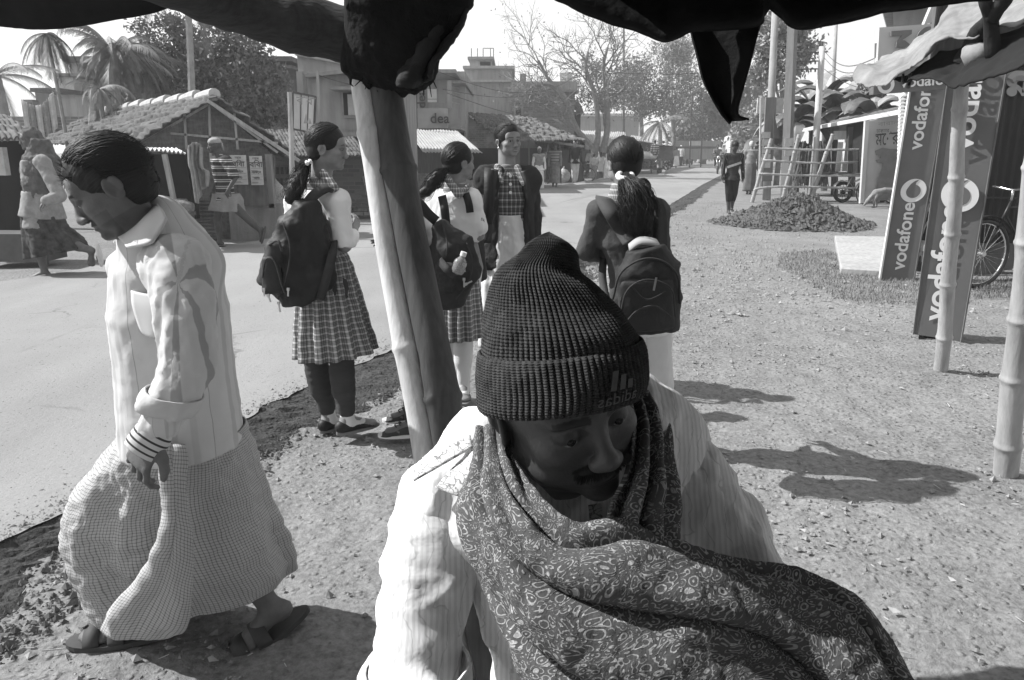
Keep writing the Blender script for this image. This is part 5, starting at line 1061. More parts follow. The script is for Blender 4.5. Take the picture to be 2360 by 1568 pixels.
def foot(S, an, d, s=1.0, k=.02):                     # ankle joint, pointing along d (unit, mostly level)
    an = np.array(an, float); d = nrm(d); x = nrm(np.cross(d, [0, 0, 1])); up = np.cross(x, d)
    S.ell(an-up*.035*s-d*.025*s, (.032*s, .034*s, .03*s), frame(d, up), k); S.cone(an-up*.02*s, an+d*.10*s-up*.055*s, .034*s, .026*s, k); S.ell(an+d*.12*s-up*.062*s, (.044*s, .06*s, .018*s), frame(d, up), k)
    for i in range(5):
        t = an+d*(.165-.012*abs(i-.6)*1.0)*s-up*.066*s+x*(.034-.017*i)*s; S.cone(t-d*.03*s, t, .012*s, (.013 if i == 0 else .009)*s, .008)
def pose(base, az, H=1.65, stride=0., lean=0., armL=None, armR=None, bend=0., sit=None, turn=0., hd=0., step=.0, wide=.09):
    """joints of a standing or walking figure; az = facing direction in the plan (0 = away from the camera)"""
    f = V(math.sin(az), math.cos(az), 0); r = V(math.cos(az), -math.sin(az), 0); b = np.array(base, float); u = V(0, 0, 1); J = {}
    zh = .52*H if sit is None else sit; c = b+u*zh; J['pel'] = c; J['r'] = r; J['f'] = f; J['H'] = H
    tl = nrm(u+f*(lean+bend)); J['waist'] = c+u*.09*H; J['chest'] = J['waist']+tl*.13*H; J['neck'] = J['chest']+tl*.115*H
    J['hc'] = J['neck']+nrm(tl+f*.25)*.105*H+f*.012*H; fa = az+turn; J['hf'] = V(math.sin(fa), math.cos(fa), -hd)
    for n, sg in (('L', -1), ('R', 1)):
        sh = J['neck']-tl*.035*H+r*sg*.112*H; J['sh'+n] = sh; st = stride*sg; J['hip'+n] = c+r*sg*.052*H
        if sit is None:
            an = b+r*sg*wide*.55*H*.6+f*st*.5*H+u*.045*H; J['kn'+n] = (J['hip'+n]+an)/2+f*(.02+.05*abs(stride))*H; J['an'+n] = an+u*(.03*H if st < 0 else 0)
        else: J['kn'+n] = J['hip'+n]+f*.24*H+r*sg*.03*H; J['an'+n] = J['kn'+n]-u*(.235*H)+f*.02*H
        a = (armL if sg < 0 else armR)
        if a is None: sw = -st*.9; el = sh+(-u+r*sg*.16+f*sw*.8)*.168*H; wr_ = el+nrm(-u+r*sg*.02+f*(sw*.8+.25))*.15*H
        else: el = sh+nrm(f*a[0][0]+r*sg*a[0][1]+u*a[0][2])*.17*H; wr_ = el+nrm(f*a[1][0]+r*sg*a[1][1]+u*a[1][2])*.15*H
        J['el'+n], J['wr'+n] = el, wr_; J['toe'+n] = f
    return J
def torso(S, J, g=0, k=.03, w=1.0, low=None):
    H = J['H']; r = J['r']; k = min(k, .010); S.slab(J['pel']-V(0, 0, .02), J['waist'], ((.088*H+g)*w, .062*H+g), ((.072*H+g)*w, .056*H+g), r, k); S.slab(J['waist'], J['chest'], ((.072*H+g)*w, .056*H+g), ((.090*H+g)*w, .064*H+g), r, k)
    S.slab(J['chest'], J['neck']-(J['neck']-J['chest'])*.25, ((.090*H+g)*w, .064*H+g), ((.088*H+g)*w, .048*H+g), r, k); S.cone(J['shL'], J['shR'], .030*H+g, .030*H+g, .05)
    if low is not None: S.slab(J['pel']-V(0, 0, low), J['pel'], ((.098*H+g)*w, .070*H+g), ((.088*H+g)*w, .062*H+g), r, k)
def limb(S, pts, rs, k=.02): S.chain(pts, rs, k)
def body_sdf(J, hs=1.0, kind='f', hands=True, curl=.5, ears=True, feet=True, R=None, ex=1.0, lid=.38, lz=-.45, tw=1.0):
    S = SDF(); H = J['H']; torso(S, J, w=tw); S.cone(J['neck']-V(0, 0, .02), J['hc']-V(0, 0, .05)-nrm(J['hf'])*.02, .034*H, .032*H, .03)
    for n in 'LR':
        limb(S, [J['sh'+n], J['el'+n], J['wr'+n]], [.028*H*ex, .023*H*ex, .016*H*ex]); limb(S, [J['hip'+n], J['kn'+n], J['an'+n]], [.052*H*ex, .034*H*ex, .022*H*ex], .03)
        kn, an = J['kn'+n], J['an'+n]; S.cone(kn*.8+an*.2-J['f']*.012, kn*.55+an*.45-J['f']*.012, .030*H*ex, .031*H*ex, .03)
        if feet: foot(S, an, J['toe'+n], H/1.68)
        if hands: d = J['wr'+n]-J['el'+n]; hn = J.get('hn'+n, J['r']*(1 if n == 'L' else -1)); hand(S, J['wr'+n], J.get('hd'+n, d), hn, H/1.7*.95, curl, J.get('hside'+n, 1 if n == 'L' else -1))
    R = frame(J['hf'], J.get('hup', (0, 0, 1))) if R is None else R; p = head(S, J['hc'], R, hs*H/1.65*.98, kind, ears, lid=lid, lz=lz); return S, R, p
def finish_body(name, label, S, J, R, mat, h=.012, hh=.0045, origin=None, hs=1.0, stub=1.0, must=0, cat='person', group=None, hfine=None, brow=.38):
    c = J['hc']; s = hs*J['H']/1.65*.98; fine = [[(c[i]-.125*s, c[i]+.125*s, hh)] for i in range(3)]
    if hfine:
        for w_, r_, hf in hfine:
            for i in range(3): fine[i].append((w_[i]-r_, w_[i]+r_, hf))
    v, f = S.mesh(h, fine); t = tone(v, c, R, s, brow=brow, stubble=stub, must=must); o = mk(name, v, f, mat, None, origin if origin is not None else down(J['pel']), smooth=True, attr=t); return tag(o, label, cat, group)
def garment(name, S, mat, parent, h=.012, amp=.004, sc=6, seed=1, uv='cyl', ax=None, fine=None, stretch=(1, 1, .5), post=None):
    v, f = S.mesh(h, fine)
    if amp:
        n = meshnormals(v, f); q = v*np.array(stretch); w_ = 1-np.abs(fbm(q, sc, 3, seed)); v = v+n*(amp*1.1*(w_-.6)+amp*.35*fbm(v, sc*2.6, 3, seed+4))[:, None]
    c = v.mean(0) if ax is None else np.array(ax); d = v-c
    if uv == 'cyl': U = np.stack([np.arctan2(d[:, 0], -d[:, 1])*.17, v[:, 2]], 1)
    else: U = uv(v)
    if post is not None: v = post(v)
    return mk(name, v, f, mat, parent, uvs=U, smooth=True)
def shirt(J, g=.015, sleeve=1.0, hem=.06, flare=1.0, k=.03, ra=1.0, cuts=True, neckr=.05):
    S = SDF(); H = J['H']; torso(S, J, g, k); r = J['r']
    if hem: S.slab(J['pel']-V(0, 0, hem), J['pel']+V(0, 0, .02), ((.098*H+g)*flare, (.070*H+g)*flare), ((.090*H+g), .064*H+g), r, k, .004)
    S.cone(J['neck']-V(0, 0, .02), J['neck']+V(0, 0, .012), neckr, neckr*.9, .03)
    for n in 'LR':
        sh, el, wr_ = J['sh'+n], J['el'+n], J['wr'+n]
        if sleeve > .5: t = (sleeve-.5)*2; S.chain([sh, el, el+(wr_-el)*t], [.034*H*ra, .030*H*ra, .024*H*ra], .03)
        elif sleeve > 0: S.chain([sh, sh+(el-sh)*sleeve*2], [.035*H*ra, .034*H*ra], .03)
    return S
def ringloft(name, mat, parent, rings, n=96, nv=60, folds=0, amp=.0, seed=0, thick=.004, close_top=False, wr=.003, uvr=.16, smooth=True):
    """rings = [(centre, right vector (half width), front vector (half depth))] from top to bottom"""
    r = np.random.RandomState(seed); Cn = crm(np.array([x[0] for x in rings], float), nv); A = crm(np.array([x[1] for x in rings], float), nv); B = crm(np.array([x[2] for x in rings], float), nv)
    th = np.linspace(0, 2*math.pi, n+1); P = Cn[:, None]+A[:, None]*np.cos(th)[None, :, None]+B[:, None]*np.sin(th)[None, :, None]
    t = np.linspace(0, 1, nv)[:, None]; ph = folds*th[None]+1.2*np.sin(3*th[None]+seed)+.5*np.sin(t*3+seed); rad = P-Cn[:, None]; rn = rad/(np.linalg.norm(rad, axis=2, keepdims=True)+1e-9)
    w_ = np.sin(ph); w_ = np.sign(w_)*np.abs(w_)**.7; P = P+rn*(amp*w_*t**.8+wr*fbm(P, 7, 3, seed))[..., None]
    P[:, -1] = P[:, 0]; U = np.stack([np.broadcast_to(th*uvr, P.shape[:2]), np.concatenate([[0], np.cumsum(np.linalg.norm(np.diff(Cn, axis=0), axis=1))])[:, None]*np.ones(n+1)[None]], -1)
    m = MB(); m.grid(P, U); return m.build(name, mat, parent, smooth=smooth, thick=thick), P
def skirt_from(J, H0, top, bot, wt, wb, dt=None, db=None, shift=(0, 0, 0)):
    c = J['pel']; r = J['r']; f = J['f']; out = []
    for i in range(5):
        t = i/4; z = top*(1-t)+bot*t; w_ = wt+(wb-wt)*t**.8; d_ = (dt or wt*.75)+((db or wb*.75)-(dt or wt*.75))*t**.8; out.append((V(c[0], c[1], z)+np.array(shift)*t, r*w_, f*d_))
    return out
def strands(name, mat, parent, root, pts, n, spread, r0, seed, wave=.01, taper=None, frizz=.15, seg=18):
    """lock of hair: many wavy tapered strands following a guide"""
    if n > 100:                                        # solid heart of the lock
        S = SDF(); g0 = crv(pts, 8); sp0 = np.interp(np.linspace(0, 1, 8), np.linspace(0, 1, len(spread)), spread)*.82; sp0[-1] *= .3; S.chain(list(g0), list(sp0), .02); v, f = S.mesh(.008); v = v+meshnormals(v, f)*(.004*fbm(v*np.array([1, 1, .3]), 40, 3, seed))[:, None]; mk(name, v, f, mat, parent, uvs=np.stack([np.arctan2(v[:, 0]-v[:, 0].mean(), -(v[:, 1]-v[:, 1].mean()))*14, v[:, 2]*5], 1), smooth=True)
    r = np.random.RandomState(seed); g = crv(pts, seg); T = np.gradient(g, axis=0); T /= np.linalg.norm(T, axis=1)[:, None]; x = nrm(np.cross(T[0], [.3, 1, .2])); m = MB(); t = np.linspace(0, 1, seg); sp = np.interp(t, np.linspace(0, 1, len(spread)), spread)
    for i in range(n):
        a = r.rand()*6.3; q = r.rand()**.5; y = np.cross(T, x); y /= np.linalg.norm(y, axis=1)[:, None]; xx = np.cross(y, T)
        o = (xx*math.cos(a)+y*math.sin(a))*(q*sp)[:, None]; wv = (xx*np.sin(t*9+r.rand()*6)[:, None]+y*np.cos(t*8+r.rand()*6)[:, None])*wave*t[:, None]; L = .75+.25*r.rand() if r.rand() < .6 else 1.0
        k = max(6, int(seg*L)); m.tube((g+o+wv+r.randn(seg, 3)*frizz*.004)[:k], np.linspace(r0, r0*.15, k), 4)
    return m.build(name, mat, parent, smooth=True)
def slipper(m, an, d, s=1.0, up=None, w_=.048, L=.26):
    d = nrm(d); x = nrm(np.cross(d, [0, 0, 1] if up is None else up)); u = np.cross(x, d); c = np.array(an)+d*.055*s-u*.082*s; t = np.linspace(0, 2*math.pi, 28, endpoint=False)
    P = [c+d*math.cos(a)*L/2*s+x*math.sin(a)*w_*s*(1+.15*math.cos(a)) for a in t]; m.poly(P, .014*s, u); return c, x, u
def shoe(name, parent, an, d, mat, sole, s=1.0, top=.03, h=.006, extra=None):
    S = SDF(); d = nrm(d); x = nrm(np.cross(d, [0, 0, 1])); u = np.cross(x, d); an = np.array(an, float); k = .02; Rr = frame(d, u)
    S.ell(an-u*.045*s-d*.03*s, (.036*s, .042*s, .038*s), Rr, k); S.cone(an-u*.045*s, an+d*.10*s-u*.06*s, .038*s, .030*s, k); S.ell(an+d*.125*s-u*.062*s, (.046*s, .07*s, .026*s), Rr, k); S.half(an+u*(top-.045)*s, nrm(u+d*.35)); S.half(an-u*.078*s, -u)
    v, f = S.mesh(h); o = mk(name, v, f, mat, parent, smooth=True, attr=None)
    m = MB(); c = an+d*.06*s-u*.082*s; t = np.linspace(0, 2*math.pi, 32, endpoint=False); m.poly([c+d*math.cos(a)*.128*s+x*math.sin(a)*.046*s*(1+.15*math.cos(a)) for a in t], .014*s, u); m.build('sole', sole, o); return o
m_shoeb = M('shoe_black', .02, .3, 9, .55); m_sole = M('shoe_sole', .16, .3, 9, .8); m_rub = M('sandal', .06, .4, 9, .7); m_whitecl = M('white_cotton', .74, .05, 3, .95, .003, 12); m_knitd = M('dark_knit', .03, .3, 5, .95, .003, 60)
# ---------------------------------------------------------------- small figures further off
cl = {k: M('cloth_'+k, v, .25, 7, .95, .008, 9) for k, v in dict(white=.72, pale=.45, mid=.22, grey=.13, dark=.05, black=.018).items()}
def turban(parent, c, R, s, mat, h=.012):
    S = SDF(); q = s*CM
    for i in range(4): S.ell(c+R@(V(0, -1, 4.2+i*1.3)*q), (8.8*q-i*.4*q, 10.2*q-i*.5*q, 1.9*q), R@np.array(Matrix.Rotation(.15*(-1)**i, 3, 'Y')), .8*q)
    S.ell(c+R@(V(0, -1, 6)*q), (8*q, 9.4*q, 6*q), R, q); S.cone(c+R@(V(0, -10, 2)*q), c+R@(V(-2, -12, -7)*q), 2.2*q, 1.2*q, 2*q); return garment('head_wrap', S, mat, parent, h, .004, 12)
def figure(label, px, py, top, az, topm, botm, bot='trousers', H=1.62, skin=None, head_='hair', group='people along the road', lo=.018, sleeve=1.0, flare=1.1, Y=None, vest=None, hscale=1.0, botlen=None, **kw):
    b = G(px, py) if Y is None else PY(px, py, Y); d = dep(b); 
    hh_ = (py-top)*d/F*1.0; H = hh_*1.01 if Y is None else H; J = pose(b, az, H, **kw); sc_ = H/1.65; lo = lo*max(1, min(2, d/25))
    S, R, p = body_sdf(J, hscale, hands=d < 30, feet=True, ears=d < 30, ex=1.05)
    if d >= 30:
        for n in 'LR': S.cone(J['wr'+n], J['wr'+n]+nrm(J['wr'+n]-J['el'+n])*.13*sc_, .02, .02, .02)
    o = finish_body('person', label, S, J, R, skin or sk1, lo, .011 if d < 30 else .018, hs=hscale, group=group, origin=b)
    garment('shirt', shirt(J, .018*sc_, sleeve, .07*sc_ if bot != 'kurta' else .32*sc_, flare), topm, o, lo, .006, 6)
    if vest: S = SDF(); torso(S, J, .028*sc_); garment('waistcoat', S, vest, o, lo, .004, 6)
    if bot in ('trousers', 'kurta'):
        S = SDF(); S.slab(J['pel']-V(0, 0, .03), J['waist']-V(0, 0, .05), (.095*H, .07*H), (.09*H, .066*H), J['r'], .03)
        for n in 'LR':
            e = J['kn'+n]+(J['an'+n]-J['kn'+n])*(.92 if botlen is None else botlen); S.chain([J['hip'+n], J['kn'+n], e], [.062*H, .05*H, .042*H], .03)
        garment('trousers', S, botm, o, lo, .006, 6, 3)
    elif bot == 'lungi': 
        zb = (.12 if botlen is None else botlen)*H; st = abs(kw.get('stride', 0)); ringloft('lungi', botm, o, [(V(J['pel'][0], J['pel'][1], b[2]+z), J['r']*w_, J['f']*dd) for z, w_, dd in ((.60*H, .095*H, .07*H), (.5*H, .11*H, .09*H), (.35*H, .115*H, (.10+.3*st)*H), (zb, .12*H, (.105+.42*st)*H))], 48, 24, 7, .012, int(px))
    q = H/1.65*.98*hscale
    if head_ == 'hair': S = SDF(); hair_cap(S, J['hc'], R, q); garment('hair', S, hm, o, .012*max(1, d/25), .004, 20, uv=lambda v: hair_uv(v, J['hc'], R, q))
    elif head_ == 'grey': S = SDF(); hair_cap(S, J['hc'], R, q, thick=.7); garment('hair', S, cl['pale'], o, .014, .006, 20)
    elif head_ == 'turban': turban(o, J['hc'], R, q, cl['mid'], .016)
    elif head_ == 'cap': turban(o, J['hc'], R, q*.95, cl['white'], .018)
    elif head_ == 'long': S = SDF(); hair_cap(S, J['hc'], R, q, thick=.8); S.cone(J['hc']-J['f']*.07*q, J['neck']-J['f']*.07*q, .07*q, .06*q, .04); garment('hair', S, hm, o, .014, .006, 20, uv=lambda v: hair_uv(v, J['hc'], R, q))
    elif head_ == 'scarf': S = SDF(); S.ell(J['hc']-J['f']*.01, (.092*q, .11*q, .12*q), R, .02); S.cone(J['hc']-J['f']*.05, J['neck']-J['f']*.03, .09*q, .10*q, .04); S.ell(J['hc']+R@V(0, .11, -.02)*q, (.062*q, .075*q, .10*q), R, .015, True); garment('head_scarf', S, kw.get('sm') or topm, o, .012, .005, 8)
    return o, J, R

def combed(o, c, R, s, n=420, pole=(0, -.9, -.45), front=5.6, seed=1, r0=.0021, lift=.55, part=None, name='hair_strand', mat=None, messy=.02):
    """fine locks lying over the scalp from the hairline back to the gathering point"""
    r = np.random.RandomState(seed); rad = np.array([7.75, 9.55, 8.7])+lift; ctr = np.array([0, -1.6, 3.0]); m = MB(); pl = nrm(pole)
    for i in range(n):
        a = (r.rand()*2-1)*1.75; st = np.array([math.sin(a)*.98, math.cos(a)*.55*(abs(a) < 1.2)+.12, math.cos(a)*.75+.02]); st = nrm(st)
        t0 = r.rand()**1.5*.55; k = 12; pts = []
        for j in range(k):
            t = t0+(1-t0)*j/(k-1)*(.8+.2*r.rand() if j == k-1 else 1); d = nrm(st*(1-t)+pl*t); d = nrm(d+r.randn(3)*messy*.5); q = d/np.linalg.norm(d/rad); pts.append(c+R@((ctr+q*(1+.03*r.rand()**2))*s*CM))
        m.tube(crv(pts, 16), [r0*(.6+.8*math.sin(math.pi*(.15+.8*j/15))) for j in range(16)], 4, cap=False)
    return m.build(name, mat or hm, o, smooth=True)
def legwear(J, g, to=.95, up=0.):
    S = SDF(); H = J['H']
    for n in 'LR':
        kn, an = J['kn'+n], J['an'+n]; e = kn+(an-kn)*to; S.chain([J['hip'+n], kn, e], [.052*H+g, .034*H+g, (.034+(.022-.034)*to)*H+g], .03); S.cone(kn*.8+an*.2-J['f']*.012, kn*.5+an*.5-J['f']*.012, .030*H+g, .030*H+g, .03)
    return S
PI = math.pi
figure('old man with white beard and grey waistcoat over long white kurta', 1241, 440, 345, PI-.2, cl['white'], cl['white'], 'lungi', head_='grey', vest=cl['mid'], stride=.12, botlen=.05, flare=1.5)
figure('woman in dark sari half hidden behind the white-bearded man', 1259, 424, 356, PI, cl['dark'], cl['dark'], 'lungi', head_='long')
figure('man with long hair, banded waistcoat and grey lungi walking forward', 1278, 434, 337, PI+.15, cl['mid'], cl['mid'], 'lungi', head_='long', vest=stripe_mat('band_vest', .45, .2, 9, 1), stride=.2)
figure('tall white-bearded man in open black jacket and pale trousers', 1324, 424, 329, PI, cl['black'], cl['pale'], 'trousers', head_='grey', stride=.1)
figure('youth in pale shirt leaning beside the bicycle at the market', 1352, 410, 346, 1.2, cl['pale'], cl['dark'], bend=.3)
figure('child in long pale top with arm raised, back turned', 1367, 417, 358, .3, cl['pale'], cl['mid'], 'lungi', armR=((.5, .3, .6), (.3, -.2, .8)))
figure('child with pale skirt and checked blouse, back turned, beside the tree', 1383, 414, 355, 0, cl['pale'], cl['pale'], 'lungi', head_='long', botlen=.3)
figure('small figure in white draped cloth beside the girl with ponytail', 1397, 414, 358, 0, cl['white'], cl['white'], 'lungi', head_='scarf', botlen=.03)
figure('man in pale shirt and light trousers walking away near the umbrella', 1557, 389, 342, 0, cl['mid'], cl['white'], 'lungi', head_='hair', stride=.15)
figure('cyclist in white shirt and white turban riding away', 1568, 384, 338, 0, cl['white'], cl['dark'], head_='cap', bend=.2)
for i, (x, y, t, a, c1, c2, b, h) in enumerate(((1582, 383, 349, .3, 'grey', 'mid', 'lungi', 'long'), (1593, 381, 350, PI, 'mid', 'dark', 'trousers', 'hair'), (1610, 377, 346, PI, 'grey', 'pale', 'lungi', 'hair'), (1624, 373, 344, 0, 'dark', 'mid', 'trousers', 'hair'), (1634, 373, 341, PI, 'mid', 'mid', 'lungi', 'scarf'), (1640, 372, 345, PI, 'white', 'grey', 'trousers', 'hair'), (1546, 388, 350, .8, 'dark', 'dark', 'trousers', 'hair'))):
    figure(['woman with long dark hair in grey walking near the umbrella', 'man in mid grey shirt facing the camera beside the van', 'figure in pale lungi standing at the far side of the van', 'dark shirted man walking away past the van', 'scarfed figure in grey walking towards the camera far off', 'white shirted distant man next to the scarfed figure', 'dark figure beside parked motorcycles under the shed eave'][i], x, y, t, a, cl[c1], cl[c2], b, head_=h, group='distant people on the road')
src_ = [o for o in C.objects if o.get('group') == 'distant people on the road' and not o.parent]
for i, (x, y) in enumerate(((1512, 388), (1528, 386), (1538, 382), (1553, 379), (1572, 376), (1588, 374), (1598, 372), (1616, 371), (1628, 370), (1645, 369), (1652, 371), (1601, 375), (1575, 380))):
    dup(src_[i % len(src_)], G(x, y), rnd.random()*6, 'tiny blurred pedestrian in the crowd at the far end of the road', 'crowd at the end of the road', 1.0+.1*rnd.random())
# young man in striped jacket on the right, looking down
bo, bJ, bR = figure('youth in dark striped jacket looking down as he walks barefoot', 1681, 492, 337, PI, stripe_mat('jacket_stripe', .02, .16, 38, 0, .8), cl['black'], 'trousers', stride=.05, hd=.9, botlen=.35, skin=sk3, bend=.06)
m = MB(); c = bJ['chest']; m.bar(c+bJ['f']*.135+bJ['r']*.17-V(0, 0, .13), c+bJ['f']*.135-bJ['r']*.15-V(0, 0, .02), .05, .012); m.build('jacket_band', cl['pale'], bo)
figure('stooped old woman in grey shawl walking away by the fence', 1725, 448, 333, .15, cl['mid'], cl['grey'], 'lungi', head_='grey', botlen=.06, bend=.12)
# ---- motorcycle and riders, cycles, jeep, van, bus
def wheel(m, c, r, ax, w_=.035, spokes=0, rr=None):
    ax = nrm(ax); e = nrm(np.cross(ax, [0, 0, 1])); u = np.cross(e, ax); t = np.linspace(0, 2*math.pi, 30)
    m.tube([c+(e*math.cos(a)+u*math.sin(a))*r for a in t], w_, 6, cap=False)
    for k in range(spokes): a = k*2*math.pi/spokes; m.tube([c+ax*.02*(-1)**k, c+(e*math.cos(a)+u*math.sin(a))*r], .0035 if not rr else rr, 3, cap=False)
def bicycle(label, c, f, s=1.0, basket=False, group=None, tr=.02, name='bicycle', lean=0):
    """c = point under the rear wheel, f = forward direction"""
    f = nrm(f); x = np.cross(f, [0, 0, 1]); u = nrm(V(0, 0, 1)+x*lean); o = empty(name, down(c), label, 'bicycle', group); W = lambda a, b, d=0: np.array(c)+(f*a+u*b+x*d)*s
    for a in (0, 1.08):
        m = MB(); wheel(m, W(a, .34), .33*s, x, tr*s); w_ = m.build('wheel', m_black, o, smooth=True); m = MB(); wheel(m, W(a, .34), .305*s, x, .008*s, 28); m.tube([W(a, .34, -.04), W(a, .34, .04)], .025*s, 8); m.build('spokes', m_chrome, w_)
    m = MB()
    for a, b in (((0, .34), (.46, .28)), ((0, .34), (.34, .78)), ((.46, .28), (.32, .84)), ((.46, .28), (.86, .72)), ((.34, .76), (.84, .80)), ((.82, .88), (.92, .62)), ((.90, .64), (1.08, .34))): m.tube([W(*a), W(*b)], .014*s, 8)
    m.build('frame', m_black, o, smooth=True)
    m = MB(); m.tube(crv([W(.78, .98, -.27), W(.86, 1.0, -.2), W(.83, .97, 0), W(.86, 1.0, .2), W(.78, .98, .27)], 14), .011*s, 8); m.tube([W(.83, .86), W(.83, .98)], .013*s, 8); m.build('handlebar', m_chrome, o, smooth=True)
    S = SDF(); S.cone(W(.20, .93), W(.44, .90), .085*s, .025*s, .03); S.half(W(.3, .885), -u); v, fc = S.mesh(.012*s); mk('saddle', v, fc, M('saddle', .03, .3, 8, .5), o, smooth=True)
    for a in (0, 1.08):
        t = np.linspace(.2, 2.6, 14); m = MB(); P = np.array([[W(a+.385*math.cos(q), .34+.385*math.sin(q), d) for d in (-.03, 0, .03)] for q in t]); m.grid(P); m.build('mudguard', m_black, o, thick=.004*s, smooth=True)
    m = MB(); m.tube([W(.46, .28, -.09), W(.46, .28, .09)], .015*s, 8); m.tube([W(.46, .28, .07), W(.54, .14, .08)], .01*s, 6); m.box(W(.56, .13, .13), (.09*s, .09*s, .02*s)); m.tube([W(.46, .28, -.07), W(.38, .42, -.08)], .01*s, 6); m.build('pedal', m_chrome, o)
    m = MB(); 
    for k in range(4): m.tube([W(-.3, .76, -.06+.04*k), W(.22, .78, -.06+.04*k)], .006*s, 5)
    m.tube([W(-.2, .76, .06), W(0, .36, .06)], .006*s, 5); m.build('carrier', m_metal, o)
    if basket:
        m = MB()
        for z in (.66, .76, .86, .95):
            q = .12+.10*(z-.66); m.tube([W(1.06-q, z, -q), W(1.06+q, z, -q), W(1.06+q, z, q), W(1.06-q, z, q), W(1.06-q, z, -q)], .005, 4)
        for k in range(16): a = k/16*6.283; m.tube([W(1.06+.12*math.cos(a), .66, .12*math.sin(a)), W(1.06+.16*math.cos(a), .95, .16*math.sin(a))], .004, 4)
        m.build('basket', m_metal, o)
    return o
def motorbike(label, c, f, s=1.0, group=None):
    f = nrm(f); x = np.cross(f, [0, 0, 1]); o = empty('motorcycle', down(c), label, 'motorcycle', group); W = lambda a, b, d=0: np.array(c)+(f*a+V(0, 0, 1)*b+x*d)*s
    for a in (0, 1.25): m = MB(); wheel(m, W(a, .30), .27*s, x, .045*s); wheel(m, W(a, .30), .22*s, x, .012*s, 12, .008); m.tube([W(a, .3, -.06), W(a, .3, .06)], .06*s, 10); m.build('wheel', m_black, o, smooth=True)
    S = SDF(); S.ell(W(.78, .80), np.array([.15, .27, .14])*s, frame(f), .04); S.cone(W(.95, .78), W(1.0, .72), .08*s, .07*s, .05); v, fc = S.mesh(.02); mk('tank', v, fc, M('bike_paint', .06, .2, 5, .3, spec=.6), o, smooth=True)
    S = SDF(); S.slab(W(-.25, .80), W(.55, .78), (.12*s, .05*s), (.10*s, .045*s), x, .03); v, fc = S.mesh(.02); mk('seat', v, fc, M('saddle', .03), o, smooth=True)
    m = MB(); S = SDF(); S.ell(W(.60, .42), np.array([.13, .2, .17])*s, frame(f), .03); S.cone(W(.55, .35), W(.75, .62), .07*s, .09*s, .03); v, fc = S.mesh(.02); mk('engine', v, fc, m_metal, o, smooth=True)
    for a, b in (((0, .3, 0), (.5, .4, 0)), ((1.25, .3, .07), (1.02, .95, .07)), ((1.25, .3, -.07), (1.02, .95, -.07)), ((0, .32, .1), (.15, .72, .1)), ((.35, .6, 0), (.95, .85, 0))): m.tube([W(*a), W(*b)], .025*s, 8)
    m.build('frame', m_chrome, o, smooth=True); m = MB(); m.tube(crv([W(.82, 1.05, -.36), W(.98, 1.02, -.2), W(1.0, .98, 0), W(.98, 1.02, .2), W(.82, 1.05, .36)], 12), .018*s, 8); m.build('handlebar', m_black, o)
    S = SDF(); S.ell(W(1.1, .90), np.array([.09, .08, .09])*s, frame(f), .02); v, fc = S.mesh(.015); mk('headlight', v, fc, m_chrome, o, smooth=True)
    for a in (0, 1.25): m = MB(); P = np.array([[W(a+.34*math.cos(q), .3+.34*math.sin(q), d*.07) for d in (-1, 0, 1)] for q in np.linspace(.4, 2.8, 12)]); m.grid(P); m.build('mudguard', M('bike_paint', .06), o, thick=.006, smooth=True)
    return o
motorbike('parked motorcycle seen side-on behind the bamboo fence', z4(1335, 985, 22.8)*V(1, 1, 0), V(1, .15, 0), 1.0, 'parked two-wheelers behind the fence')
bicycle('old bicycle with wire basket leaning at the kiosk', z4(2030, 1040, 22.3)*V(1, 1, 0)-V(.35, 0, 0), V(-1, -.35, 0), .92, True, 'parked two-wheelers behind the fence')
bicycle('black bicycle parked by the dark tin wall at the right edge', G(2247, 662)+V(1.11, .32, 0), V(-1, -.28, 0), 1.07, False, None, .024, lean=-.05)
bicycle('bicycle parked among the market crowd on the far side', G(1356, 420)+V(0, 0, 0), V(-1, .3, 0), 1.0)
mo = motorbike('approaching motorcycle carrying two riders down the road', G(1652, 402)*V(1, 1, 0), V(-.25, -1, 0), 1.25)
def rider(label, c, az, H, tm, bm, **kw):
    J = pose(c, az, H, sit=.0, **kw); S, R, p = body_sdf(J, 1.0, hands=False, ears=False); o = finish_body('person', label, S, J, R, sk1, .022, .02, origin=c, group='riders and passengers'); garment('shirt', shirt(J, .02, 1.0, .03), tm, o, .022, .005, 6)
    S = SDF(); S.slab(J['pel']-V(0, 0, .05), J['pel']+V(0, 0, .08), (.1*H, .08*H), (.1*H, .07*H), J['r'], .03)
    for n in 'LR': S.chain([J['hip'+n], J['kn'+n], J['an'+n]], [.065*H, .052*H, .042*H], .03)
    garment('trousers', S, bm, o, .022, .005, 6); S = SDF(); hair_cap(S, J['hc'], R, H/1.65); garment('hair', S, hm, o, .02, 0, 20, uv=lambda v: hair_uv(v, J['hc'], R, H/1.65)); return o
gm = G(1652, 402); rider('motorcyclist in dark jacket riding towards the camera', gm+V(.0, .3, 1.02), PI+.1, 1.9, cl['grey'], cl['black'], armL=((.7, .2, -.6), (.9, .0, .1)), armR=((.7, .2, -.6), (.9, 0, .1)))
rider('pillion passenger in white shirt behind the motorcyclist', gm+V(.40, .9, 1.12), PI+.1, 1.95, cl['white'], cl['black'])
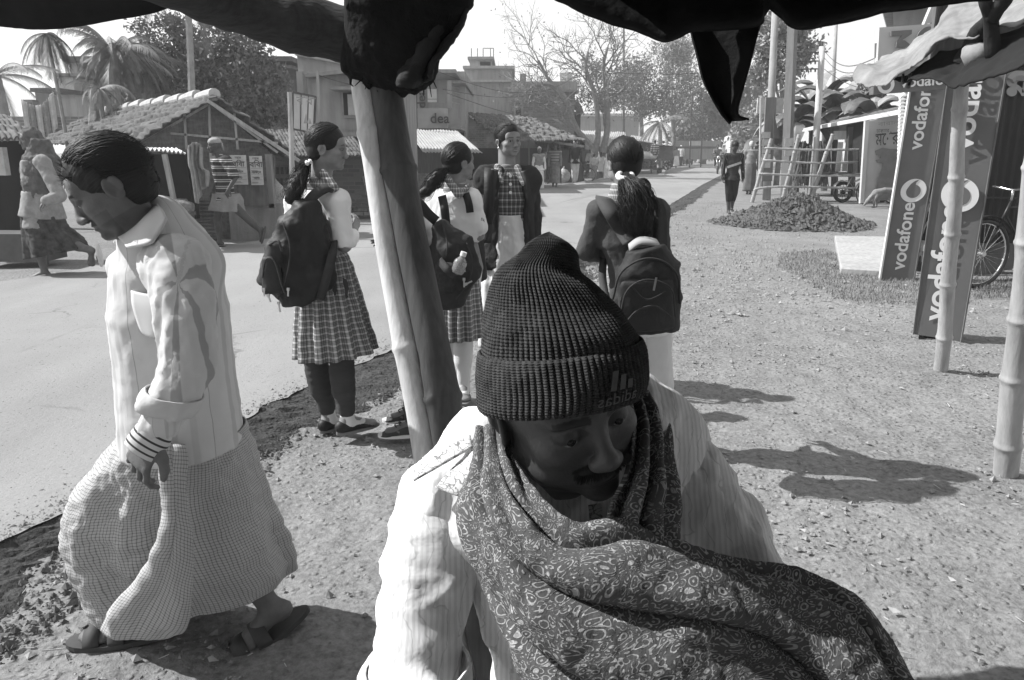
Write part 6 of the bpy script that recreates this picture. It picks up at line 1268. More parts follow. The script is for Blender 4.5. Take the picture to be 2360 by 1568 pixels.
# jeep full of passengers
jb = G(1503, 403); j = empty('passenger_jeep', jb, 'open-backed passenger jeep loaded with sacks and riders', 'jeep'); k = dep(jb)/F; m = MB()
JW = lambda a, b, c_: jb+V(0, 0, 0)+RT*a*k+V(0, 0, 1)*b*k+V(.3, .95, 0)*c_     # a, b in photo pixels
for a in (-42, 14): 
    m = MB(); m.tube([JW(a-3, 8, .1), JW(a+5, 8, .1)], 8*k, 20); w_ = m.build('wheel', m_black, j); m = MB(); m.tube([JW(a-4, 8, .08), JW(a+6, 8, .08)], 4*k, 12); m.build('rim', m_metal, w_)
m = MB(); m.box(JW(-14, 33, 1.2), (62*k, 2.6, 4*k)); m.box(JW(-14, 13, 1.2), (60*k, 2.4, 3*k)); m.bar(JW(-44, 12, 0), JW(-44, 36, 0), .06); m.bar(JW(-10, 12, 0), JW(-10, 34, 0), .06); m.bar(JW(16, 12, 0), JW(16, 36, 0), .06); m.bar(JW(-46, 22, 0), JW(18, 24, 0), .07); m.build('chassis', m_oldwood, j)
m = MB(); m.box(JW(12, 48, 2.6), (34*k, 1.6, 34*k)); m.build('cab', cl['grey'], j); m = MB(); m.box(JW(10, 64, 2.2), (36*k, 2.6, 2.5*k)); m.build('roof', cl['dark'], j)
m = MB(); m.box(JW(-4, 52, 1.7), (14*k, .03, 12*k)); m.build('window', m_glass, j)
S = SDF(); S.ell(JW(-24, 42, .4), (.45, .3, .28), k=.1); S.ell(JW(-8, 40, .5), (.4, .3, .25), k=.1); v, f = S.mesh(.03, disp=lambda v: .03*fbm(v, 3, 3, 1)[:, None]*np.ones(3)); tag(mk('sack', v, f, cl['pale'], origin=JW(-16, 35, .4), smooth=True), 'bulging pale sacks lying on the back of the jeep', 'sack')
rider('passenger with striped back sitting high on the jeep', JW(2, 47, .3), 0, 1.75, stripe_mat('back_stripe', .12, .5, 7, 1, .7), cl['dark']); rider('turbaned passenger in pale shirt low on the jeep', JW(-18, 32, .9), PI-.5, 1.7, cl['pale'], cl['mid'])
rider('dark passenger at the left end of the jeep', JW(-34, 30, 1.2), .5, 1.7, cl['grey'], cl['mid'])
# van, umbrella, bus
def veh(name, label, cat, px, py, wpx, hpx, col, gl=True, kind='van'):
    b = G(px, py); k = dep(b)/F; o = empty(name, b, label, cat); W, Hh = wpx*k, hpx*k; S = SDF(); L = W*2.0
    def B(x, y, z): return b+V(x*W, y*L, z*Hh)
    m = MB(); prof = [(-.5, .12), (-.5, .55), (-.42, .95), (-.3, 1.0), (.3, 1.0), (.42, .95), (.5, .55), (.5, .12)]
    P = np.array([[B(x*(1 if t not in (0, 3) else .97), .5*t/1.5*1.0, z*(1 if t not in (0, 3) else .985)) for x, z in prof+[prof[0]]] for t in range(4)]); m.grid(P); m.poly([B(x*.97, 0, z*.985) for x, z in prof], -.03, (0, 1, 0)); m.build('body', col, o)
    m = MB(); m.poly([B(x, -.01, z) for x, z in ((-.38, .55), (-.34, .88), (.34, .88), (.38, .55))], -.02, (0, 1, 0)); m.build('windscreen', m_glass, o)
    if kind == 'bus': m = MB(); m.box(B(0, -.02, .72), (.03*W, .05, .34*Hh)); m.box(B(0, -.02, .95), (.8*W, .06, .06*Hh)); m.build('trim', m_white, o)
    for x in (-.36, .36):
        m = MB(); m.tube([B(x, .12, .1)-V(.09, 0, 0), B(x, .12, .1)+V(.09, 0, 0)], .12*Hh, 16); m.build('wheel', m_black, o); m = MB(); m.tube([B(x, -.03, .35), B(x, .01, .35)], .05*W, 10); m.build('headlight', m_chrome, o)
    m = MB(); m.box(B(0, -.02, .17), (.95*W, .1, .07*Hh)); m.build('bumper', m_metal, o); return o
veh('white_van', 'small white van coming down the road below the umbrella', 'van', 1603, 376, 30, 37, m_white)
veh('bus', 'pale old bus approaching behind the old woman', 'bus', 1712, 385, 50, 72, cl['pale'], kind='bus')
ub = G(1592, 379); k = dep(ub)/F; um = empty('market_umbrella', ub, 'large pale sun umbrella over a stall near the van', 'umbrella'); m = MB(); m.bar(ub, ub+V(0, 0, 50*k), .05); m.build('pole', m_metal, um)
A_, Rr = np.meshgrid(np.linspace(0, 2*PI, 33), np.linspace(0, 1, 8), indexing='ij'); m = MB(); m.grid(np.stack([ub[0]+Rr*26*k*np.cos(A_), ub[1]+Rr*26*k*np.sin(A_), ub[2]+(56-17*Rr**1.8+1.2*np.abs(np.cos(A_*4))*Rr)*k], -1)); m.build('canopy', stripe_mat('umbrella_cloth', .6, .35, 1.1, 0, .5, kind='Object'), um, thick=.02)
for i, (x, y) in enumerate(((1541, 391), (1535, 394))): motorbike(['parked motorcycle nearest the jeep, end-on', 'second parked motorcycle beside the jeep, end-on'][i], G(x, y), V(-.8, -.6, 0), 1.1, 'motorcycles parked beyond the jeep')
# plastic bags by the market
for i, (x, y, w_) in enumerate(((1298, 421, .33), (1312, 417, .38))):
    b = G(x, y); S = SDF(); S.ell(b+V(0, 0, .3), (w_, .25, .33), k=.1); S.cone(b+V(0, 0, .5), b+V(.02, 0, .75), .12, .04, .1); v, f = S.mesh(.03, disp=lambda v: .025*fbm(v, 5, 3, i)[:, None]*np.ones(3)); tag(mk('plastic_bag', v, f, cl['pale'] if i == 0 else cl['mid'], origin=b, smooth=True), ['pale tied plastic bag on the verge between two men', 'greyer plastic bag on the verge nearer the bicycle'][i], 'bag', 'bags on the verge')
# dog beside the kiosk
db = z4(1800, 1060, 20.6)*V(1, 1, 0); S = SDF(); D = lambda a, b, c_=0: db+V(a, c_, b)
S.chain([D(.25, .42), D(.0, .44), D(-.22, .38)], [.095, .085, .10], .05); S.chain([D(-.22, .40), D(-.36, .26), D(-.42, .16)], [.07, .06, .055], .04); S.chain([D(-.42, .18), D(-.50, .07)], [.055, .03], .03)
for y in (-.06, .06):
    S.chain([D(-.2, .34, y), D(-.22+y, .17, y), D(-.20+y, .02, y), D(-.25+y, .015, y)], [.05, .03, .022, .02], .02); S.chain([D(.26, .38, y), D(.20+y, .22, y), D(.30+y, .14, y), D(.25+y, .015, y), D(.20+y, .015, y)], [.07, .045, .028, .022, .02], .02); S.cone(D(-.38, .26, y*.8), D(-.34, .33, y), .025, .008, .01)
S.chain([D(.32, .44), D(.42, .35), D(.46, .22)], [.03, .02, .012], .02); v, f = S.mesh(.012); tag(mk('dog', v, f, M('dog_fur', .22, .5, 4, .9, .004, 60), origin=db, smooth=True), 'pale patched dog sniffing the ground behind the farther tall sign', 'dog')
# ================================================================= the people in the foreground
def ringpx(L):                                        # (xl, yl, xr, yr, Y, half depth) -> loft rings
    out = []
    for xl, yl, xr, yr, Y_, dd in L:
        a, b = PY(xl, yl, Y_), PY(xr, yr, Y_); out.append(((a+b)/2, (b-a)/2, V(0, dd, 0)))
    return out
def ribbon(name, mat, parent, pts, w_, side, n=30, thick=.006):
    c = crv(pts, n); T = np.gradient(c, axis=0); s = np.cross(T, np.array(side, float)); s /= np.linalg.norm(s, axis=1)[:, None]+1e-9
    m = MB(); P = np.stack([c-s*w_/2, c+s*w_/2], 1); m.grid(P, griduv(P)); return m.build(name, mat, parent, thick=thick, smooth=True)
plaid = plaid_mat('school_plaid', .17, .035, .55, 34); plaid_s = plaid_mat('school_plaid_small', .16, .04, .6, 42); m_blouse = M('blouse', .70, .05, 4, .95, .004, 7)
m_legging = M('legging', .055, .2, 8, .95, .003, 30, stretch=(1, 1, 3)); m_bag = M('bag_black', .013, .4, 7, .6, .006, 14, spec=.35); m_bag2 = M('bag_grey', .03, .3, 7, .6, .006, 14); m_strap = M('strap', .035, .3, 20, .8, .002, 90)
m_zip = M('zip_metal', .55, .1, 5, .3, metal=1.0); m_stock = M('stocking', .66, .05, 5, .9)
def scalp(o, J, R, s, **kw):
    S = SDF(); hair_cap(S, J['hc'], R, s, **kw); c = J['hc']; fine = [[(c[i]-.14, c[i]+.14, .0045)] for i in range(3)]
    return garment('hair', S, hm, o, .01, 0, 20, uv=lambda v: hair_uv(v, c, R, s), fine=fine, post=None)
def zips(parent, pts, r=.0035, mat=None): m = MB(); m.tube(crv(pts, 24), r, 5); return m.build('zip', mat or m_strap, parent, smooth=True)
def pull(parent, p, d, L=.03): m = MB(); m.bar(p, np.array(p)+nrm(d)*L, .007, .004); m.bar(np.array(p)-nrm(d)*.008, np.array(p)+nrm(d)*.004, .012, .008); return m.build('zip_pull', m_zip, parent)
# ---- girl 1: profile, plaid skirt
Y1 = 3.69; P1 = lambda x, y, d=0: PY(x, y, Y1+d)
J = dict(H=1.56, r=nrm(V(.8, -.6, 0)), f=nrm(V(.6, .8, 0)), pel=P1(742, 640), waist=P1(740, 572), chest=P1(737, 510), neck=P1(732, 432), hc=P1(755, 340, -.02), hf=V(.985, .05, -.10),
    shR=P1(777, 468, -.10), elR=P1(793, 565, -.14), wrR=P1(811, 542, .08), shL=P1(684, 462, .10), elL=P1(672, 560, .2), wrL=P1(770, 545, .32), hipR=P1(768, 662, -.04), hipL=P1(720, 658, .06),
    knR=P1(787, 830, -.05), knL=P1(728, 830, .06), anR=P1(800, 962, -.02), anL=P1(757, 958, .10), hdR=V(.25, .5, .75), hnR=V(-1, .2, 0), hdL=V(.6, .5, .3))
tf = nrm(G(868, 985)-G(782, 1008)); J['toeR'] = tf; J['toeL'] = nrm(tf+V(-.1, .35, 0))
S, R, p = body_sdf(J, .98, feet=True, ex=.95); g1 = finish_body('person', 'schoolgirl in profile with long ponytail, white blouse, checked skirt and dark leggings', S, J, R, sk2, .012, .0036, hs=.98, group='schoolgirls talking by the road', hfine=[(J['wrR']+V(.02, .05, .04), .09, .005)])
q1 = J['H']/1.65*.98*.98; eyes(g1, p, R, q1); scalp(g1, J, R, q1, line=5.6, tmp=(8.2, 6.8), thick=.5, nape=-7); combed(g1, J['hc'], R, q1, 520, (.1, -.85, -.5), seed=3)
strands('ponytail', hm, g1, None, [P1(716, 366, -.05), P1(705, 382, -.08), P1(693, 405, -.14), P1(682, 430, -.18), P1(674, 452, -.2), P1(668, 468, -.2)], 150, [.012, .018, .035, .045, .04, .03], .0022, 3, .025)
m = MB(); m.tube(crv([P1(716, 374, -.10), P1(711, 370, -.06), P1(706, 372, -.06), P1(708, 378, -.12)], 10), .009, 6); m.build('hair_tie', m_blouse, g1)
S = shirt(J, .013, 1.0, 0); S.half(J['waist']-V(0, 0, -.02), V(0, 0, -1)); garment('blouse', S, m_blouse, g1, .009, .007, 5, 2)
S = SDF(); S.slab(P1(733, 436), P1(738, 408), (.078, .065), (.062, .058), V(.8, -.3, 0), .01); S.cone(P1(745, 400, -.08), P1(768, 435, -.12), .02, .028, .02); S.cone(P1(712, 415, -.05), P1(735, 430, -.12), .022, .025, .02); garment('collar', S, plaid_s, g1, .008, 0)
ringloft('skirt', plaid, g1, ringpx([(700, 566, 778, 560, Y1, .085), (694, 600, 803, 596, Y1, .11), (689, 660, 820, 655, Y1, .14), (686, 740, 842, 732, Y1, .17), (684, 822, 864, 806, Y1, .19)]), 220, 70, 13, .017, 4, wr=.004, uvr=.16)
m = MB()
S = legwear(J, .007, .86); garment('leggings', S, m_legging, g1, .009, .003, 14, stretch=(.4, .4, 2.5))
for n in 'RL':
    S = SDF(); S.chain([J['an'+n]+V(0, 0, .05), J['an'+n]-V(0, 0, .02)], [.035, .037]); S.cone(J['an'+n]-V(0, 0, .035), J['an'+n]+J['toe'+n]*.08-V(0, 0, .05), .036, .03); garment('sock', S, m_stock, g1, .008, 0); shoe('shoe', g1, J['an'+n], J['toe'+n], m_shoeb, m_sole, .98, .028)
# her backpack
bp = empty('backpack', P1(690, 700, -.2), 'black backpack with lighter front pocket hanging from the profile girl', 'backpack', 'school backpacks'); B1 = lambda x, y, d=0: P1(x, y, -.20+d)
S = SDF(); 
for a, b in (((700, 478), (690, 520)), ((690, 520), (682, 580)), ((682, 580), (682, 650)), ((682, 650), (690, 690))):
    wd = {478: .04, 520: .085, 580: .13, 650: .135, 690: .085}; S.slab(B1(*a), B1(*b), (wd[a[1]], .085), (wd[b[1]], .09), V(1, .12, 0), .05)
S.cone(B1(720, 480), B1(745, 640), .03, .05, .08); garment('body', S, m_bag, bp, .009, .012, 4, 3)
S = SDF(); S.slab(B1(640, 570, -.05), B1(622, 650, -.05), (.05, .055), (.06, .06), V(1, .3, 0), .04); garment('pocket', S, m_bag2, bp, .008, .006, 5, 4)
S = SDF(); S.slab(B1(622, 600, -.10), B1(630, 668, -.10), (.035, .025), (.05, .03), V(1, .3, 0), .04); garment('small_pocket', S, m_bag2, bp, .008, .004, 5, 5)
zips(bp, [B1(650, 510, -.08), B1(668, 570, -.13), B1(660, 640, -.13), B1(640, 690, -.1)]); zips(bp, [B1(605, 640, -.12), B1(612, 600, -.16), B1(632, 602, -.18), B1(650, 660, -.17), B1(662, 690, -.12)]); zips(bp, [B1(620, 565, -.1), B1(640, 556, -.14), B1(650, 580, -.15)], .006)
pull(bp, B1(664, 668, -.15), (-.1, 0, -1)); pull(bp, B1(608, 668, -.16), (0, 0, -1)); pull(bp, B1(618, 682, -.16), (.3, 0, -1)); pull(bp, B1(642, 700, -.1), (.1, 0, -1), .04)
ribbon('strap', m_strap, bp, [B1(700, 482, -.02), P1(722, 452, -.20), P1(750, 434, -.17), P1(772, 436, -.08), P1(785, 455, .02)], .05, (0, -1, .5))
ribbon('strap', m_strap, bp, [P1(768, 556, -.17), P1(765, 590, -.25), P1(752, 640, -.27), B1(738, 690, -.05)], .04, (0, -1, 0)); ribbon('strap', m_strap, bp, [B1(690, 480, 0), P1(676, 450, 0), P1(668, 440, .1)], .05, (0, -1, .5))
# ---- girl 2: turned away to the right
Y2 = 4.25; P2 = lambda x, y, d=0: PY(x, y, Y2+d)
J = dict(H=1.47, r=nrm(V(.9, -.3, 0)), f=nrm(V(.3, .9, 0)), pel=P2(1062, 610), waist=P2(1058, 560), chest=P2(1050, 505), neck=P2(1048, 442), hc=P2(1058, 374), hf=V(.80, .60, .03),
    shR=P2(1081, 462, -.04), elR=P2(1103, 542, -.04), wrR=P2(1040, 536, .10), shL=P2(1006, 462, .05), elL=P2(992, 540, .12), wrL=P2(1030, 545, .25), hipR=P2(1078, 625), hipL=P2(1046, 625, .05), knR=P2(1068, 770, 0), knL=P2(1035, 770, .05),
    anR=P2(1068, 885, .02), anL=P2(1025, 880, .1), toeR=nrm(V(.05, -1, 0)), toeL=nrm(V(-.3, -1, 0)), hdR=V(-1, .1, .1), hnR=V(0, -1, 0))
S, R, p = body_sdf(J, 1.0, ex=.95); g2 = finish_body('person', 'schoolgirl with low ponytail looking away, short sleeved white blouse and checked skirt', S, J, R, sk2, .012, .004, group='schoolgirls talking by the road', hfine=[(J['wrR'], .08, .006)])
q2 = J['H']/1.65*.98; scalp(g2, J, R, q2, line=5.4, tmp=(8.2, 6.8), thick=.5, nape=-7); combed(g2, J['hc'], R, q2, 460, (-.1, -.85, -.5), seed=4)
strands('ponytail', hm, g2, None, [P2(1032, 392, -.05), P2(1015, 400, -.1), P2(1000, 418, -.12), P2(988, 436, -.12), P2(975, 446, -.12), P2(962, 450, -.10)], 130, [.012, .03, .04, .035, .03, .02], .0022, 5, .025)
S = shirt(J, .012, .38, 0, ra=1.2); S.half(J['waist']-V(0, 0, -.01), V(0, 0, -1)); garment('blouse', S, m_blouse, g2, .009, .007, 5, 3)
S = SDF(); a, b = J['shR'], J['elR']; d_ = nrm(b-a); S.cone(a+d_*.105, a+d_*.135, .060, .060, .01); garment('sleeve_cuff', S, plaid_s, g2, .008, 0); S = SDF(); S.cone(P2(1030, 412, -.08), P2(1056, 448, -.13), .02, .024, .02); S.cone(P2(1062, 448, -.12), P2(1078, 430, -.08), .012, .016, .02); S.slab(P2(1048, 446), P2(1050, 425), (.07, .06), (.06, .055), V(1, -.2, 0)); garment('collar', S, plaid_s, g2, .008, 0)
ringloft('skirt', plaid, g2, ringpx([(1018, 556, 1093, 550, Y2, .085), (1014, 600, 1098, 600, Y2, .12), (1012, 680, 1105, 680, Y2, .14), (1012, 778, 1111, 772, Y2, .16)]), 200, 50, 12, .014, 5, wr=.003)
S = legwear(J, .005, 1.0); garment('stocking', S, m_stock, g2, .009, 0)
for n in 'RL':
    S = SDF(); S.cone(J['an'+n]+V(0, 0, .02), J['an'+n]-V(0, 0, .03), .038, .036); S.cone(J['an'+n]-V(0, 0, .035), J['an'+n]+J['toe'+n]*.08-V(0, 0, .05), .034, .03); garment('stocking', S, m_stock, g2, .009, 0); shoe('shoe', g2, J['an'+n], J['toe'+n], m_shoeb, m_sole, .95, .02)
b2 = empty('backpack', P2(1060, 560, -.1), 'dark backpack mostly hidden on the girl with the low ponytail', 'backpack', 'school backpacks')
ribbon('strap', m_bag, b2, [P2(1018, 452, -.12), P2(1024, 480, -.17), P2(1028, 515, -.16), P2(1034, 545, -.14)], .045, (0, -1, 0)); ribbon('strap', m_bag, b2, [P2(1073, 446, -.12), P2(1080, 470, -.14), P2(1083, 490, -.12)], .04, (0, -1, 0))
S = SDF(); S.slab(P2(1078, 560, .1), P2(1082, 640, .1), (.09, .07), (.10, .08), V(1, 0, 0), .03); garment('body', S, m_bag, b2, .01, .006)
# ---- hidden pupil behind the pole, with the big bag and bottle
Y5 = 3.69; P5 = lambda x, y, d=0: PY(x, y, Y5+d)
J = dict(H=1.45, r=nrm(V(.1, 1, 0)), f=nrm(V(-1, .1, 0)), pel=P5(962, 650), waist=P5(958, 590), chest=P5(950, 530), neck=P5(925, 462), hc=P5(876, 415), hf=V(-.9, -.1, -.4),
    shR=P5(935, 482, .13), elR=P5(935, 575, .17), wrR=P5(893, 596, .05), shL=P5(945, 488, -.12), elL=P5(955, 570, -.2), wrL=P5(920, 590, -.15), hipR=P5(958, 670, .06), hipL=P5(966, 672, -.06), knR=P5(955, 800, .08), knL=P5(952, 815, -.05),
    anR=P5(962, 935, .12), anL=P5(955, 968, -.03), toeR=nrm(V(-.95, -.1, 0)), toeL=nrm(V(-.95, -.12, 0)), hdR=V(-.35, -.1, .9), hnR=V(-.9, 0, -.3), hnL=V(0, 0, 1))
S, R, p = body_sdf(J, 1.0); g5 = finish_body('person', 'pupil in white shirt almost hidden behind the leaning bamboo poles', S, J, R, sk1, .012, .005, group='schoolgirls talking by the road', hfine=[(J['wrR']+V(-.02, 0, .05), .09, .005)])
scalp(g5, J, R, J['H']/1.65*.98, line=5.2); garment('shirt', shirt(J, .016, 1.0, .05), m_blouse, g5, .01, .008, 5)
S = SDF()
for n in 'RL': S.chain([J['hip'+n], J['kn'+n], J['an'+n]+V(0, 0, .02)], [.08, .062, .052], .02)
garment('trousers', S, M('trouser_dark', .035, .2, 6, .9), g5, .01, .004)
for n in 'RL': shoe('shoe', g5, J['an'+n], J['toe'+n], M('canvas_shoe', .05, .3, 9, .85), m_paint, 1.0, .035); m = MB(); a = J['an'+n]+J['toe'+n]*.07-V(0, 0, .02); m.tube(crv([a+V(0, -.02, 0), a+V(-.01, 0, .012), a+V(0, .02, 0), a+V(-.03, 0, .0), a+V(-.02, -.02, -.01)], 12), .003, 4); m.build('shoelace', m_strap, g5)
b5 = empty('backpack', P5(1045, 700, -.15), 'large dark backpack with a bottle pouch right of the leaning poles', 'backpack', 'school backpacks'); Q = lambda x, y, d=0: PY(x, y, 3.55+d)
S = SDF(); S.slab(Q(1012, 520), Q(1040, 570), (.035, .07), (.10, .09), V(1, -.1, 0), .04); S.slab(Q(1040, 570), Q(1052, 625), (.10, .09), (.115, .10), V(1, -.1, 0), .04); S.slab(Q(1052, 625), Q(1040, 690), (.115, .10), (.06, .08), V(1, -.1, 0), .04); S.cone(Q(1010, 600), Q(1030, 690), .05, .05, .06); garment('body', S, M('bag_charcoal', .022, .3, 7, .7, .006, 14), b5, .009, .010, 4, 6)
S = SDF(); S.slab(Q(1030, 615, -.10), Q(1026, 665, -.08), (.055, .03), (.045, .03), V(1, -.1, 0), .03); garment('bottle_pouch', S, M('mesh_pouch', .03, .5, 60, .9), b5, .008, .003); ribbon('pouch_band', m_strap, b5, [Q(1012, 600, -.10), Q(1030, 622, -.15), Q(1047, 638, -.13)], .035, (0, -1, 0))
zips(b5, [Q(1018, 510, -.06), Q(1030, 560, -.11), Q(1028, 590, -.12)]); zips(b5, [Q(1075, 560, -.08), Q(1088, 600, -.09), Q(1080, 650, -.1), Q(1050, 690, -.09)]); pull(b5, Q(1069, 612, -.12), (.1, 0, -1)); pull(b5, Q(1069, 645, -.12), (0, 0, -1), .035); pull(b5, Q(1074, 655, -.12), (1, 0, .5), .03)
ribbon('strap', m_bag, b5, [P5(945, 462, -.18), Q(966, 470, -.08), Q(985, 492, -.06), Q(1005, 510, -.03)], .045, (0, -1, .3))
bt = empty('water_bottle', Q(1054, 628, -.13), 'small clear plastic bottle stuck in the side pouch of the backpack', 'bottle'); t = NT('bottle_plastic', .12, .5); t.col(.5); t.b.inputs['Transmission Weight'].default_value = .55; t.b.inputs['Alpha'].default_value = .75
ax0, ax1 = Q(1052, 632, -.14), Q(1068, 585, -.14); m = MB(); c = [ax0+(ax1-ax0)*k for k in (0, .05, .2, .35, .5, .62, .74, .84, .9)]; m.tube(c, [.012, .026, .03, .029, .031, .029, .02, .012, .011], 16); m.build('bottle_body', t.m, bt, smooth=True); m = MB(); m.tube([ax0+(ax1-ax0)*.88, ax0+(ax1-ax0)*1.08], .014, 16); m.build('cap', m_paint, bt, smooth=True, sharp=40)
# ---- girl 3: facing the camera
Y3 = 4.65; P3 = lambda x, y, d=0: PY(x, y, Y3+d)
J = dict(H=1.56, r=nrm(V(-.97, -.2, 0)), f=nrm(V(.2, -.97, 0)), pel=P3(1170, 580), waist=P3(1170, 520), chest=P3(1170, 460), neck=P3(1168, 398), hc=P3(1171, 324), hf=V(.52, -.85, .0), hup=V(-.06, 0, 1),
    shL=P3(1217, 414, .03), elL=P3(1229, 505, .05), wrL=P3(1228, 570, 0), shR=P3(1120, 412, -.02), elR=P3(1103, 500, .0), wrR=P3(1112, 575, -.04), hipL=P3(1188, 600), hipR=P3(1152, 600), knL=P3(1190, 740, -.02), knR=P3(1150, 740, -.02), anL=P3(1192, 855, 0), anR=P3(1150, 862, -.05), toeL=V(.2, -1, 0), toeR=V(-.1, -1, 0))
S, R, p = body_sdf(J, .92, ex=.95); g3 = finish_body('person', 'smiling schoolgirl facing the camera in open dark jacket over checked tunic', S, J, R, sk2, .012, 0.0036, hs=.92, group='schoolgirls talking by the road')
q3 = J['H']/1.65*.98*.92; eyes(g3, p, R, q3); scalp(g3, J, R, q3, face=5.6, thick=.5, nape=-6); combed(g3, J['hc'], R, q3, 420, (0, -.9, -.4), seed=5, lift=.4); m = MB(); m.box(p(0, 8.9, -6.72), (.022, .006, .005)); m.build('teeth', m_eye, g3)
for sx in (-1, 1): S = SDF(); S.ell(p(sx*7.9, -.6, -4.9), (.006, .006, .009)); v, f = S.mesh(.003); mk('earring', v, f, m_zip, g3, smooth=True)
S = shirt(J, .016, 0, .02, neckr=.045); garment('tunic', S, plaid_mat('plaid_dark', .09, .03, .42, 26), g3, .009, .006, 5, 3)
S = SDF(); S.cone(P3(1146, 386, -.09), P3(1156, 420, -.16), .022, .012, .02); S.cone(P3(1192, 388, -.09), P3(1205, 425, -.15), .022, .012, .02); S.slab(P3(1169, 400), P3(1170, 386), (.07, .06), (.058, .055), V(1, 0, 0), .01); S.ell(P3(1172, 395, -.10), (.035, .05, .05), k=.01, sub=True); garment('collar', S, plaid_s, g3, .007, 0)
m = MB()
for y in (402, 421, 440): c = P3(1176, y+4, -.145-.0006*(y-402)); m.tube([c, c+V(0, -.006, 0)], .009, 10)
m.build('button', m_blouse, g3)
S = SDF(); torso(S, J, .035, .03, 1.02, .08); S.ell(J['chest']+J['f']*.17-V(0, 0, .10), (.088, .15, .60), frame(J['f']), .015, True); garment('jacket_back', S, m_knitd, g3, .009, .008, 5, 6)
S = SDF()
for n in 'LR': S.chain([J['sh'+n]+V(0, 0, .0), J['el'+n], J['wr'+n]], [.062, .052, .045], .03)
garment('jacket_sleeves', S, m_knitd, g3, .009, .009, 6, 7)
ribbon('jacket_edge', m_bag2, g3, [P3(1142, 392, -.12), P3(1132, 430, -.17), P3(1128, 480, -.17), P3(1122, 560, -.16)], .05, (0, -1, 0), thick=.015); ribbon('jacket_edge', m_bag2, g3, [P3(1206, 395, -.12), P3(1214, 430, -.15), P3(1222, 480, -.15), P3(1226, 555, -.13)], .035, (0, -1, 0), thick=.015)
ringloft('skirt', M('white_skirt', .62, .08, 3, .95, .004, 7), g3, ringpx([(1138, 494, 1204, 494, Y3-.02, .115), (1128, 540, 1212, 540, Y3, .13), (1115, 620, 1228, 620, Y3, .15), (1108, 700, 1238, 700, Y3, .17), (1110, 800, 1240, 800, Y3, .18)]), 160, 60, 9, .016, 8, wr=.006)
b3 = empty('backpack', P3(1130, 500, -.15), 'dark backpack straps over the smiling girl\'s shoulder', 'backpack', 'school backpacks'); ribbon('strap', m_bag, b3, [P3(1128, 386, -.02), P3(1126, 400, -.16), P3(1126, 440, -.21), P3(1124, 490, -.20), P3(1118, 540, -.12)], .055, (0, -1, 0), thick=.014)
S = SDF(); S.slab(P3(1165, 430, .16), P3(1165, 520, .18), (.12, .06), (.13, .07), V(1, 0, 0), .03); garment('body', S, m_bag, b3, .012, .006)
# ---- girl 4: back view with backpack
Y4 = 3.5; P4 = lambda x, y, d=0: PY(x, y, Y4+d)
J = dict(H=1.52, r=nrm(V(.97, .25, 0)), f=nrm(V(-.25, .97, 0)), pel=P4(1475, 680), waist=P4(1468, 620), chest=P4(1455, 550), neck=P4(1447, 455), hc=P4(1436, 374), hf=V(-.30, .95, -.05),
    shR=P4(1512, 490, .02), elR=P4(1525, 600, .06), wrR=P4(1490, 610, .2), shL=P4(1384, 488, -.02), elL=P4(1352, 578, .0), wrL=P4(1392, 590, .16), hipR=P4(1500, 700), hipL=P4(1452, 700), knR=P4(1512, 860), knL=P4(1470, 860), anR=P4(1528, 1010, .05), anL=P4(1482, 1015, 0), toeR=V(-.1, 1, 0), toeL=V(-.35, 1, 0))
S, R, p = body_sdf(J, 1.0); g4 = finish_body('person', 'schoolgirl seen from behind with bushy ponytail, grey cardigan and white trousers', S, J, R, sk2, .012, .0045, group='schoolgirls talking by the road')
q4 = J['H']/1.65*.98; S = SDF(); hair_cap(S, J['hc'], R, q4, thick=.7, nape=-8); c = J['hc']; garment('hair', S, hm, g4, .01, 0, 20, uv=lambda v: hair_uv(v, c, R, q4, (0, -9, -7), 30), fine=[[(c[i]-.14, c[i]+.14, .0045)] for i in range(3)])
strands('ponytail', hm, g4, None, [P4(1441, 405, -.12), P4(1448, 425, -.16), P4(1462, 450, -.19), P4(1470, 480, -.20), P4(1474, 515, -.20), P4(1476, 545, -.18)], 800, [.018, .045, .07, .08, .07, .045], .0016, 6, .03, frizz=.5)
combed(g4, J['hc'], R, q4, 700, (0, -.8, -.62), seed=6, lift=.7)
strands('hair_loop', hm, g4, None, [P4(1460, 420, -.14), P4(1485, 415, -.14), P4(1497, 430, -.14), P4(1488, 440, -.15), P4(1470, 432, -.16)], 16, [.004, .008, .008, .006], .003, 9, .004)
m = MB(); t = np.linspace(0, 2*math.pi, 20); m.tube([P4(1440+16*math.cos(a), 406+7*math.sin(a), -.12-.05*math.sin(a)) for a in t], .013, 8, cap=False); m.build('hair_tie', m_blouse, g4, smooth=True)
S = shirt(J, .016, 1.0, 0, ra=1.0); S.slab(J['pel']+V(0, 0, .0), J['waist'], (.125, .10), (.125, .10), J['r'], .03); garment('cardigan', S, M('cardigan', .065, .15, 4, .98, .003, 90), g4, .009, .008, 4, 8)
S = SDF(); S.slab(P4(1440, 462), P4(1440, 430), (.085, .07), (.065, .06), V(1, 0, 0), .01); garment('collar', S, plaid_s, g4, .009, 0)
S = SDF(); S.slab(J['pel']-V(0, 0, .16), J['pel']+V(0, 0, .05), (.16, .13), (.13, .105), J['r'], .03); garment('tunic', S, m_blouse, g4, .01, .008, 4, 9)
for n, e in (('L', -12), ('R', 12)): S = SDF(); S.chain([J['hip'+n], J['kn'+n], J['an'+n]], [.095, .075, .066], .03); S.cone(J['an'+n], J['an'+n]-V(0, 0, .03), .068, .07); garment('trouser_leg', S, M('trouser_white', .6, .06, 3, .95, .004, 6), g4, .01, .009, 4, 10)
for n in 'RL': shoe('shoe', g4, J['an'+n], J['toe'+n], m_shoeb, m_sole, .95, .02)
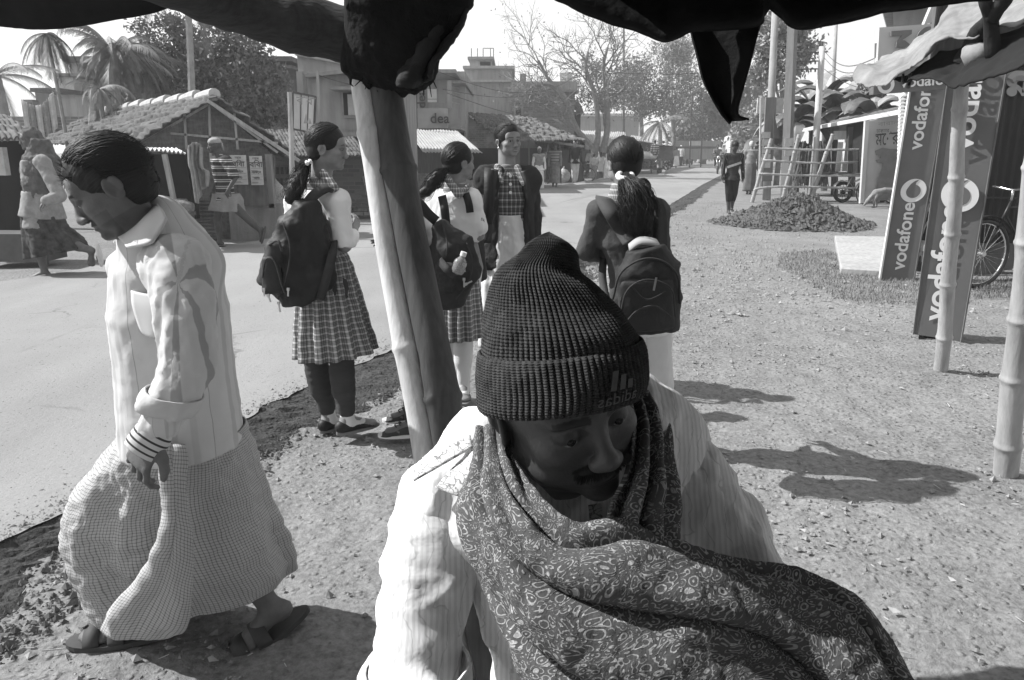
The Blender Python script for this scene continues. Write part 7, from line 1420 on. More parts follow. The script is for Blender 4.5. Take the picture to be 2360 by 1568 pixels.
b4 = empty('backpack', P4(1490, 780, -.25), 'dark rounded backpack with arched zips on the girl seen from behind', 'backpack', 'school backpacks'); Q4 = lambda x, y, d=0: PY(x, y, Y4-.27+d)
S = SDF(); xx = V(1, .12, 0)
for (xa, ya, wa), (xb, yb, wb) in (((1486, 578, .09), (1492, 620, .135)), ((1492, 620, .135), (1494, 690, .148)), ((1494, 690, .148), (1492, 755, .14))): S.slab(Q4(xa, ya), Q4(xb, yb), (wa, .085), (wb, .095), xx, .03, .015)
garment('body', S, M('bag_charcoal', .022), b4, .008, .006, 4, 6)
S = SDF(); S.slab(Q4(1490, 655, -.08), Q4(1490, 752, -.08), (.115, .03), (.125, .035), xx, .04, .02); garment('pocket', S, M('bag_charcoal', .022), b4, .008, .004, 4, 7)
zips(b4, [Q4(1412, 690, -.06), Q4(1430, 630, -.09), Q4(1480, 598, -.10), Q4(1530, 604, -.09), Q4(1562, 640, -.06), Q4(1566, 700, -.05)], .005); zips(b4, [Q4(1428, 730, -.10), Q4(1445, 670, -.125), Q4(1490, 645, -.13), Q4(1545, 665, -.115), Q4(1556, 730, -.1)], .004)
zips(b4, [Q4(1440, 745, -.12), Q4(1470, 715, -.13), Q4(1510, 706, -.13), Q4(1545, 730, -.12)], .004); zips(b4, [Q4(1455, 660, -.125), Q4(1490, 690, -.13), Q4(1535, 672, -.12)], .003)
pull(b4, Q4(1427, 690, -.10), (0, 0, -1), .04); pull(b4, Q4(1437, 745, -.12), (0, 0, -1), .03); m = MB(); m.bar(Q4(1512, 640, -.14), Q4(1506, 670, -.14), .008, .004); m.build('badge', m_zip, b4)
ribbon('handle', M('handle_pale', .35, .1), b4, [Q4(1450, 572, .0), Q4(1475, 556, -.02), Q4(1510, 560, -.02), Q4(1522, 572, .0)], .045, (0, -.6, 1), thick=.012)
ribbon('strap', M('strap_grey', .05, .2), b4, [Q4(1452, 560, .06), P4(1432, 530, -.15), P4(1408, 492, -.15), P4(1392, 466, -.07), P4(1388, 456, .03)], .065, (0, -1, .2), thick=.014); ribbon('strap', M('strap_grey', .05, .2), b4, [P4(1390, 596, .02), P4(1388, 640, -.08), Q4(1398, 695, .04), Q4(1412, 725, .04)], .035, (0, -1, 0)); ribbon('strap', m_bag, b4, [Q4(1520, 565, .05), P4(1520, 500, -.12), P4(1508, 462, -.05)], .06, (0, -1, 0), thick=.012)
# ---- woman with head scarf
YL = 8.7; PL = lambda x, y, d=0: PY(x, y, YL+d)
J = dict(H=1.70, r=nrm(V(.3, 1, 0)), f=nrm(V(-1, .1, 0)), pel=PL(95, 495), waist=PL(92, 455), chest=PL(88, 410), neck=PL(82, 362), hc=PL(68, 322), hf=V(-.75, -.65, -.05), shL=PL(98, 375, -.17), elL=PL(138, 452, -.25), wrL=PL(107, 463, -.33), shR=PL(72, 378, .18), elR=PL(80, 440, .25), wrR=PL(62, 480, .15),
    hipL=PL(98, 505, -.08), hipR=PL(92, 505, .08), knR=PL(85, 560, .08), knL=PL(150, 560, -.05), anR=PL(103, 625, .02), anL=PL(212, 578, 0), toeR=V(-1, -.15, 0), toeL=nrm(V(.15, -.1, -1)), hdL=V(-.7, -.2, -.6), hnL=V(0, .3, -1))
S, R, p = body_sdf(J, 1.0); lw = finish_body('person', 'woman in headscarf and dark patterned skirt striding along the far road edge', S, J, R, sk1, .014, .006, origin=G(103, 641)); qL = 1.0; eyes(lw, p, R, qL)
S = SDF(); S.ell(J['hc']+R@V(0, -.02, .03), (.09, .11, .105), R, .02); S.slab(PL(92, 325), PL(95, 365), (.10, .11), (.17, .14), V(1, 0, 0), .05); S.slab(PL(95, 365), PL(98, 395), (.19, .16), (.22, .19), V(1, 0, 0), .05); S.slab(PL(98, 395), PL(98, 428), (.22, .19), (.19, .18), V(1, 0, .2), .05); S.slab(PL(95, 428), PL(92, 462), (.19, .18), (.15, .17), V(1, 0, .25), .05); S.ell(J['hc']+R@V(0, .10, -.02), (.066, .085, .10), R, .015, True); garment('head_scarf', S, M('scarf_dark', .11, .45, 16, .9, .01, 12), lw, .012, .012, 7, stretch=(1, 1, .35))
S = shirt(J, .03, 1.0, .14, 1.15, ra=1.35); garment('kurta', S, M('kurta_grey', .26, .3, 14, .9, .008, 9), lw, .014, .008, 5, 5)
rg = ringpx([(50, 490, 140, 495, YL, .16), (57, 525, 152, 522, YL, .2), (61, 560, 178, 545, YL, .22), (64, 597, 198, 572, YL, .22)]); ringloft('skirt', M('skirt_dark_print', .05, .9, 14, .9), lw, rg, 120, 40, 9, .03, 3, wr=.012)
ringloft('shirt_hem', M('kurta_grey', .32), lw, ringpx([(55, 440, 128, 440, YL, .17), (50, 495, 146, 506, YL, .2)]), 80, 16, 5, .015, 4)
for n, d, u in (('R', V(-1, -.15, 0), None), ('L', nrm(V(.1, -.1, -1)), V(-1, 0, 0))):
    m = MB(); slipper(m, J['an'+n], d, 1.05, u); s_ = m.build('sandal', m_rub if n == 'R' else M('sandal_pale', .6), lw); m = MB(); c = J['an'+n]; uu = V(0, 0, 1) if u is None else u; xx = nrm(np.cross(d, uu)); m.tube(crv([c+d*.06-uu*.07+xx*.045, c+d*.10-uu*.04, c+d*.17-uu*.072], 8), .006, 5); m.tube(crv([c+d*.06-uu*.07-xx*.045, c+d*.10-uu*.04, c+d*.17-uu*.072], 8), .006, 5); m.build('toe_strap', m_black, s_)
m = MB(); b_ = J['wrL']; dd = nrm(J['wrL']-J['elL']); e1_ = nrm(np.cross(dd, [0, 0, 1])); e2_ = np.cross(dd, e1_)
for k in (-.01, .008): m.tube([b_+dd*k+(e1_*math.cos(a)+e2_*math.sin(a))*.034 for a in np.linspace(0, 6.283, 16)], .004, 5, cap=False)
m.build('bangle', m_white, lw)
# ---- man in striped shirt and turban
YS = 11.4; PS = lambda x, y, d=0: PY(x, y, YS+d)
J = dict(H=1.64, r=nrm(V(.25, 1, 0)), f=nrm(V(-1, .25, 0)), pel=PS(520, 456), waist=PS(518, 428), chest=PS(513, 395), neck=PS(507, 362), hc=PS(494, 336), hf=V(-.93, -.36, -.04), shL=PS(522, 372, -.17), elL=PS(542, 411, -.25), wrL=PS(526, 438, -.30), shR=PS(498, 372, .18), elR=PS(502, 410, .25), wrR=PS(492, 440, .2),
    hipL=PS(530, 466, -.08), hipR=PS(510, 466, .08), knR=PS(500, 505, .03), knL=PS(572, 507, -.05), anR=PS(507, 556, .05), anL=PS(597, 530, 0), toeR=V(-1, -.1, 0), toeL=nrm(V(-.35, 0, -1)), hdL=V(-.35, -.1, -.9), hnL=V(0, .5, -.2))
S, R, p = body_sdf(J, 1.0, ex=.92); sm = finish_body('person', 'turbaned man in striped polo shirt and short lungi striding past the hut', S, J, R, sk3, .014, .008, origin=G(507, 568), must=.2); eyes(sm, p, R, .97); turban(sm, J['hc'], R, .97, M('turban_cloth', .32, .35, 12, .9), .012)
garment('shirt', shirt(J, .022, .4, .05, 1.05, ra=1.35), stripe_mat('polo_stripe', .06, .5, 10.5, 1, .5, extra=[(0, .05), (.56, .05), (.60, .5), (.70, .5), (.74, .07), (.86, .07), (.90, .5), (1, .5)]), sm, .012, .010, 5, 5)
ringloft('lungi', M('lungi_grey', .24, .2, 6, .9), sm, ringpx([(491, 446, 551, 446, YS, .16), (488, 465, 556, 462, YS, .2), (486, 484, 560, 488, YS, .24)]), 100, 20, 7, .02, 3, wr=.01)
for n, d, u in (('R', V(-1, -.1, 0), None), ('L', nrm(V(-.3, 0, -1)), nrm(V(-1, 0, .3)))): m = MB(); slipper(m, J['an'+n], d, 1.05, u); m.build('sandal', m_rub, sm)
# ---------------------------------------------------------------- walking man at the left
YW = 1.93; PW = lambda x, y, Y_=YW: PY(x, y, Y_)
J = dict(H=1.66, r=nrm(V(.25, 1, 0)), f=nrm(V(-1, .15, 0)), pel=PW(425, 1040, 1.95), waist=PW(420, 930, 1.95), chest=PW(400, 760, 1.90), neck=PW(365, 560, 1.86), hc=Cc(252, 430, 1.78), hf=V(-.82, -.32, -.50), hup=V(-.30, -.05, 1),
    shL=PW(415, 640, 1.82), elL=PW(432, 850, 1.66), wrL=PW(350, 1000, 1.62), shR=PW(360, 600, 2.0), elR=PW(380, 780, 2.0), wrR=PW(390, 900, 2.0), hipL=PW(440, 1080, 1.95), hipR=PW(400, 1080, 2.02), knL=PW(520, 1250, 2.04), knR=PW(290, 1250, 2.04),
    anL=PY(622, 1398, 2.04), anR=G(318, 1478)+V(0, .03, .085), toeL=nrm(V(-.80, -.45, -.38)), toeR=nrm(V(-.97, -.22, .0)), hdL=V(-.50, -.02, -.9), hnL=V(-.75, .35, .35), hsideL=1)
S, R, p = body_sdf(J, .97, kind='m', hands=False, ex=.88, lid=.16, lz=-.75, tw=.62)
hand(S, J['wrL'], J['hdL'], V(.35, .75, -.2), 1.0, .55, 1, .25, .8)
w1 = finish_body('person', 'walking man with bowed head in pale striped shirt and checked lungi', S, J, R, skin_mat('skin_man', .14), .014, .0026, hs=.97, stub=.75, must=.25, brow=.3, origin=G(560, 1480), hfine=[(J['wrL']+V(-.05, 0, -.08), .13, .004)])
qW = J['H']/1.65*.98*.97; eyes(w1, p, R, qW); c = J['hc']
S = SDF(); hair_cap(S, c, R, qW, line=5.4, thick=.35, nape=-7.5); hmw = hair_mat('hair_short', .016, .55); fine = [[(c[i]-.16, c[i]+.16, .0035)] for i in range(3)]
v, f = S.mesh(.012, fine); n = meshnormals(v, f); v = v+n*(.0015*fbm(v, 22, 3, 3))[:, None]; hair = mk('hair', v, f, hmw, w1, uvs=hair_uv(v, c, R, qW), smooth=True)
r = np.random.RandomState(8); m = MB(); idx = r.randint(0, len(v), 3200); L = (v-c)@R/(qW*CM)         # short standing hairs combed back and aside
for i in idx:
    if L[i, 2] < -5: continue
    t = nrm(R@(np.array([.25, -.8, -.25])*(1 if L[i, 1] < 3 else .6)+np.array([0, .5 if L[i, 1] > 5 else 0, .25]))+n[i]*(.22 if L[i, 2] > 0 else .15)+r.randn(3)*.16); ln = .022 if L[i, 2] > 0 else .012; s_ = nrm(np.cross(t, r.randn(3)))*.0008
    a = v[i]-n[i]*.002; m.add([a-s_, a+s_, a+t*ln*.6+s_*.7-n[i]*.001, a+t*ln-n[i]*.003], [(0, 1, 2), (0, 2, 3)])
m.build('hair_tuft', hmw, w1); combed(w1, c, R, qW, 900, (.1, -.95, -.25), seed=9, r0=.0012, lift=.75, messy=.06, mat=hmw)
shm = stripe_mat('shirt_bands', .6, .34, 4.2, 0, .5, extra=[(0, .60), (.30, .62), (.32, .50), (.42, .49), (.44, .60), (.60, .60), (.62, .52), (.70, .52), (.72, .58), (.93, .62), (.94, .25), (.948, .6), (1, .6)])
S = SDF(); X = V(1, .08, 0)
def T(x1, y1, w1_, x2, y2, w2_, d1=.13, d2=.15, Y_=1.93): k = 1.95/F; S.slab(PW(x1, y1, Y_), PW(x2, y2, Y_), (w1_*k, d1), (w2_*k, d2), X, .006, .03)
T(372, 560, 78, 382, 620, 112, .13, .16); T(382, 620, 112, 392, 720, 128, .16, .17); T(392, 720, 128, 404, 840, 130, .17, .16); T(404, 840, 130, 414, 940, 136, .16, .165); T(414, 940, 136, 421, 1022, 140, .165, .17)
S.cone(PW(352, 525, 1.92), PW(440, 600, 1.9), .06, .07, .08); S.cone(PW(372, 500, 1.9), PW(340, 540, 1.84), .05, .05, .05); S.cone(J['shR'], PW(300, 620, 2.05), .07, .06, .08)
S.half(PW(421, 1026, 1.93), (0.02, 0, -1))
def uw(v): d = v-J['chest']; return np.stack([np.arctan2(d[:, 0]+.02, -d[:, 1])*.19+.02, v[:, 2]], 1)
fineW = [[(-1.2, -.55, .007)], [(1.6, 2.1, .009)], [(.7, 1.4, .009)]]
garment('shirt', S, shm, w1, .009, .003, 6, 5, uv=uw, stretch=(1.3, 1, .45))
S = SDF(); S.chain([PW(405, 618, 1.76), PW(425, 700, 1.70), J['elL'], PW(398, 925, 1.63)], [.078, .064, .058, .050], .05); garment('sleeve', S, stripe_mat('sleeve_bands', .58, .3, 5, 0, .5, extra=[(0, .58), (.35, .6), (.38, .36), (.62, .34), (.65, .56), (1, .6)]), w1, .008, .011, 6, 7, uv=lambda v: np.stack([np.arctan2(v[:, 0]-J['elL'][0], -(v[:, 1]-J['elL'][1]))*.16+.1, v[:, 2]], 1))
ringloft('rolled_cuff', M('cuff', .55, .08, 5, .95, .004, 20), w1, [(PW(402, 905, 1.63), V(.058, 0, -.016), V(0, .058, 0)), (PW(394, 918, 1.63), V(.062, 0, -.017), V(0, .062, 0)), (PW(385, 935, 1.63), V(.060, 0, -.017), V(0, .060, 0)), (PW(380, 945, 1.63), V(.053, 0, -.016), V(0, .053, 0))], 60, 14, 5, .005, 2, wr=.003)
S = SDF(); S.chain([PW(395, 930, 1.63), PW(370, 975, 1.62), PW(352, 1000, 1.62)], [.044, .040, .036], .03); garment('inner_sleeve', S, shm, w1, .007, .006, 8, 3)
cr = nrm(PW(325, 1040, 1.62)-PW(362, 985, 1.62)); ex_ = nrm(np.cross(cr, V(0, -1, 0)))
ringloft('striped_cuff', stripe_mat('cuff_stripe', .62, .06, 62, 1, .68), w1, [(PW(364, 985, 1.62)+cr*t, ex_*w_, V(0, w_*.9, 0)+cr*.012) for t, w_ in ((0, .036), (.02, .040), (.05, .042), (.075, .040))], 60, 30, 0, 0, 1, wr=.001)
# collar, placket, pocket, buttons
P = patch([[PW(352, 462, 1.93), PW(372, 480, 1.80), PW(384, 505, 1.74)], [PW(330, 490, 1.86), PW(340, 512, 1.76), PW(362, 545, 1.72)], [PW(300, 520, 1.82), PW(318, 540, 1.74), PW(345, 562, 1.70)], [PW(272, 548, 1.80), PW(285, 562, 1.74), PW(292, 572, 1.71)]], 20, 12); m = MB(); m.grid(P, griduv(P)); m.build('collar', M('collar_pale', .56, .1, 3, .9), w1, smooth=True, thick=.006)
P = patch([[PW(352, 462, 1.93), PW(345, 470, 2.05), PW(320, 500, 2.05)], [PW(340, 475, 1.9), PW(325, 490, 1.98), PW(300, 520, 2.0)], [PW(290, 540, 1.82), PW(275, 545, 1.88), PW(262, 560, 1.95)]], 14, 10); m = MB(); m.grid(P, griduv(P)); m.build('collar', M('collar_pale', .56, .1, 3, .9), w1, smooth=True, thick=.006)
P = patch([[PW(303, 670, 1.77), PW(345, 678, 1.745), PW(388, 674, 1.735)], [PW(306, 705, 1.76), PW(348, 712, 1.735), PW(390, 705, 1.725)], [PW(322, 755, 1.76), PW(352, 768, 1.735), PW(385, 760, 1.73)], [PW(330, 770, 1.76), PW(352, 778, 1.74), PW(372, 772, 1.735)]], 14, 12); m = MB(); m.grid(P, griduv(P)); m.build('pocket', M('collar_pale', .56), w1, smooth=True, thick=.005)
for x, y in ((291, 690), (294, 770), (296, 845), (297, 918)): b = PW(x, y, 1.80); m = MB(); m.tube([b, b+V(-.004, -.012, 0)], .008, 12); m.build('button', m_paint, w1)
lung = plaid_mat('lungi_check', .30, .14, .50, 105, False)
rg = ringpx([(292, 985, 556, 985, 1.95, .15), (240, 1045, 572, 1030, 1.97, .165), (186, 1110, 588, 1080, 1.99, .17), (148, 1190, 608, 1140, 2.01, .17), (160, 1262, 632, 1205, 2.03, .17), (186, 1325, 655, 1262, 2.05, .165), (208, 1380, 670, 1300, 2.07, .155), (232, 1425, 668, 1325, 2.08, .14)])
lo_, LP = ringloft('lungi', lung, w1, rg, 260, 120, 7, .018, 5, wr=.008, uvr=.24, thick=.003)
# a long fold hanging at the front
P = patch([[PW(365, 1020, 1.76), PW(395, 1022, 1.75), PW(420, 1025, 1.77)], [PW(372, 1120, 1.74), PW(398, 1130, 1.71), PW(430, 1140, 1.75)], [PW(368, 1230, 1.74), PW(398, 1240, 1.70), PW(440, 1260, 1.76)], [PW(320, 1320, 1.76), PW(370, 1345, 1.72), PW(440, 1370, 1.78)], [PW(258, 1400, 1.80), PW(330, 1420, 1.75), PW(430, 1440, 1.80)], [PW(232, 1452, 1.84), PW(300, 1478, 1.78), PW(400, 1458, 1.82)]], 70, 30)
P = P+gnormals(P)*(.008*fbm(P, 5, 3, 3)+.012*np.sin(np.linspace(0, 9, 30))[None])[..., None]; m = MB(); m.grid(P, griduv(P)); m.build('front_fold', lung, w1, smooth=True, thick=.004)
for n, up in (('L', None), ('R', None)):
    an = J['an'+n]; d = J['toe'+n]; m = MB(); c, x, u = slipper(m, an, d, 1.08, w_=.052, L=.28); so_ = m.build('sandal', m_rub, w1)
    for k, (a, w_) in enumerate(((.02, .052), (.085, .05))):
        m = MB(); P = np.array([[c+d*(a+dd)*1.05-d*.02+x*math.cos(t)*w_+u*(.014+math.sin(t)*.055*(1-k*.25)) for t in np.linspace(0, math.pi, 16)] for dd in (-.02, .022)]); m.grid(P); m.build('strap', m_rub, so_, thick=.005, smooth=True)
    m = MB(); b = c+d*.10+u*.055; m.tube([b, b+u*.008], .012, 12); m.build('buckle', m_chrome, so_)
# ---------------------------------------------------------------- seated man in knitted cap
qM = 1.09; hcM = Cc(1290, 912, .985); fM = nrm(V(.42, -.86, -.14)); upM = V(-.30, 0, 1); RM = frame(fM, upM)
K = lambda x, y, d: Cc(x, y, d)
J = dict(H=1.66, r=nrm(V(-.95, -.1, 0)), f=nrm(V(.15, -1, 0)), pel=K(1350, 1760, 1.27), waist=K(1345, 1600, 1.18), chest=K(1310, 1360, 1.12), neck=K(1290, 1120, 1.08), hc=hcM, hf=fM, hup=upM,
    shR=K(1040, 1165, 1.09), elR=K(962, 1500, 1.04), wrR=K(975, 1760, .95), shL=K(1530, 1065, 1.12), elL=K(1728, 1345, 1.08), wrL=K(1840, 1600, .93), hipR=K(1230, 1780, 1.25), hipL=K(1430, 1780, 1.25))
for n, x in (('R', -.14), ('L', .14)): b = J['pel']+V(x, 0, 0); J['kn'+n] = b+V(x*.3, -.42, .02); J['an'+n] = V(b[0]+x*.3, b[1]-.40, .08); J['toe'+n] = V(0, -1, 0)
J['hnR'] = V(.3, 0, -1); J['hnL'] = V(-.3, 0, -1)
S, R, p = body_sdf(J, 1, kind='m', R=RM, hands=True); S2 = SDF(); S.p = [q for q in S.p]
s_keep = qM/(J['H']/1.65*.98); S = SDF(); torso(S, J, w=.75); S.cone(J['neck']-V(0, 0, .03), hcM-V(0, 0, .06)+V(-.01, .02, 0), .062, .058, .03)
for n in 'LR':
    limb(S, [J['sh'+n], J['el'+n], J['wr'+n]], [.038, .028, .024]); limb(S, [J['hip'+n], J['kn'+n], J['an'+n]], [.085, .058, .038], .03); foot(S, J['an'+n], J['toe'+n], 1.0); hand(S, J['wr'+n], J['wr'+n]-J['el'+n], J['hn'+n], .95, .5, 1 if n == 'R' else -1)
p = head(S, hcM, RM, qM, 'm', nose=1.0, lid=.09, lz=-.95)
m1 = finish_body('person', 'seated man with moustache in knitted cap and paisley shawl, closest to the camera', S, J, RM, skin_mat('skin_seated', .08, .45), .016, .0024, hs=s_keep, stub=.8, must=.14, brow=.25, origin=down(J['pel']), hfine=[(J['wrR'], .12, .007), (J['wrL'], .12, .007)])
eyes(m1, p, RM, qM)
r = np.random.RandomState(3); m = MB()
for i in range(260):                                   # moustache hairs
    x = (r.rand()*2-1)*3.3; q0 = p(x, 9.4-.10*x*x, -5.0-.05*abs(x)-.4*r.rand()); t = RM@nrm([x*.25, .25, -1]); m.tube([q0, q0+t*.006, q0+t*.010], [.0006, .0005, .0001], 3, cap=False)
m.build('moustache', hm, m1)
# knitted cap: ribs are real geometry
knit = NT('knit_wool', .98, .1); knit.col(knit.ramp(knit.noise(knit.co('Object'), 60, 4), [(.3, .035), (.7, .075)])); kv = knit.co('UV', (1, 1, 1)); kw_ = knit.n('ShaderNodeTexWave'); kw_.inputs['Scale'].default_value = 90; kw_.inputs['Distortion'].default_value = 1.0; kw_.bands_direction = 'Y'; knit.l(kv, kw_.inputs['Vector']); knit.bump(kw_.outputs[1], .0010); knit.bump(knit.noise(knit.co('Object'), 420, 4), .0014)
def knitted(name, rings, ribs, amp, nv, seed, parent, close=False):
    n = ribs*6; Cn = crm(np.array([q[0] for q in rings]), nv); A = crm(np.array([q[1] for q in rings]), nv); B = crm(np.array([q[2] for q in rings]), nv); th = np.linspace(0, 2*math.pi, n+1)
    P = Cn[:, None]+A[:, None]*np.cos(th)[None, :, None]+B[:, None]*np.sin(th)[None, :, None]; rad = P-Cn[:, None]; rl = np.linalg.norm(rad, axis=2, keepdims=True); rn = rad/(rl+1e-9)
    wv = .004*fbm(P, 5, 3, seed); rib = np.abs(np.cos(th*ribs/2))[None]**.7; rowk = .10*np.abs(np.sin(np.arange(nv)*math.pi/3))[:, None]; P = P+rn*(wv+amp*(rib*(1+rowk*1.2)-.5)*np.clip(rl[..., 0]/.06, .15, 1))[..., None]; P[:, -1] = P[:, 0]
    U = np.stack([np.broadcast_to(th*.1, P.shape[:2]), np.concatenate([[0], np.cumsum(np.linalg.norm(np.diff(Cn, axis=0), axis=1))])[:, None]*np.ones(n+1)[None]], -1); m = MB(); m.grid(P, U); return m.build(name, knit.m, parent, smooth=True)
def rk(xl, yl, xr, yr, zc, dd, tilt=-.012): a, b = K(xl, yl, zc+.0), K(xr, yr, zc); return ((a+b)/2, (b-a)/2, V(.0, dd, tilt))
cap = knitted('cap', [rk(1112, 850, 1464, 812, .985, .112), rk(1108, 812, 1466, 778, .985, .114), rk(1112, 755, 1447, 745, .985, .109), rk(1121, 695, 1413, 702, .99, .095), rk(1132, 645, 1370, 656, .985, .078), rk(1152, 614, 1338, 630, .98, .056), rk(1176, 596, 1330, 606, .975, .046), rk(1194, 579, 1328, 588, .972, .042), rk(1206, 566, 1320, 573, .97, .036), rk(1222, 557, 1306, 562, .968, .026), rk(1242, 552, 1286, 555, .966, .012), rk(1262, 551, 1268, 552, .966, .002)], 84, .0030, 150, 3, m1)
cuff_r = [rk(1112, 838, 1464, 800, .985, .112, -.012), rk(1103, 812, 1469, 775, .985, .118, -.012), rk(1097, 820, 1474, 784, .983, .125, -.014), rk(1098, 850, 1480, 815, .98, .128, -.016), rk(1100, 890, 1487, 860, .978, .128, -.018), rk(1103, 930, 1482, 893, .976, .126, -.02), rk(1112, 945, 1470, 905, .976, .120, -.02), rk(1122, 930, 1460, 890, .976, .108, -.02)]
cuff = knitted('cap_cuff', cuff_r, 84, .0032, 70, 5, m1)
# embroidered word and bars on the turned-up brim (inside out, so mirrored)
Cn = np.array([q[0] for q in cuff_r[3:6]]); 
def brim(v, off=.0045):
    out = []
    for a, b, z in v:
        q = cuff_r[4]; ang = math.radians(-90+a*180/math.pi/.118); t = b; c_, A_, B_ = [np.interp(t, [-.025, 0, .03], [cuff_r[5][i][k], cuff_r[4][i][k], cuff_r[3][i][k]]) for i in range(3) for k in range(3)][0:3], None, None
        c_ = np.array([np.interp(t, [-.022, 0, .024], [cuff_r[5][0][k], cuff_r[4][0][k], cuff_r[3][0][k]]) for k in range(3)]); A_ = np.array([np.interp(t, [-.022, 0, .024], [cuff_r[5][1][k], cuff_r[4][1][k], cuff_r[3][1][k]]) for k in range(3)]); B_ = np.array([np.interp(t, [-.022, 0, .024], [cuff_r[5][2][k], cuff_r[4][2][k], cuff_r[3][2][k]]) for k in range(3)])
        w_ = A_*math.cos(ang)+B_*math.sin(ang); out.append(c_+w_*(1+off/np.linalg.norm(w_)))
    return np.array(out)
thread = M('thread', .10, .2, 60, .9)
sign_text('adidas', thread, cuff, None, (1, 0, 0), (0, 0, 1), .062, .017, 0, 0, flip=True, name='embroidery', bend=lambda v: brim(np.stack([v[:, 0]+.036, v[:, 1]-.020+(v[:, 0])*.05, v[:, 2]], 1)))
for k, (x0, h_) in enumerate(((.052, .024), (.066, .017), (.079, .010))):
    v = []; n_ = 8
    for i in range(n_+1):
        y = .001+h_*i/n_; v += [(x0+.008*i/n_*h_/.024, y, 0), (x0+.009+.008*i/n_*h_/.024, y, 0)]
    mk('embroidery', brim(np.array(v)), [(2*i, 2*i+1, 2*i+3, 2*i+2) for i in range(n_)], thread, cuff)
# shirt
prt = NT('pinstripe_shirt', .9, .15); o_ = prt.co('UV', (1, 1, 1)); wv_ = prt.n('ShaderNodeTexWave'); wv_.inputs['Scale'].default_value = 42; wv_.inputs['Distortion'].default_value = 1.2; wv_.inputs['Detail'].default_value = 1; prt.l(o_, wv_.inputs['Vector'])
w2_ = prt.n('ShaderNodeTexWave'); w2_.inputs['Scale'].default_value = 14; w2_.inputs['Distortion'].default_value = 9; w2_.inputs['Detail'].default_value = 3; w2_.inputs['Detail Scale'].default_value = 1.3; prt.l(o_, w2_.inputs['Vector'])
cc_ = prt.mix(1.0, prt.ramp(wv_.outputs[1], [(.3, .86), (.6, 1)]), prt.ramp(w2_.outputs[1], [(.0, .75), (.02, .97), (.04, 1)]), 'MULTIPLY'); prt.col(prt.mix(1.0, cc_, .80, 'MULTIPLY')); prt.bump(prt.noise(prt.co('Object'), 14, 4, .5, .5), .006); m_pin = prt.m
flo = NT('floral_print', .9, .15); vo = flo.n('ShaderNodeTexVoronoi', feature='DISTANCE_TO_EDGE'); vo.inputs['Scale'].default_value = 80; nn = flo.n('ShaderNodeTexNoise'); nn.inputs['Scale'].default_value = 30; flo.l(flo.co('Object'), nn.inputs['Vector']); mx = flo.mix(.06, flo.co('Object'), nn.outputs[1]); flo.l(mx, vo.inputs['Vector']); flo.col(flo.ramp(vo.outputs['Distance'], [(.03, .22), (.06, .62), (1, .66)])); m_flo = flo.m
S = SDF()
S.slab(K(1300, 1110, 1.10), K(1300, 1200, 1.10), (.125, .075), (.172, .11), V(1, .1, -.05), .06, .04); S.slab(K(1300, 1200, 1.10), K(1330, 1400, 1.12), (.172, .11), (.140, .125), V(1, .1, 0), .015); S.slab(K(1330, 1400, 1.12), K(1360, 1760, 1.25), (.140, .125), (.14, .135), V(1, .05, 0), .015)
S.cone(K(1035, 1155, 1.09), K(1180, 1070, 1.09), .066, .075, .08); S.cone(K(1180, 1070, 1.10), K(1440, 1000, 1.12), .07, .075, .08); S.cone(K(1440, 1005, 1.12), K(1535, 1045, 1.13), .068, .060, .08)
garment('shirt', S, m_pin, m1, .0085, .016, 3.0, 5, uv=lambda v: np.stack([v[:, 0], v[:, 2]], 1), stretch=(1, 1, .5))
S = SDF(); S.chain([K(1020, 1165, 1.09), K(990, 1330, 1.06), K(960, 1500, 1.03), K(955, 1600, 1.0), K(980, 1700, .92)], [.066, .066, .062, .060, .05], .05); garment('sleeve', S, m_pin, m1, .007, .010, 4, 11, uv=lambda v: np.stack([v[:, 0], v[:, 2]], 1), stretch=(.5, .7, 1.2))
S = SDF(); S.chain([K(1535, 1050, 1.13), K(1606, 1165, 1.12), K(1690, 1290, 1.09), K(1775, 1400, 1.03), K(1840, 1560, .92)], [.064, .062, .060, .058, .05], .05); S.chain([K(1705, 1200, 1.12), K(1722, 1245, 1.12)], [.034, .042], .02); garment('sleeve', S, m_pin, m1, .007, .012, 4, 12, uv=lambda v: np.stack([v[:, 0], v[:, 2]], 1), stretch=(1, .7, 1))
ringloft('rolled_cuff', m_pin, m1, [(K(962, 1535, 1.0), V(.066, 0, .006), V(0, .066, 0)), (K(960, 1550, 1.0), V(.072, 0, .006), V(0, .072, 0)), (K(966, 1650, .96), V(.068, 0, .006), V(0, .068, 0))], 60, 20, 4, .004, 3, wr=.004)
P = patch([[K(1062, 1062, 1.02), K(1092, 1040, 1.01), K(1110, 1035, 1.01)], [K(1030, 1095, .995), K(1070, 1090, .985), K(1100, 1080, .98)], [K(1004, 1124, .985), K(1045, 1140, .97), K(1095, 1158, .965)]], 14, 12); m = MB(); m.grid(P); m.build('collar', m_flo, m1, smooth=True, thick=.004)
P = patch([[K(950, 1092, 1.03), K(1015, 1045, 1.03), K(1085, 1008, 1.04)], [K(955, 1112, 1.008), K(1020, 1075, 1.008), K(1090, 1035, 1.02)]], 8, 20); m = MB(); m.grid(P+V(0, -.008, .006)); m.build('yoke', m_flo, m1, smooth=True, thick=.003)
P = patch([[K(1355, 1165, 1.0), K(1385, 1160, 1.0)], [K(1362, 1230, .98), K(1392, 1225, .98)]], 6, 4); m = MB(); m.grid(P); m.build('placket', m_flo, m1, thick=.003)
S = SDF(); 
S = legwear(J, .03, .9); S.slab(J['pel']-V(0, 0, .08), J['pel']+V(0, 0, .12), (.19, .15), (.17, .14), V(1, 0, 0), .05); garment('trousers', S, M('trouser_dark', .035), m1, .018, .006)
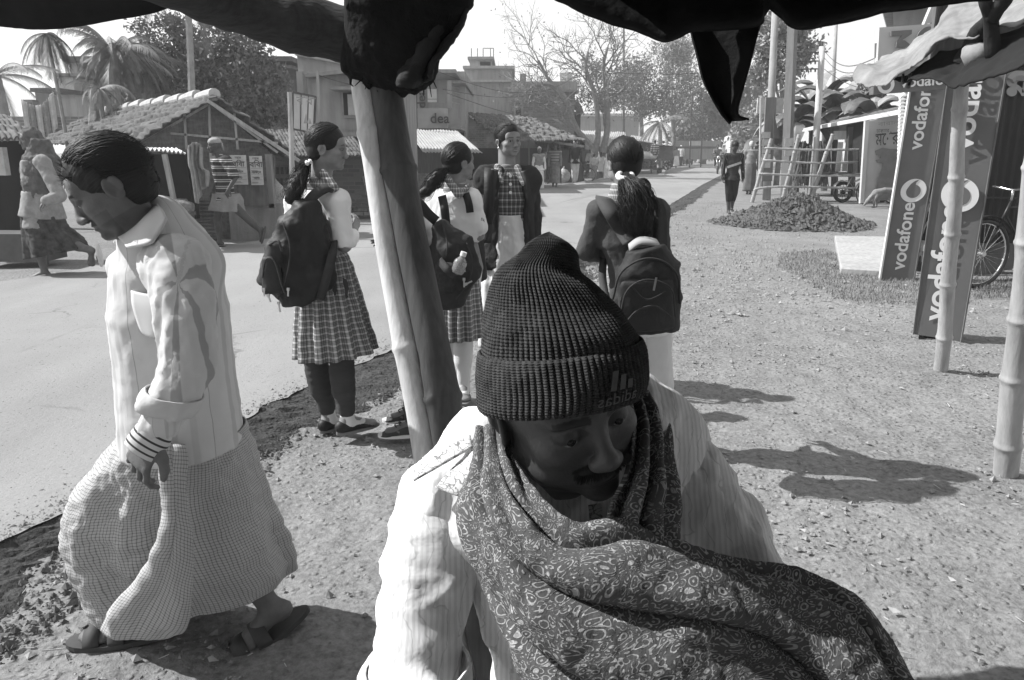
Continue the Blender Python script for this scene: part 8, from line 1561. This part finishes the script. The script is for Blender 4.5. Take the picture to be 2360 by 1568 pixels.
# paisley shawl
pz = NT('paisley', .95, .1); uv = pz.co('UV', (1, 1, 1)); n1 = pz.n('ShaderNodeTexNoise'); n1.inputs['Scale'].default_value = 16; n1.inputs['Detail'].default_value = 2; pz.l(uv, n1.inputs['Vector']); wq = pz.n('ShaderNodeVectorMath', operation='MULTIPLY_ADD'); pz.l(n1.outputs[1], wq.inputs[0]); wq.inputs[1].default_value = (.05, .05, 0); pz.l(uv, wq.inputs[2])
def ringsof(scale, freq, feat='F1', src=None):
    v = pz.n('ShaderNodeTexVoronoi', feature=feat); v.inputs['Scale'].default_value = scale; pz.l(src or wq.outputs[0], v.inputs['Vector']); return v.outputs['Distance'], pz.math('SINE', pz.math('MULTIPLY', v.outputs['Distance'], freq))
d1, r1 = ringsof(40, 34); d2, r2 = ringsof(130, 15); d3, r3 = ringsof(190, 11); ed = pz.n('ShaderNodeTexVoronoi', feature='DISTANCE_TO_EDGE'); ed.inputs['Scale'].default_value = 40; pz.l(wq.outputs[0], ed.inputs['Vector'])
line1 = pz.ramp(r1, [(.35, 0), (.55, 1)]); small = pz.ramp(r2, [(.3, 0), (.6, 1)]); spk = pz.ramp(r3, [(.3, .35), (.6, 1)]); inn = pz.ramp(d1, [(.30, 0), (.34, 1)])
pat = pz.mix(inn, line1, small); pat = pz.mix(1.0, pat, spk, 'MULTIPLY'); pat = pz.mix(1.0, pat, pz.ramp(ed.outputs['Distance'], [(.03, .15), (.06, 1)]), 'MULTIPLY'); pz.col(pz.ramp(pat, [(.05, .10), (.3, .33), (.9, .50)])); pz.bump(pat, .0022); pz.bump(pz.noise(pz.co('Object'), 300, 3), .0008)
lines = [[(1168, 985, .99), (1186, 1085, .945), (1238, 1170, .90), (1322, 1225, .875), (1430, 1212, .88), (1560, 1258, .90), (1700, 1298, .92), (1860, 1338, .93), (1985, 1412, .93), (2085, 1575, .90)],
         [(1150, 985, .985), (1166, 1095, .925), (1205, 1195, .875), (1292, 1275, .84), (1425, 1290, .83), (1560, 1330, .83), (1700, 1370, .84), (1850, 1412, .86), (1955, 1485, .86), (2035, 1605, .84)],
         [(1132, 985, .985), (1135, 1108, .925), (1158, 1212, .87), (1222, 1312, .835), (1332, 1392, .815), (1480, 1432, .81), (1640, 1455, .815), (1780, 1495, .83), (1885, 1565, .83), (1960, 1660, .82)],
         [(1115, 985, .99), (1098, 1120, .945), (1112, 1222, .895), (1162, 1342, .86), (1245, 1462, .83), (1362, 1542, .81), (1500, 1585, .80), (1640, 1610, .80), (1765, 1660, .80), (1860, 1730, .79)],
         [(1106, 985, 1.0), (1070, 1150, .975), (1084, 1232, .945), (1128, 1342, .92), (1182, 1462, .89), (1245, 1592, .86), (1352, 1690, .83), (1500, 1740, .81), (1650, 1780, .80), (1780, 1830, .79)]]
P = patch([[K(x, y, d+.02) for x, y, d in ln] for ln in lines], 150, 190); N_ = gnormals(P); N_ *= np.sign(np.sum(N_*(CAM-P), axis=2, keepdims=True)); vv = np.linspace(0, 1, 150)[:, None]; uu = np.linspace(0, 1, 190)[None]
fold = .75-1.7*(1-np.abs(np.sin(vv*8.5+1.5*np.sin(uu*3.0)+1.6*uu)))**3+.25*np.sin(vv*23+2*np.sin(uu*5+1))
P = P+N_*(.019*fold*(1-.35*uu)*np.clip(uu*4+.35, 0, 1)+.006*fbm(P, 5, 3, 2)+.0015*fbm(P, 22, 3, 3))[..., None]; m = MB(); m.grid(P, griduv(P)); m.build('shawl', pz.m, m1, smooth=True, thick=.006)
lines = [[(1440, 925, 1.03), (1455, 1000, .99), (1440, 1100, .95), (1405, 1180, .92), (1400, 1250, .90), (1420, 1300, .885)], [(1462, 918, 1.04), (1485, 1000, .99), (1485, 1100, .95), (1465, 1190, .915), (1460, 1265, .90), (1470, 1320, .885)], [(1478, 912, 1.06), (1512, 990, 1.02), (1528, 1090, .975), (1525, 1180, .94), (1520, 1255, .92), (1530, 1320, .90)], [(1488, 915, 1.10), (1530, 995, 1.06), (1556, 1095, 1.03), (1570, 1180, 1.0), (1562, 1240, .975), (1560, 1320, .95)]]
P = patch([[K(x, y, d-.002) for x, y, d in ln] for ln in lines], 90, 90); N_ = gnormals(P); N_ *= np.sign(np.sum(N_*(CAM-P), axis=2, keepdims=True)); vv = np.linspace(0, 1, 90)[:, None]; uu = np.linspace(0, 1, 90)[None]
P = P+N_*(.009*np.sin(vv*22+2*np.sin(uu*3))+.004*fbm(P, 6, 3, 5))[..., None]; m = MB(); m.grid(P, griduv(P)); m.build('shawl_end', pz.m, m1, smooth=True, thick=.006)
bn = empty('bench', down(J['pel']), 'plain plank bench under the seated man', 'bench'); m = MB(); m.box(J['pel']-V(0, .05, .13), (1.1, .34, .035)); m.build('seat', m_oldwood, bn)
for x in (-.45, .45):
    m = MB(); m.box(down(J['pel']+V(x, -.05, 0), (J['pel'][2]-.15)/2), (.06, .28, J['pel'][2]-.15)); m.build('leg', m_oldwood, bn)
